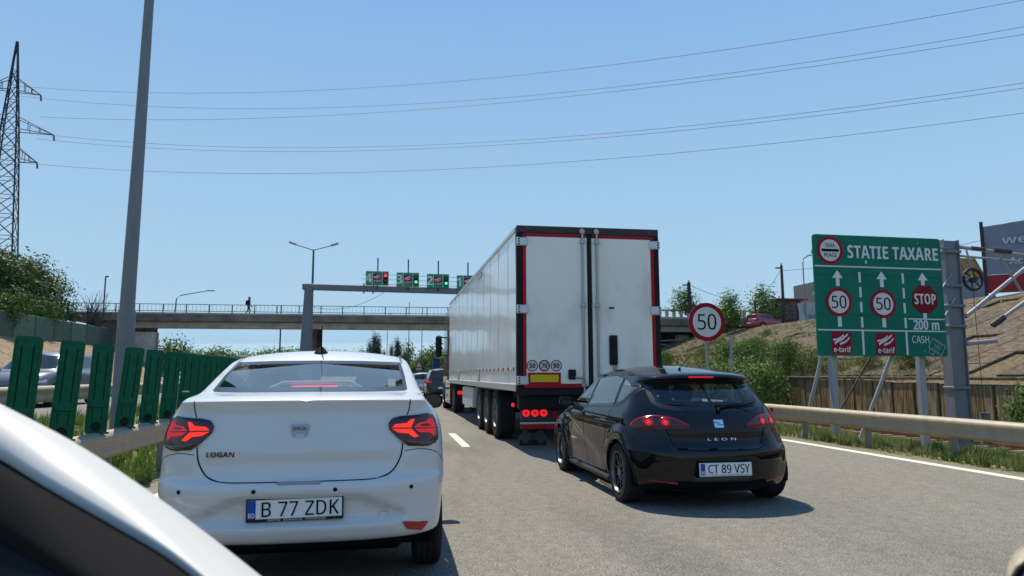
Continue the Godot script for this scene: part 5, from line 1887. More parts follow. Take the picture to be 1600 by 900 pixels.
	rv.box(Vector3(0.06, 1.33, -0.36), Vector3(0.26, 0.075, 0.03), 0.02)
	part("rear_view_mirror", rv, mat("dash_plastic", Color.BLACK), root)

func flip_x(p: PackedVector2Array, s: float) -> PackedVector2Array:
	var r := PackedVector2Array()
	for q in p: r.append(Vector2(q.x * s, q.y))
	return r

func door_mirror(root: Node3D, at: Vector3, s: float, m: Material, w: float, h: float, sq := 0.75, face: Material = null, skew := Vector2.ZERO) -> void:
	var rows := []
	for k in 7:
		var q := sin(PI / 2 * k / 6.0)
		var row := PackedVector3Array()
		for j in 25:
			var t := TAU * j / 24
			var e := pow(absf(cos(t)), sq) * signf(cos(t)); var f := pow(absf(sin(t)), sq) * signf(sin(t))
			var k2 := cos(PI / 2 * k / 6.0)
			row.append(Vector3(s * e * w / 2 * (0.25 + 0.75 * k2) * (1.0 if e > 0 else 0.92), f * h / 2 * (0.3 + 0.7 * k2), 0.03 - q * 0.13) + Vector3(skew.x, skew.y, 0) * q)
		rows.append(row)
	var b := MB.new()
	b.sheet(rows, s > 0.0)
	b.tube([Vector3(-s * w * 0.35, -h * 0.25, -0.04), Vector3(-s * w * 0.85, -h * 0.35, -0.03)], 0.022, 8)
	var o := part("door_mirror", b, m, root)
	o.position = at
	var back := MB.new()
	var g := MB.new()
	for pair in [[back, 1.0, 0.0295], [g, 0.93 if face else 0.84, 0.033]]:
		var poly := PackedVector2Array()
		for j in 24:
			var t := TAU * j / 24
			var e := pow(absf(cos(t)), sq) * signf(cos(t)); var f := pow(absf(sin(t)), sq) * signf(sin(t))
			poly.append(Vector2(s * e * w / 2 * (1.0 if e > 0 else 0.92), f * h / 2) * pair[1])
		pair[0].xf = Transform3D(Basis.IDENTITY, Vector3(0, 0, pair[2]))
		pair[0].prism(poly, 0.004)
	part("mirror_rim", back, mat("dash_plastic", Color.BLACK), o)
	part("mirror_glass", g, face if face else mat("mirror_dark", Color(0.05, 0.06, 0.06), 0.06, 0.6), o)

# ---------------------------------------------------------------- the black hatchback to the right
func build_black_hatchback() -> void:
	var root := thing("black_car", "glossy black five-door hatchback on the right, seen from behind and its left side", "car", Vector3(3.23, 0, -8.6))
	var black := paint("black_paint", Color(0.004, 0.0043, 0.0055))
	black.roughness = 0.3
	black.metallic_specular = 0.05
	black.clearcoat = 0.8
	black.clearcoat_roughness = 0.015
	var c := Shape.new()
	c.front_taper = 0.016
	c.rear_taper = 0.014
	var az := [1.38, -1.09]
	c.bend = func(p: Vector3, zone: int) -> Vector3:
		if zone != 2 or absf(p.x) > 0.5:
			for z in az:      # swollen arches
				var d := Vector2(p.z - z, p.y - 0.30).length()
				p.x += 0.030 * smoothstep(0.50, 0.40, d) * smoothstep(0.2, 0.3, d) * smoothstep(0.5, 0.75, p.x)
			# swage falling from the front lamp to the sill
			var ys := lerpf(0.80, 0.50, clampf((p.z + 0.75) / 1.2, 0.0, 1.0))
			if p.z > -0.9 and p.z < 0.8:
				p.x -= 0.020 * smoothstep(ys + 0.02, ys - 0.10, p.y) * smoothstep(0.22, 0.34, p.y) * smoothstep(0.8, 0.4, p.z)
		if zone == 0:
			var ax := absf(p.x)
			var k := smoothstep(0.53, 0.45, ax) * smoothstep(0.575, 0.60, p.y) * smoothstep(0.705, 0.685, p.y)
			p.z -= 0.035 * k
			var n2 := smoothstep(0.34, 0.30, ax) * smoothstep(0.29, 0.31, p.y) * smoothstep(0.475, 0.455, p.y)
			p.z -= 0.02 * n2
		return p
	c.setup([
		[0.15, 1.86, -1.86, 0.74, 0.45, 2.4, 0.5, 2.4, 0.0],
		[0.18, 1.95, -1.95, 0.79, 0.5, 2.4, 0.5, 2.4, 0.0],
		[0.25, 2.025, -2.02, 0.83, 0.52, 2.4, 0.6, 2.3, 0.0],
		[0.33, 2.045, -2.05, 0.85, 0.54, 2.4, 0.6, 2.3, 0.0],
		[0.45, 2.05, -2.05, 0.862, 0.55, 2.4, 0.65, 2.3, 0.0],
		[0.555, 2.04, -2.0, 0.868, 0.55, 2.4, 0.7, 2.3, 0.0],
		[0.575, 2.015, -1.97, 0.868, 0.55, 2.4, 0.7, 2.3, 0.0],
		[0.70, 1.965, -1.80, 0.866, 0.55, 2.3, 0.7, 2.3, 0.0],
		[0.80, 1.935, -1.55, 0.858, 0.55, 2.3, 0.7, 2.3, 0.0],
		[0.88, 1.90, -1.15, 0.84, 0.54, 2.3, 0.55, 2.4, 0.0],
		[0.915, 1.88, -0.98, 0.82, 0.52, 2.3, 0.5, 2.4, 0.0],
		[0.945, 1.855, -0.90, 0.795, 0.48, 2.3, 0.42, 2.5, 0.0],
		[0.98, 1.82, -0.82, 0.775, 0.44, 2.3, 0.4, 2.5, 0.002],
		[1.10, 1.70, -0.58, 0.715, 0.40, 2.3, 0.36, 2.6, 0.008],
		[1.20, 1.61, -0.36, 0.660, 0.38, 2.3, 0.32, 2.6, 0.020],
		[1.222, 1.60, -0.30, 0.645, 0.36, 2.4, 0.31, 2.6, 0.025],
		[1.230, 1.70, -0.28, 0.640, 0.40, 2.3, 0.31, 2.6, 0.028],
		[1.252, 1.705, -0.22, 0.628, 0.40, 2.3, 0.30, 2.6, 0.03],
		[1.275, 1.64, -0.16, 0.612, 0.38, 2.4, 0.30, 2.6, 0.034],
		[1.30, 1.40, -0.08, 0.590, 0.36, 2.5, 0.30, 2.6, 0.04],
		[1.325, 1.12, 0.0, 0.560, 0.34, 2.6, 0.30, 2.6, 0.046],
		[1.34, 0.90, 0.06, 0.530, 0.32, 2.6, 0.28, 2.6, 0.05],
	])
	c.roof_bow = 0.012
	var win := mirrored([Vector2(0, 0.930), Vector2(0.40, 0.936), Vector2(0.52, 0.955), Vector2(0.585, 1.0), Vector2(0.598, 1.10), Vector2(0.575, 1.19), Vector2(0.52, 1.215), Vector2(0.3, 1.235), Vector2(0, 1.242)])
	var shield := mirrored([Vector2(0, 0.95), Vector2(0.55, 0.95), Vector2(0.64, 0.98), Vector2(0.56, 1.18), Vector2(0.5, 1.28), Vector2(0.3, 1.31), Vector2(0, 1.325)])
	var side_a := vec([-0.86, 0.912, 0.06, 0.935, 0.03, 1.302, -0.16, 1.282, -0.5, 1.13])
	var side_b := vec([0.12, 0.937, 1.00, 0.972, 0.92, 1.268, 0.5, 1.305, 0.08, 1.304])
	var side_c := vec([1.07, 0.985, 1.22, 1.02, 1.44, 1.145, 1.40, 1.175, 0.99, 1.262])
	part("body", c.body([[1.38, 0.295, 0.345], [-1.09, 0.295, 0.345]], [[0, c.inset(c.resample(win, 0.05), 0.025)], [2, c.inset(c.resample(shield, 0.05), 0.03)], [1, c.inset(side_a, 0.015)], [1, c.inset(side_b, 0.015)], [1, c.inset(side_c, 0.02)]], 0.026, 0.80), black, root)
	var wells := MB.new()
	for z in az:
		wheel_well(wells, z, 0.30, 0.352, 0.58, 0.84)
		wheel_well(wells, z, 0.30, 0.352, -0.58, -0.84)
	wells.box(Vector3(0, 0.24, 0), Vector3(1.2, 0.18, 3.7), 0.03)
	wells.tube([Vector3(-0.35, 0.2, 1.5), Vector3(-0.35, 0.2, 1.93)], 0.03, 10)
	part("underbody", wells, mat("underbody_black", Color.BLACK), root)
	var dark_rim := mat("rim_black", Color(0.13, 0.13, 0.135), 0.28, 0.8)
	for s in [-1.0, 1.0]:
		for z in az:
			wheel(root, "multi", 0.30, 0.215, 0.212, Vector3(s * 0.765, 0.30, z), s, 10, dark_rim)
	var frit := mat("frit_black", Color.BLACK)
	var gl := MB.new()
	c.fill(gl, 0, c.inset(c.resample(win, 0.05), 0.03), 0.003, 1.0, 0.05)
	var rw := part("rear_window", gl, glass("dark_rear_glass", Color(0.02, 0.026, 0.03), 0.5), root)
	part("window_border", c.band(MB.new(), 0, win, 0.045, 0.004), frit, rw)
	var gf := MB.new()
	c.fill(gf, 2, c.inset(c.resample(shield, 0.05), 0.03), 0.003, 1.0, 0.08)
	var ws := part("windscreen", gf, glass("clear_glass", Color.BLACK, 0.12), root)
	part("window_border", c.band(MB.new(), 2, shield, 0.05, 0.004), frit, ws)
	for s in [-1.0, 1.0]:
		for poly in [side_a, side_b, side_c]:
			var w2 := part("side_window", c.fill(MB.new(), 1, poly, 0.004, s, 0.06), glass("side_glass_blue", Color(0.16, 0.22, 0.26), 0.35), root)
			part("window_border", c.band(MB.new(), 1, c.inset(poly, -0.018), 0.03, 0.005, s), frit, w2)
		var trim := MB.new()
		c.line(trim, 1, smooth_line(vec([-0.86, 0.893, 0.1, 0.914, 1.02, 0.953, 1.26, 1.01, 1.47, 1.14, 1.44, 1.185, 1.0, 1.285, 0.5, 1.328, 0.0, 1.322])), 0.008, s, 0.004)
		part("window_trim", trim, mat("trim_metal", Color(0.12, 0.12, 0.12), 0.3, 0.9), root)
		var j := MB.new()
		c.line(j, 1, smooth_line(vec([0.10, 0.91, 0.09, 0.6, 0.12, 0.36, 0.17, 0.22])), 0.008, s)
		c.line(j, 1, smooth_line(vec([1.03, 0.94, 0.99, 0.80, 0.93, 0.66, 0.90, 0.50, 0.86, 0.30, 0.80, 0.21])), 0.008, s)
		c.line(j, 1, smooth_line(vec([-0.80, 0.88, -0.72, 0.7, -0.68, 0.45, -0.66, 0.22])), 0.008, s)
		c.line(j, 1, [Vector2(-0.66, 0.215), Vector2(0.86, 0.20)], 0.008, s)
		part("panel_gap", j, mat("gap_deep", Color(0.002, 0.002, 0.002), 0.9), root)
		var sill := MB.new()
		sill.box(Vector3(s * 0.80, 0.185, 0.14), Vector3(0.10, 0.07, 1.72), 0.025)
		part("sill", sill, mat("sill_plastic", Color(0.03, 0.03, 0.03), 0.45), root)
		var hd := MB.new()
		var hp := c.flank(0.0, 0.83, s)
		hd.box(hp + Vector3(s * 0.008, 0, 0), Vector3(0.03, 0.028, 0.15), 0.01)
		part("door_handle", hd, black, root)
		var lip := MB.new()
		for z in az:
			var pts := []
			for k in 21:
				var t := PI * (k / 20.0 * 1.1 - 0.05)
				var q := Vector2(z + 0.347 * cos(t), 0.295 + 0.347 * sin(t))
				var p := c.flank(q.x, maxf(q.y, 0.18), s)
				p.y = maxf(q.y, 0.18); p.z = q.x
				pts.append(p)
			lip.tube(pts, 0.011, 6)
		part("arch_lip", lip, black, root)
		door_mirror(root, Vector3(s * 0.90, 0.955, -0.62), s, black, 0.19, 0.14)
	# tailgate joints
	var j2 := MB.new()
	for s in [-1.0, 1.0]:
		var gate := []
		for q in smooth_line(vec([0.655, 1.19, 0.66, 1.05, 0.625, 0.97, 0.56, 0.905])): gate.append(Vector2(q.x * s, q.y))
		c.line(j2, 0, gate, 0.008)
		gate = []
		for q in smooth_line(vec([0.52, 0.77, 0.50, 0.70, 0.46, 0.62, 0.40, 0.572, 0.0, 0.565])): gate.append(Vector2(q.x * s, q.y))
		c.line(j2, 0, gate, 0.009)
	c.line(j2, 0, [Vector2(-0.62, 0.20), Vector2(0, 0.205), Vector2(0.62, 0.20)], 0.012)
	part("panel_gap", j2, mat("gap_deep", Color.BLACK), root)
	# lamps
	var lamp := smooth_ring(vec([0.795, 0.785, 0.765, 0.835, 0.70, 0.872, 0.60, 0.89, 0.50, 0.882, 0.40, 0.852, 0.32, 0.812, 0.298, 0.79, 0.31, 0.773, 0.50, 0.765, 0.74, 0.757, 0.785, 0.762]), 3)
	for s in [-1.0, 1.0]:
		var t := part("tail_lamp", c.fill(MB.new(), 0, flip_x(lamp, s), 0.010, 1.0, 0.025), paint("lamp_smoke", Color(0.06, 0.012, 0.016)), root)
		part("lamp_edge", c.band(MB.new(), 0, flip_x(lamp, s), 0.012, 0.012), mat("lamp_edge_red", Color(0.25, 0.008, 0.014), 0.15), t)
		for q in [[0.655, 0.825], [0.515, 0.825]]:
			part("brake_light", c.fill(MB.new(), 0, circle(0.032, 16, Vector2(q[0] * s, q[1])), 0.0125, 1.0, 0.02), glow("brake_deep", Color(0.65, 0.008, 0.012), 0.62), t)
			part("lamp_ring", c.band(MB.new(), 0, circle(0.048, 18, Vector2(q[0] * s, q[1])), 0.012, 0.0125), mat("lamp_ring_red", Color(0.30, 0.01, 0.015), 0.15), t)
			part("lamp_core", c.fill(MB.new(), 0, circle(0.010, 10, Vector2(q[0] * s, q[1])), 0.0145, 1.0, 0.02), glow("brake_core", Color(0.9, 0.05, 0.04), 0.8), t)
		var a := 0.455 if s < 0 else 0.46
		part("reflector", c.fill(MB.new(), 0, flip_x(vec([a, 0.278, 0.70, 0.286, 0.702, 0.254, a, 0.246]), s), 0.006, 1.0, 0.03), mat("reflector_dim", Color(0.26, 0.01, 0.012), 0.25), root)
	var hb := MB.new()
	hb.box(Vector3(-0.06, 1.268, 1.70), Vector3(0.27, 0.017, 0.02), 0.005)
	part("high_brake_light", hb, glow("brake_red", Color.BLACK, 1.0), root)
	var spoiler_skin := MB.new()
	# badge: a slanted letter in two strokes inside a square
	var bz := c.end_face(0.0, 0.81, 0)
	var bn := c.out(0, Vector2(0, 0.81))
	var bb := Basis(Vector3(1, 0, 0), -atan2(bn.y, bn.z))
	var b1 := MB.new()
	b1.xf = Transform3D(bb, bz + bn * 0.002)
	b1.prism(vec([-0.052, 0.042, -0.05, 0.020, 0.016, 0.008, 0.012, 0.003, -0.05, 0.012, -0.046, -0.040, 0.046, -0.040, 0.05, -0.018, -0.018, -0.006, -0.012, -0.001, 0.05, -0.010, 0.048, 0.042]), 0.006)
	part("badge", b1, mat("badge_silver", Color(0.55, 0.62, 0.72), 0.15, 1.0), root)
	var lt := lettering("L E O N", 0.024, 0.295, c.lift(0, Vector2(0.022, 0.662), 1.0, 0.004), mat("chrome", Color.BLACK), root, false)
	lt.rotation.x = -0.3
	number_plate(root, "CT 89 VSY", Vector3(-0.003, 0.388, 2.055), 0.52, mat("plate_holder_white", Color(0.6, 0.6, 0.6), 0.5), -0.05, "SERV", "RO")
	# wiper, aerial
	var wp := MB.new()
	var p0 := c.lift(0, Vector2(0.03, 0.945), 1.0, 0.02)
	wp.tube([c.lift(0, Vector2(0.03, 0.915), 1.0, 0.01), p0, c.lift(0, Vector2(0.12, 0.965), 1.0, 0.03), c.lift(0, Vector2(0.40, 0.975), 1.0, 0.025)], [0.022, 0.018, 0.013, 0.006], 8)
	wp.box(c.lift(0, Vector2(0.22, 0.968), 1.0, 0.018), Vector3(0.42, 0.02, 0.012), 0.004)
	part("rear_wiper", wp, mat("wiper_black", Color(0.01, 0.01, 0.01), 0.5), root)
	var a2 := MB.new()
	a2.tube([Vector3(-0.12, 1.335, 1.30), Vector3(-0.12, 1.37, 1.30)], [0.02, 0.01], 10)
	a2.tube([Vector3(-0.12, 1.36, 1.30), Vector3(-0.04, 1.52, 1.46)], [0.004, 0.002], 6)
	part("aerial", a2, mat("wiper_black", Color.BLACK), root)
	interior(root, 1.05, 0.15, -0.62, 0.85, 1.12, 0.66)

# ---------------------------------------------------------------- other cars
# kind: 0 hatchback, 1 tall SUV, 2 saloon, 3 van
func make_car(label: String, kind: int, col: Color, at: Vector3, turn: float, braking: bool, detail: float, group: String) -> Node3D:
	var L: float = [4.1, 4.6, 4.5, 5.2][kind]
	var H: float = [1.48, 1.66, 1.46, 2.3][kind]
	var W: float = [0.88, 0.93, 0.90, 0.98][kind]
	var root := thing(["hatchback", "suv", "saloon_car", "van"][kind], label, ["car", "car", "car", "van"][kind], at, turn, group)
	var c := Shape.new()
	c.front_taper = 0.012
	c.rear_taper = 0.010
	var r := L / 2
	var top := H - 0.07
	var belt: float = H * (0.63 if kind < 3 else 0.52)
	var tail: Array = [[-0.10, -0.30, -0.62], [-0.06, -0.16, -0.42], [-0.05, -0.95, -1.35], [-0.02, -0.06, -0.12]][kind]
	c.setup([
		[0.20, r - 0.14, -r + 0.14, W - 0.10, 0.4, 2.4, 0.45, 2.4, 0.0], [0.30, r - 0.04, -r + 0.05, W - 0.03, 0.42, 2.4, 0.5, 2.4, 0.0], [0.48, r, -r, W, 0.42, 2.5, 0.55, 2.4, 0.0],
		[0.62, r - 0.01, -r + 0.01, W + 0.01, 0.42, 2.5, 0.55, 2.4, 0.0], [0.80, r - 0.05, -r + 0.10, W + 0.01, 0.40, 2.5, 0.6, 2.4, 0.0], [belt - 0.06, r - 0.08, -r + 0.45, W - 0.02, 0.38, 2.5, 0.6, 2.5, 0.0],
		[belt, r + tail[0], -r + (1.05 if kind < 3 else 0.5), W - 0.07, 0.34, 2.6, 0.5, 2.6, 0.01], [belt + 0.03, r + tail[0] * 1.3 - (0.5 if kind == 2 else 0.02), -r + (1.15 if kind < 3 else 0.6), W - 0.09, 0.32, 2.6, 0.4, 2.6, 0.015],
		[lerpf(belt, top, 0.6), r + lerpf(tail[0], tail[1], 0.75), -r + (1.62 if kind < 3 else 0.95), W - 0.20, 0.28, 2.8, 0.34, 2.7, 0.025], [top - 0.05, r + tail[1], -r + (1.92 if kind < 3 else 1.15), W - 0.26, 0.26, 2.8, 0.32, 2.7, 0.035], [top, r + tail[2], -r + (2.15 if kind < 3 else 1.4), W - 0.31, 0.28, 2.7, 0.3, 2.7, 0.05]])
	var fr := L * 0.30
	part("body", c.body([[fr, 0.32, 0.37], [-fr - 0.06, 0.32, 0.37]], [], detail, 0.78), paint("paint_%d" % (col.r * 1000 + col.b * 77), col), root)
	var wells := MB.new()
	for z in [fr, -fr - 0.06]:
		wheel_well(wells, z, 0.32, 0.375, 0.55, W - 0.05)
		wheel_well(wells, z, 0.32, 0.375, -0.55, -W + 0.05)
	wells.box(Vector3(0, 0.28, 0), Vector3(1.2, 0.18, L - 0.8), 0.03)
	part("underbody", wells, mat("underbody_black", Color.BLACK), root)
	for s in [-1.0, 1.0]:
		for z in [fr, -fr - 0.06]:
			wheel(root, "far", 0.32, 0.2, 0.21, Vector3(s * (W - 0.11), 0.32, z), s, 5, mat("rim_silver", Color(0.5, 0.5, 0.5), 0.35, 0.8))
	var tint := mat("window_tint", Color(0.02, 0.026, 0.03), 0.05)
	var lowy := belt + 0.05
	var hiy := top - 0.045
	part("rear_window", c.fill(MB.new(), 0, mirrored([Vector2(0, lowy), Vector2(W - 0.26, lowy), Vector2(W - 0.36, hiy - 0.02), Vector2(0, hiy + 0.01)]), 0.006, 1.0, 0.08), tint, root)
	part("windscreen", c.fill(MB.new(), 2, mirrored([Vector2(0, lowy), Vector2(W - 0.22, lowy), Vector2(W - 0.34, hiy - 0.01), Vector2(0, hiy + 0.01)]), 0.006, 1.0, 0.08), tint, root)
	var zf: float = -r + (1.55 if kind < 3 else 1.0)
	var zr: float = r - ([0.75, 0.65, 1.35, 0.5][kind])
	for s in [-1.0, 1.0]:
		part("side_window", c.fill(MB.new(), 1, vec([zf - 0.1, lowy, 0.05, lowy, 0.05, hiy, zf + 0.62, hiy - 0.02]), 0.006, s, 0.08), tint, root)
		part("side_window", c.fill(MB.new(), 1, vec([0.12, lowy, zr + 0.1, lowy + 0.02, zr - 0.22, hiy - 0.01, 0.12, hiy]), 0.006, s, 0.08), tint, root)
		var t := part("tail_lamp", c.fill(MB.new(), 0, flip_x(vec([W - 0.30, belt - 0.20, W - 0.02, belt - 0.22, W - 0.04, belt - 0.03, W - 0.26, belt - 0.04]), s), 0.008, 1.0, 0.05), (glow("brake_red", Color.BLACK, 1.0) if braking else mat("lamp_dull_red", Color(0.2, 0.01, 0.012), 0.2)), root)
		part("headlight", c.fill(MB.new(), 2, flip_x(vec([W - 0.42, 0.64, W - 0.05, 0.66, W - 0.06, 0.78, W - 0.36, 0.75]), s), 0.008, 1.0, 0.05), mat("headlight_glass", Color(0.55, 0.58, 0.6), 0.08, 0.3), root)
		door_mirror(root, Vector3(s * (W + 0.03), belt + 0.10, -r + 1.42), s, paint("paint_%d" % (col.r * 1000 + col.b * 77), col), 0.2, 0.15)
	part("grille", c.fill(MB.new(), 2, mirrored([Vector2(0, 0.36), Vector2(0.5, 0.36), Vector2(0.55, 0.56), Vector2(0.42, 0.62), Vector2(0, 0.62)]), 0.007, 1.0, 0.08), mat("grille_black", Color(0.012, 0.012, 0.012), 0.4), root)
	part("number_plate", c.fill(MB.new(), 0, vec([-0.26, 0.52, 0.26, 0.52, 0.26, 0.63, -0.26, 0.63]), 0.008, 1.0, 0.1), mat("plate_white", Color(0.72, 0.73, 0.72), 0.4), root)
	part("number_plate", c.fill(MB.new(), 2, vec([-0.26, 0.40, 0.26, 0.40, 0.26, 0.51, -0.26, 0.51]), 0.012, 1.0, 0.1), mat("plate_white", Color.BLACK), root)
	return root

func build_traffic() -> void:
	var q := "cars queueing ahead"
	make_car("dark blue SUV with lit tail lights queueing in front of the lorry cab", 1, Color(0.012, 0.016, 0.026), Vector3(3.10, 0, -42.6), 0.0, true, 0.06, q)
	make_car("silver grey hatchback queueing just left of the dark SUV", 0, Color(0.33, 0.35, 0.37), Vector3(2.6, 0, -53.0), -0.06, true, 0.07, q)
	make_car("dark grey saloon queueing ahead, partly hidden by the silver hatchback", 2, Color(0.05, 0.055, 0.06), Vector3(2.25, 0, -66.0), -0.05, false, 0.09, q)
	make_car("white hatchback queueing far ahead beside the white saloon's roof", 0, Color(0.6, 0.62, 0.62), Vector3(2.4, 0, -80.0), -0.05, true, 0.09, q)
	var o := "oncoming cars on the far carriageway"
	make_car("silver grey SUV coming the other way, behind the green plates at the left edge", 1, Color(0.13, 0.14, 0.15), Vector3(-10.4, 0.42, -24.2), PI, false, 0.05, o)
	make_car("white saloon on the far carriageway, glimpsed between the green plates", 2, Color(0.62, 0.65, 0.66), Vector3(-10.0, 0.42, -41.5), PI, false, 0.08, o)
	make_car("black hatchback on the far carriageway, glimpsed between the green plates", 0, Color(0.015, 0.015, 0.018), Vector3(-9.4, 0.42, -55.0), PI, false, 0.09, o)
	make_car("white van far down the opposite carriageway, roof above the green plates", 3, Color(0.62, 0.65, 0.68), Vector3(-10.9, 0.42, -66.0), PI, false, 0.09, o)

# ---------------------------------------------------------------- the photographer's own car, blurred at the lower edge
func build_own_car() -> void:
	var root := thing("near_car", "blurred white bonnet edge with dark trim and black glass at the lower left corner", "car", Vector3(-0.5, 0.0, -1.0))
	var o := Vector3(0.5, 0.0, 1.0)
	# stations along the edge: crest, inner edge of the paint, lower edge of the dark trim
	var outer := [Vector3(-0.737, 1.303, -1.300), Vector3(-0.669, 1.281, -1.280), Vector3(-0.597, 1.252, -1.250), Vector3(-0.482, 1.203, -1.200), Vector3(-0.372, 1.146, -1.150), Vector3(-0.268, 1.085, -1.100), Vector3(-0.177, 1.030, -1.050), Vector3(-0.105, 0.988, -1.000)]
	var inner := [Vector3(-0.674, 1.233, -1.200), Vector3(-0.611, 1.212, -1.180), Vector3(-0.545, 1.190, -1.150), Vector3(-0.465, 1.158, -1.100), Vector3(-0.363, 1.115, -1.050), Vector3(-0.281, 1.084, -1.000), Vector3(-0.220, 1.059, -0.950), Vector3(-0.166, 1.034, -0.900)]
	var lower := [Vector3(-0.598, 1.132, -1.080), Vector3(-0.540, 1.113, -1.060), Vector3(-0.480, 1.097, -1.030), Vector3(-0.413, 1.081, -0.980), Vector3(-0.349, 1.067, -0.930), Vector3(-0.290, 1.050, -0.880), Vector3(-0.241, 1.037, -0.830), Vector3(-0.196, 1.024, -0.780)]
	var white := mat("own_white", Color(0.50, 0.50, 0.475), 0.45)
	var rows := []
	var rows2 := []
	var rows3 := []
	for k in outer.size():
		var p: Vector3 = outer[k] + o
		var q: Vector3 = inner[k] + o
		var l: Vector3 = lower[k] + o
		var row := PackedVector3Array()
		for e in [Vector3(0.03, -0.22, -0.30), Vector3(0.018, -0.11, -0.20), Vector3(0.006, -0.03, -0.09), Vector3(0, -0.004, -0.03)]: row.append(p + e)
		row.append(p)
		row.append(p.lerp(q, 0.3) + Vector3(0, 0.010, 0.006))
		row.append(p.lerp(q, 0.65) + Vector3(0, 0.011, 0.010))
		row.append(p.lerp(q, 0.9) + Vector3(0, 0.005, 0.006))
		row.append(q)
		row.append(q + Vector3(0, -0.012, -0.004))
		rows.append(row)
		row = PackedVector3Array()
		row.append(q + Vector3(0, -0.008, -0.006)); row.append(q + Vector3(0, -0.009, 0.003)); row.append(q.lerp(l, 0.35) + Vector3(0, 0.006, 0.012)); row.append(q.lerp(l, 0.8) + Vector3(0, 0.004, 0.01)); row.append(l); row.append(l + Vector3(0, -0.012, -0.004))
		rows2.append(row)
		row = PackedVector3Array()
		row.append(l + Vector3(0, -0.006, -0.008)); row.append(l + Vector3(0, -0.010, 0.004)); row.append(l + Vector3(-0.01, -0.08, 0.06)); row.append(l + Vector3(-0.02, -0.26, 0.12))
		rows3.append(row)
	part("bonnet", MB.new().sheet(smooth_rows(rows), false), white, root)
	part("windscreen_trim", MB.new().sheet(smooth_rows(rows2), false), mat("own_trim", Color(0.012, 0.012, 0.0125), 0.85), root)
	mats["own_trim"].metallic_specular = 0.12
	part("black_glass", MB.new().sheet(smooth_rows(rows3), false), mat("own_glass", Color(0.008, 0.008, 0.009), 0.3), root)
	mats["own_glass"].metallic_specular = 0.15
	# mirror corner at the lower right
	var m := thing("near_mirror", "corner of a cream door mirror with pale green glass at the lower right edge", "door mirror", Vector3(0.853, 0.990, -0.80))
	m.rotation.y = 0.08
	door_mirror(m, Vector3.ZERO, -1.0, paint("own_cream", Color(0.58, 0.50, 0.36)), 0.27, 0.19, 0.42, mat("mirror_pale", Color(0.24, 0.36, 0.33), 0.3), Vector2(0.125, 0.012))

func smooth_rows(rows: Array) -> Array:
	var r := []
	for i in rows.size() - 1:
		for j in 4:
			var row := PackedVector3Array()
			for c in rows[0].size():
				row.append(rows[i][c].cubic_interpolate(rows[i + 1][c], rows[maxi(i - 1, 0)][c], rows[mini(i + 2, rows.size() - 1)][c], j / 4.0))
			r.append(row)
	r.append(rows[rows.size() - 1])
	return r

# ---------------------------------------------------------------- pylon and power lines
func build_pylon_and_wires() -> void:
	var root := thing("pylon", "tall lattice electricity pylon at the left edge with three cross arms", "pylon", Vector3(-54.3, 5.0, -110.0))
	var iron := mat("pylon_iron", Color(0.045, 0.047, 0.055), 0.7, 0.3)
	root.rotation.y = 0.25
	var half := func(y: float) -> float: return lerpf(2.5, 1.05, clampf(y / 30.0, 0, 1)) if y < 30.0 else lerpf(1.05, 0.08, (y - 30.0) / 15.0)
	var levels := [0.0, 4.5, 8.6, 12.4, 15.9, 19.0, 21.8, 24.4, 26.8, 29.0, 31.4, 33.8, 36.0, 38.2, 40.6, 45.0]
	var legs := MB.new()
	var legend := [[-1, -1], [1, -1], [1, 1], [-1, 1]]
	for q in legend:
		var pts := []
		for y in levels:
			var h: float = half.call(y)
			pts.append(Vector3(q[0] * h, y, q[1] * h))
		var t := MB.new()
		t.tube(pts, 0.11, 5)
		part("leg", t, iron, root)
	for i in levels.size() - 1:
		var h0: float = half.call(levels[i]); var h1: float = half.call(levels[i + 1])
		var t := MB.new()
		for k in 4:
			var a: Array = legend[k]; var b: Array = legend[(k + 1) % 4]
			t.tube([Vector3(a[0] * h0, levels[i], a[1] * h0), Vector3(b[0] * h1, levels[i + 1], b[1] * h1)], 0.055, 4, false)
			t.tube([Vector3(b[0] * h0, levels[i], b[1] * h0), Vector3(a[0] * h1, levels[i + 1], a[1] * h1)], 0.055, 4, false)
			t.tube([Vector3(a[0] * h1, levels[i + 1], a[1] * h1), Vector3(b[0] * h1, levels[i + 1], b[1] * h1)], 0.05, 4, false)
		part("lattice", t, iron, root).set_meta("kind", "stuff")
	for q in [[37.4, 3.4], [31.6, 5.4], [27.2, 3.6]]:
		for s in [-1.0, 1.0]:
			var t := MB.new()
			var h: float = half.call(q[0])
			var tip := Vector3(s * q[1], q[0], 0)
			for z in [-1.0, 1.0]:
				t.tube([Vector3(s * h, q[0] + 0.1, z * h), tip], 0.07, 4, false)
				t.tube([Vector3(s * h, q[0] + 1.9, z * h), tip], 0.06, 4, false)
				for f in [0.3, 0.6]:
					var a := Vector3(s * h, q[0] + 0.1, z * h).lerp(tip, f); var b := Vector3(s * h, q[0] + 1.9, z * h).lerp(tip, f)
					t.tube([a, b], 0.045, 4, false)
			part("cross_arm", t, iron, root).set_meta("kind", "stuff")
			var ins := MB.new()
			ins.tube([tip, tip + Vector3(0.1 * s, -0.9, 0)], 0.12, 6)
			part("insulator", ins, mat("insulator_brown", Color.BLACK), root)
	for w in WIRES:
		wire(Vector3(w[0], w[1], w[2]).lerp(Vector3(w[3], w[4], w[5]), -0.03), Vector3(w[3], w[4], w[5]), w[6], 0.024, "thin power line strung from the pylon across the sky, number %s from the top" % ["one", "two", "three", "four", "five", "six"][WIRES.find(w)], "power lines across the sky")

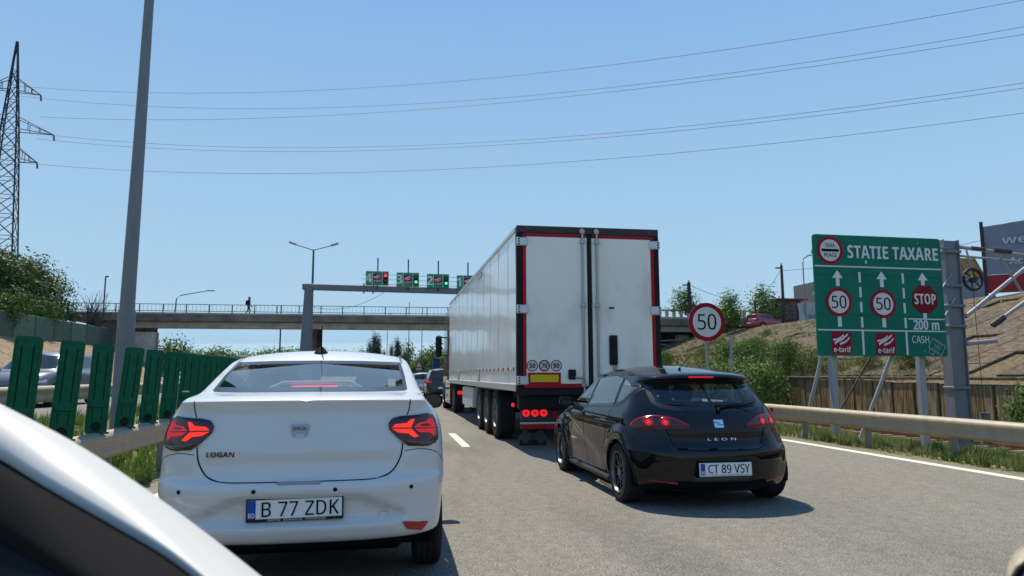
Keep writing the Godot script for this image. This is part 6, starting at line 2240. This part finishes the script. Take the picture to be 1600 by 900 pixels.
const WIRES := [[-51.04, 43.67, -110.0, 59.96, 34.44, -48.0, 4.3], [-50.76, 42.13, -110.0, 59.65, 31.92, -48.0, 4.65], [-48.17, 39.18, -110.0, 59.55, 31.11, -48.0, 3.3], [-48.42, 36.55, -110.0, 59.0, 26.65, -48.0, 4.12], [-48.36, 35.78, -110.0, 58.95, 26.16, -48.0, 3.93], [-50.56, 32.12, -110.0, 58.66, 23.86, -48.0, 3.58]]

# ---------------------------------------------------------------- plants
func leaf_mat(key: String) -> StandardMaterial3D:
	if mats.has(key):
		return mats[key]
	var m := mat(key, Color(1, 1, 1), 0.62)
	m.vertex_color_use_as_albedo = true
	m.backlight_enabled = true
	m.backlight = Color(0.55, 0.62, 0.35)
	return m

# blobs: [centre, radii]; many small leaf faces through the volume, denser to the outside
func crown(blobs: Array, count: int, leaf: float, a: Color, b: Color, seed_: int, stretch := 1.5) -> ArrayMesh:
	var r := RandomNumberGenerator.new()
	r.seed = seed_
	var m := MB.new()
	m.tinted = true
	var total := 0.0
	for q in blobs: total += q[1].x * q[1].y
	for q in blobs:
		var n := int(count * q[1].x * q[1].y / total)
		var clumps := []
		for k in maxi(6, n / 22):
			var d := Vector3(r.randfn(), r.randfn(), r.randfn()).normalized() * pow(r.randf(), 0.38)
			clumps.append([q[0] + d * q[1], r.randf()])
		for k in n:
			var cl: Array = clumps[r.randi() % clumps.size()]
			var p: Vector3 = cl[0] + Vector3(r.randfn(), r.randfn(), r.randfn()) * leaf * 1.9
			var out: Vector3 = (p - q[0]).normalized()
			var nn := (out + Vector3(r.randfn(), r.randfn() + 0.5, r.randfn()) * 0.55).normalized()
			var t := nn.cross(Vector3(r.randfn(), r.randfn(), r.randfn())).normalized()
			var s := nn.cross(t)
			var l := leaf * r.randf_range(0.6, 1.25)
			m.tint = a.lerp(b, clampf(cl[1] * 0.7 + r.randf() * 0.45, 0, 1))
			m.quad(p - t * l * 0.5 * stretch, p - s * l * 0.36, p + t * l * 0.5 * stretch, p + s * l * 0.36)
	return m.mesh()

func trunk_mesh(h: float, r0: float, limbs: int, spread: float, seed_: int) -> ArrayMesh:
	var r := RandomNumberGenerator.new()
	r.seed = seed_
	var m := MB.new()
	var pts := []; var rad := []
	for k in 6:
		var t := k / 5.0
		pts.append(Vector3(r.randf_range(-0.05, 0.05) * h * t, h * t, r.randf_range(-0.05, 0.05) * h * t)); rad.append(r0 * (1.0 - 0.8 * t))
	m.tube(pts, rad, 7)
	for k in limbs:
		var y := h * r.randf_range(0.35, 0.85)
		var an := TAU * r.randf()
		var a := Vector3(0, y, 0)
		var e := a + Vector3(cos(an) * spread, h * 0.22, sin(an) * spread) * r.randf_range(0.5, 1.0)
		m.tube([a, a.lerp(e, 0.5) + Vector3(0, 0.06 * h, 0), e], [r0 * 0.4, r0 * 0.25, r0 * 0.08], 5)
	return m.mesh()

func plant(called: String, label: String, category: String, at: Vector3, turn: float, s: Vector3, crown_m: ArrayMesh, trunk_m: ArrayMesh, leafm: Material, group: String, bark := true) -> Node3D:
	var o := thing(called, label, category, at, turn, group)
	var c := part("crown", crown_m, leafm, o)
	c.scale = s
	if trunk_m:
		var t := part("trunk", trunk_m, mat("bark", Color(0.07, 0.055, 0.04), 0.95), o)
		t.scale = s
	return o

func build_vegetation() -> void:
	var lm := leaf_mat("leaves")
	var dark_a := Color(0.022, 0.042, 0.012); var dark_b := Color(0.105, 0.155, 0.042)
	var mid_a := Color(0.035, 0.07, 0.016); var mid_b := Color(0.13, 0.20, 0.05)
	# big trees over the noise wall
	var c1 := crown([[Vector3(0, 3.4, 0), Vector3(2.6, 2.3, 2.4)], [Vector3(1.2, 4.6, 0.4), Vector3(1.7, 1.5, 1.6)], [Vector3(-1.4, 4.2, -0.3), Vector3(1.6, 1.6, 1.5)], [Vector3(0.2, 1.5, 0.4), Vector3(2.5, 1.5, 2.0)]], 7500, 0.20, dark_a, dark_b, 201)
	var c2 := crown([[Vector3(0, 3.0, 0), Vector3(2.0, 2.6, 2.0)], [Vector3(0.6, 5.2, 0), Vector3(1.1, 1.5, 1.1)], [Vector3(-1.2, 2.0, 0.6), Vector3(1.5, 1.4, 1.4)]], 6000, 0.19, dark_a, dark_b, 202)
	var c3 := crown([[Vector3(0, 1.3, 0), Vector3(2.3, 1.3, 1.8)], [Vector3(1.3, 1.9, 0.2), Vector3(1.2, 0.9, 1.1)], [Vector3(-1.3, 1.7, 0), Vector3(1.2, 1.0, 1.0)]], 4200, 0.16, mid_a, mid_b, 203)
	var t1 := trunk_mesh(4.6, 0.22, 7, 1.8, 204)
	var t2 := trunk_mesh(5.0, 0.18, 6, 1.2, 205)
	var big := [[-28.0, 4.6, -49.0, 1.05, 1.05, 0, "dense dark tree at the far left edge above the noise wall"], [-29.5, 4.7, -55.0, 1.0, 0.95, 1, "slender dark tree second from the left above the noise wall"], [-29.0, 4.7, -59.0, 1.15, 1.0, 0, "broad dark tree below the short wooden pole above the noise wall"],
		[-28.6, 4.6, -65.0, 1.1, 1.0, 1, "pointed tree nearest the bridge above the noise wall"], [-33.0, 4.8, -52.0, 1.2, 1.15, 0, "large tree standing behind the others below the pylon"], [-31.5, 4.8, -67.0, 1.2, 0.95, 0, "rounded tree behind the noise wall left of the bridge end"]]
	for k in big.size():
		var q: Array = big[k]
		plant("tree", q[6], "tree", Vector3(q[0], q[1], q[2]), k * 1.3, Vector3(q[3], q[4], q[3]), [c1, c2][q[5]], [t1, t2][q[5]], lm, "trees above the noise wall")
	for q in [[-26.4, 4.0, -40.0, 1.0, "leafy shrub hanging over the noise wall at the left edge"], [-26.2, 4.6, -47.0, 1.0, "leafy shrub hanging over the noise wall, second from the left"], [-26.4, 4.7, -53.0, 0.95, "leafy shrub hanging over the middle of the noise wall"], [-26.3, 5.0, -58.5, 0.85, "leafy shrub over the noise wall nearest the bridge"], [-24.4, 2.7, -37.0, 1.2, "green creeper bush in front of the noise wall at the left edge"]]:
		plant("bush", q[4], "bush", Vector3(q[0], q[1], q[2]), q[2], Vector3.ONE * q[3], c3, null, lm, "bushes along the noise wall")
	plant("bush", "large olive green bush seen under the left end of the bridge", "bush", Vector3(-27.0, 0.3, -92.0), 0.6, Vector3(1.5, 1.9, 1.4), c3, null, lm, "")
	# bare shrub beside the bridge end
	var bare := MB.new()
	var r := RandomNumberGenerator.new()
	r.seed = 55
	for k in 46:
		var a := Vector3(r.randf_range(-0.5, 0.5), 0, r.randf_range(-0.5, 0.5))
		var e := a + Vector3(r.randfn() * 0.9, r.randf_range(1.4, 3.4), r.randfn() * 0.8)
		var mid := a.lerp(e, 0.5) + Vector3(r.randfn(), 0, r.randfn()) * 0.15
		bare.tube([a, mid, e], [0.03, 0.022, 0.01], 4, false)
		bare.tube([mid, mid + Vector3(r.randfn() * 0.5, r.randf_range(0.4, 1.0), r.randfn() * 0.5)], [0.016, 0.008], 4, false)
	solo("bare_shrub", bare, mat("twig", Color(0.10, 0.085, 0.06), 0.95), "leafless twiggy shrub beside the left bridge end", "shrub", "", Vector3(-25.8, 5.6, -68.5))
	var wp := thing("utility_pole", "short wooden pole rising out of the trees at the left", "utility pole", Vector3(-31.5, 5.0, -62.0))
	var wpm := MB.new()
	wpm.tube([Vector3.ZERO, Vector3(0, 8.6, 0)], [0.17, 0.13], 8)
	part("shaft", wpm, mat("pole_wood", Color(0.07, 0.055, 0.045), 0.9), wp)
	# right-hand side
	var c4 := crown([[Vector3(0, 2.3, 0), Vector3(1.25, 1.5, 1.2)], [Vector3(0.1, 3.7, 0), Vector3(0.75, 1.0, 0.7)], [Vector3(-0.5, 1.4, 0.2), Vector3(1.0, 0.9, 0.9)], [Vector3(0.6, 1.5, 0.1), Vector3(0.9, 0.9, 0.9)]], 1900, 0.22, Color(0.045, 0.09, 0.018), Color(0.21, 0.31, 0.07), 206)
	var t4 := trunk_mesh(3.4, 0.1, 5, 0.8, 207)
	plant("tree", "bushy young tree right behind the 50 sign on the bridge end", "tree", Vector3(31.5, 5.6, -62.0), 0.4, Vector3(0.95, 0.72, 0.95), c4, t4, lm, "young trees on the right-hand crest")
	plant("tree", "pointed green young tree above the red car", "tree", Vector3(34.8, 5.8, -61.5), 2.0, Vector3(0.95, 0.80, 0.95), c4, t4, lm, "young trees on the right-hand crest")
	plant("tree", "ragged leafy growth round the broken pole above the 50 sign", "tree", Vector3(27.6, 6.8, -63.0), 3.0, Vector3(0.9, 0.55, 0.8), c4, t4, lm, "young trees on the right-hand crest")
	plant("tree", "small far tree top just right of the lorry above the balustrade", "tree", Vector3(29.0, 4.5, -86.0), 1.0, Vector3(0.8, 1.0, 0.8), c4, t4, lm, "young trees on the right-hand crest")
	plant("bush", "ivy covered bush at the bridge end beside the 50 sign", "bush", Vector3(33.0, 5.4, -66.0), 1.0, Vector3(1.0, 0.9, 0.9), c3, null, lm, "bushes on the right-hand slope")
	var c5 := crown([[Vector3(0, 0.9, 0), Vector3(1.5, 0.95, 1.4)], [Vector3(0.7, 1.4, 0.2), Vector3(0.8, 0.6, 0.8)], [Vector3(-0.7, 1.2, -0.2), Vector3(0.8, 0.6, 0.8)]], 5200, 0.085, mid_a, Color(0.15, 0.22, 0.055), 208)
	var c6 := crown([[Vector3(0, 0.7, 0), Vector3(1.4, 0.7, 1.2)], [Vector3(0.5, 1.1, 0.2), Vector3(0.7, 0.5, 0.7)]], 3200, 0.075, Color(0.06, 0.08, 0.02), Color(0.24, 0.24, 0.08), 209)
	var places := ["just right of the black car's roof", "behind the barrier below the toll sign's left edge", "on the wall top left of the toll sign", "midway up the slope behind the 50 sign", "beside the dark bridge pier", "low on the wall beyond the black car", "near the foot of the 50 sign's second post", "below the red car on the slope", "left of the tiled slope's edge", "under the toll sign on the wall top", "behind the toll sign's left post", "between the toll sign's posts on the wall top", "above the wall left of the catenary mast", "far down the slope towards the bridge", "at the top of the weedy slope", "on the dry patch of the slope"]
	var spots := [[18.6, -0.7, -38.0, 1.5, 0], [18.3, -0.7, -33.5, 1.35, 0], [20.6, 1.2, -39.5, 1.1, 0], [24.0, 2.4, -52.0, 0.7, 1], [22.5, 0.4, -64.0, 1.0, 0], [17.6, -0.8, -45.0, 1.0, 0], [16.9, -0.8, -50.0, 1.3, 0], [28.0, 3.7, -57.0, 0.5, 1], [23.8, 2.3, -43.5, 0.75, 0], [21.4, 1.5, -33.0, 0.75, 1], [21.3, 1.4, -35.5, 0.9, 0], [21.6, 1.5, -29.5, 0.6, 1], [21.8, 1.6, -27.0, 0.6, 0], [22.6, 1.8, -57.0, 0.8, 0], [29.5, 4.2, -52.0, 0.4, 1], [25.5, 2.9, -48.0, 0.6, 1]]
	for k in spots.size():
		var q: Array = spots[k]
		plant("bush", "green bush " + places[k] if q[4] == 0 else "yellowish dry bush " + places[k], "bush", Vector3(q[0], q[1], q[2]), k * 1.7, Vector3.ONE * q[3], [c5, c6][q[4]], null, lm, "bushes on the right-hand slope")
	plant("bush", "bright green shrub behind the barrier at the right edge", "bush", Vector3(15.4, -0.6, -14.4), 0.3, Vector3(0.75, 0.9, 0.7), c5, null, lm, "bushes on the right-hand slope")
	# weeds and grass
	grass("verge_grass", "green roadside grass and weeds along the right barrier", 15000, 1, 301)
	grass("median_grass", "bright green grass and weeds in the median under the barrier", 12000, 0, 302)
	grass("slope_weeds", "dry yellow and green weeds covering the right slope", 6500, 2, 303)
	# far trees beyond the bridge
	var fa := Color(0.04, 0.07, 0.02); var fb := Color(0.16, 0.22, 0.06)
	var c7 := crown([[Vector3(0, 3.2, 0), Vector3(3.4, 2.8, 3.0)], [Vector3(1.6, 4.8, 0), Vector3(1.8, 1.4, 1.8)], [Vector3(-1.8, 4.2, 0), Vector3(1.8, 1.6, 1.6)]], 1700, 0.50, fa, fb, 210)
	var c8 := crown([[Vector3(0, 4.0, 0), Vector3(0.62, 4.0, 0.62)], [Vector3(0.1, 8.5, 0), Vector3(0.52, 4.2, 0.52)], [Vector3(0, 13.0, 0), Vector3(0.22, 3.0, 0.22)]], 5000, 0.30, Color(0.012, 0.022, 0.010), Color(0.035, 0.055, 0.022), 211, 2.0)
	var t7 := trunk_mesh(5.0, 0.25, 5, 1.8, 212)
	var pop := [[578, 240.0, 0.80], [585, 244.0, 0.98], [591, 238.0, 0.9], [600, 246.0, 0.62], [611, 236.0, 0.72], [619, 240.0, 0.86], [622, 242.0, 0.78], [606, 250.0, 0.5]]
	for k in pop.size():
		var z: float = -pop[k][1]
		plant("poplar", "dark upright poplar beyond the bridge, %s from the left" % ORD[k] if k < 6 else "dark poplar close behind its neighbour beyond the bridge, %s from the left" % ORD[k], "tree", Vector3((pop[k][0] - 605.0) / 1110.0 * pop[k][1] / 0.985 * 0.99, 0, z), k * 0.9, Vector3.ONE * pop[k][2], c8, null, lm, "poplars beyond the bridge")
	var fars := [[5.6, -210.0, 0.55, 1.55, "dark round tree right of the poplars"], [8.2, -150.0, 0.9, 0.95, "green roadside tree behind the warning sign"], [10.6, -142.0, 0.95, 0.98, "green roadside tree right of the warning sign"], [13.5, -136.0, 1.0, 1.0, "green roadside tree beside the lorry cab's mirror"], [7.0, -165.0, 0.7, 0.75, "pale green tree behind the roadside trees"], [17.0, -128.0, 1.0, 1.0, "green roadside tree hidden by the lorry cab"], [5.2, -150.0, 0.4, 0.5, "low green tree left of the warning sign"], [-1.5, -240.0, 0.55, 0.62, "low green tree below the poplars"], [2.0, -236.0, 0.6, 0.66, "low green tree between the poplars"]]
	for k in fars.size():
		plant("tree", fars[k][4], "tree", Vector3(fars[k][0], 0.0, fars[k][1]), k * 1.1, Vector3(fars[k][2], fars[k][3], fars[k][2]), c7, t7, lm, "trees beyond the bridge")
	# far wood along the horizon
	var mm := MultiMesh.new()
	mm.transform_format = MultiMesh.TRANSFORM_3D
	mm.mesh = c7
	var wr := RandomNumberGenerator.new()
	wr.seed = 404
	mm.instance_count = 150
	for k in 150:
		var x := -420.0 + 400.0 * k / 150.0 + wr.randf_range(-3, 3)
		mm.set_instance_transform(k, Transform3D(Basis(Vector3.UP, wr.randf() * TAU).scaled(Vector3.ONE * wr.randf_range(2.4, 3.3)), Vector3(x, 0, -640.0 + wr.randf_range(-60, 60))))
	stuff("far_wood", mm, lm, "dark green belt of woodland along the horizon at the left", "woodland")

func grass(called: String, label: String, count: int, where: int, seed_: int) -> void:
	var r := RandomNumberGenerator.new()
	r.seed = seed_
	var tuft := MB.new()
	tuft.tinted = true
	for k in 11:
		var a := TAU * r.randf()
		var d := Vector3(cos(a), 0, sin(a))
		var p := d * r.randf() * 0.07
		var h := r.randf_range(0.5, 1.0)
		var bend := d * r.randf_range(0.12, 0.5) * h
		var s := d.cross(Vector3.UP) * r.randf_range(0.010, 0.022)
		tuft.tint = Color(1, 1, 1) * r.randf_range(0.7, 1.1)
		tuft.quad(p - s, p + s, p + s * 0.7 + bend * 0.35 + Vector3(0, h * 0.55, 0), p - s * 0.7 + bend * 0.35 + Vector3(0, h * 0.55, 0))
		tuft.tri(p - s * 0.7 + bend * 0.35 + Vector3(0, h * 0.55, 0), p + s * 0.7 + bend * 0.35 + Vector3(0, h * 0.55, 0), p + bend + Vector3(0, h, 0))
		if k % 3 == 0:
			var q := p + bend * 0.5 + Vector3(0, h * 0.5, 0)
			tuft.quad(q, q + d * 0.05 + s * 2.0, q + d * 0.12, q + d * 0.05 - s * 2.0)
	var mm := MultiMesh.new()
	mm.transform_format = MultiMesh.TRANSFORM_3D
	mm.use_colors = true
	mm.mesh = tuft.mesh()
	mm.instance_count = count
	var patch := noise(0.35, seed_, 3)
	for k in count:
		var x: float; var z: float; var y: float; var h: float
		var c: Color
		if where == 1:
			z = -5.5 - pow(r.randf(), 1.5) * 50.0
			x = 8.15 + pow(r.randf(), 0.8) * 5.4
			y = -0.03 if x < 8.4 else lerpf(-0.03, -0.5, (x - 8.4) / 4.9)
			h = r.randf_range(0.05, 0.17) + maxf(0.0, patch.get_noise_2d(x * 3.0, z * 3.0)) * 0.32
			if x < 8.4: h *= 0.4
			c = Color(0.135, 0.19, 0.05).lerp(Color(0.38, 0.33, 0.16), clampf(r.randf() * 0.6 + patch.get_noise_2d(x, z) * 0.6, 0, 1))
		elif where == 0:
			z = -3.0 - pow(r.randf(), 1.6) * 48.0
			x = -2.85 - r.randf() * 3.6
			y = 0.0 if x > -3.5 else lerpf(0.0, 0.40, clampf((-3.5 - x) / 2.0, 0, 1))
			h = r.randf_range(0.07, 0.24) + maxf(0.0, patch.get_noise_2d(x * 3.0, z * 3.0)) * 0.35
			if patch.get_noise_2d(x * 2.0 + 40.0, z * 2.0) < -0.12 and x < -3.6: h = 0.02
			c = Color(0.09, 0.19, 0.03).lerp(Color(0.27, 0.32, 0.09), r.randf())
		else:
			z = -24.0 - pow(r.randf(), 0.7) * 50.0
			var t := pow(r.randf(), 1.3)
			x = 20.6 + t * 12.0
			if z > -44.0 and t > 0.22 and r.randf() < 0.8: x = 20.6 + r.randf() * 2.2
			if t > 0.6 and r.randf() < 0.3: x = 20.6 + r.randf() * 6.0
			y = lerpf(0.82, 5.45, (x - 20.1) / 12.9)
			h = r.randf_range(0.15, 0.55)
			c = Color(0.09, 0.14, 0.03).lerp(Color(0.36, 0.29, 0.15), clampf(r.randf() * 0.6 + 0.25 + patch.get_noise_2d(x, z) * 0.9, 0, 1))
		var w := maxf(h, 0.14) * r.randf_range(0.9, 1.6)
		mm.set_instance_transform(k, Transform3D(Basis(Vector3.UP, r.randf() * TAU).scaled(Vector3(w, h, w)), Vector3(x, y - 0.01, z)))
		mm.set_instance_color(k, c)
	var gm := leaf_mat("grass_blades")
	stuff(called, mm, gm, label, "grass")

# ---------------------------------------------------------------- things far off
func build_distance() -> void:
	# hills
	for q in [[-2600.0, 84.0, -1900.0, 400.0, 0.012, Color(0.045, 0.075, 0.03), 7], [-4200.0, 170.0, -3200.0, 1500.0, 0.010, Color(0.05, 0.07, 0.045), 8]]:
		var n := noise(1.0, q[6], 3)
		var rows := []
		for r in 5:
			var row := PackedVector3Array()
			for c in 60:
				var t := c / 59.0
				var x := lerpf(q[2], q[3], t)
				var h: float = (q[1] * (0.75 + 0.5 * n.get_noise_1d(t * 6.0))) * [0.0, 0.55, 0.9, 1.0, 0.9][r]
				row.append(Vector3(x, h - 1.0, q[0] + 250.0 - 220.0 * r))
			rows.append(row)
		var b := MB.new()
		b.sheet(rows)
		struct("hills", b, mat("hill_%d" % q[6], q[5], 0.95))
	# warning triangle and blue sign beyond the bridge
	var w := thing("warning_sign", "small red and white warning triangle on a post beyond the bridge", "road sign", Vector3(4.35, 0, -100.0))
	var p := MB.new()
	p.tube([Vector3(0, 0, -0.05), Vector3(0, 3.0, -0.05)], 0.05, 6)
	part("post", p, mat("lamp_post_grey", Color(0.12, 0.125, 0.13), 0.5), w)
	p = MB.new()
	p.prism(vec([-0.5, 2.35, 0.5, 2.35, 0, 3.2]), 0.03)
	part("triangle", p, mat("sign_red", Color(0.30, 0.008, 0.018), 0.4), w)
	p = MB.new()
	p.prism(vec([-0.33, 2.45, 0.33, 2.45, 0, 3.0]), 0.036)
	part("triangle_face", p, mat("sign_white", Color(0.62, 0.62, 0.60), 0.45), w)
	part("symbol", MB.new().box(Vector3(0.02, 2.62, 0.04), Vector3(0.12, 0.28, 0.01)), mat("ink", Color(0.008, 0.008, 0.008), 0.5), w)
	part("lower_plate", MB.new().box(Vector3(0, 2.12, 0.0), Vector3(0.8, 0.3, 0.03)), mat("plate_grey_sign", Color(0.3, 0.3, 0.3), 0.5), w)
	var bs := thing("blue_sign", "small blue road sign beside the lorry cab beyond the bridge", "road sign", Vector3(6.75, 0, -100.0))
	p = MB.new()
	p.tube([Vector3(0, 0, -0.05), Vector3(0, 3.6, -0.05)], 0.05, 6)
	part("post", p, mat("lamp_post_grey", Color.BLACK), bs)
	part("board", MB.new().box(Vector3(0, 2.9, 0), Vector3(0.95, 1.3, 0.04), 0.01), mat("sign_blue", Color(0.01, 0.035, 0.13), 0.5), bs)
	# thin far poles
	var names := ["beyond the bridge above the poplars", "beyond the bridge left of the warning sign", "beyond the bridge right of the warning sign", "beyond the bridge near the lorry mirror", "left of the gantry column on the horizon", "far left on the horizon between bridge and plates", "second from left on the horizon under the bridge", "above the white van on the horizon"]
	var list := [[604, 165.0, 15.0, 0], [637, 130.0, 14.5, 0], [657, 130.0, 13.5, 0], [673, 110.0, 6.0, 0], [446, 76.0, 8.5, 0], [290, 130.0, 6.6, 1], [307, 190.0, 7.5, 1], [366, 120.0, 5.6, 1]]
	for k in list.size():
		var z: float = list[k][1]
		var d := Vector3((list[k][0] - 605.0) / 1110.0 * z, 0, -z)
		var o := thing("far_pole", "thin dark pole " + names[k], "pole", d, 0.0, "thin poles beyond the bridge")
		var b := MB.new()
		b.tube([Vector3.ZERO, Vector3(0, list[k][2], 0)], [0.10, 0.06], 6)
		part("shaft", b, mat("far_pole_dark", Color(0.06, 0.07, 0.075), 0.7), o)
		if list[k][3] == 1 or k == 0:
			b = MB.new()
			b.tube([Vector3(0, list[k][2], 0), Vector3(1.3, list[k][2] + 0.4, 0)], 0.05, 5)
			part("arm", b, mat("far_pole_dark", Color.BLACK), o)
	var left_pole := thing("far_pole", "dark pole with a small lamp standing on the left bridge end", "pole", Vector3(-25.6, 6.0, -70.0), 0.0, "thin poles beyond the bridge")
	var lb := MB.new()
	lb.tube([Vector3.ZERO, Vector3(0, 4.3, 0)], 0.06, 6)
	part("shaft", lb, mat("far_pole_dark", Color.BLACK), left_pole)
	part("lamp_head", MB.new().box(Vector3(0.12, 4.35, 0), Vector3(0.3, 0.14, 0.14), 0.04), mat("far_pole_dark", Color.BLACK), left_pole)
	var red_car := make_car("red hatchback parked on top of the slope between the young trees", 0, Color(0.34, 0.045, 0.045), Vector3(34.3, 5.32, -60.5), -PI / 2 + 0.3, false, 0.08, "")
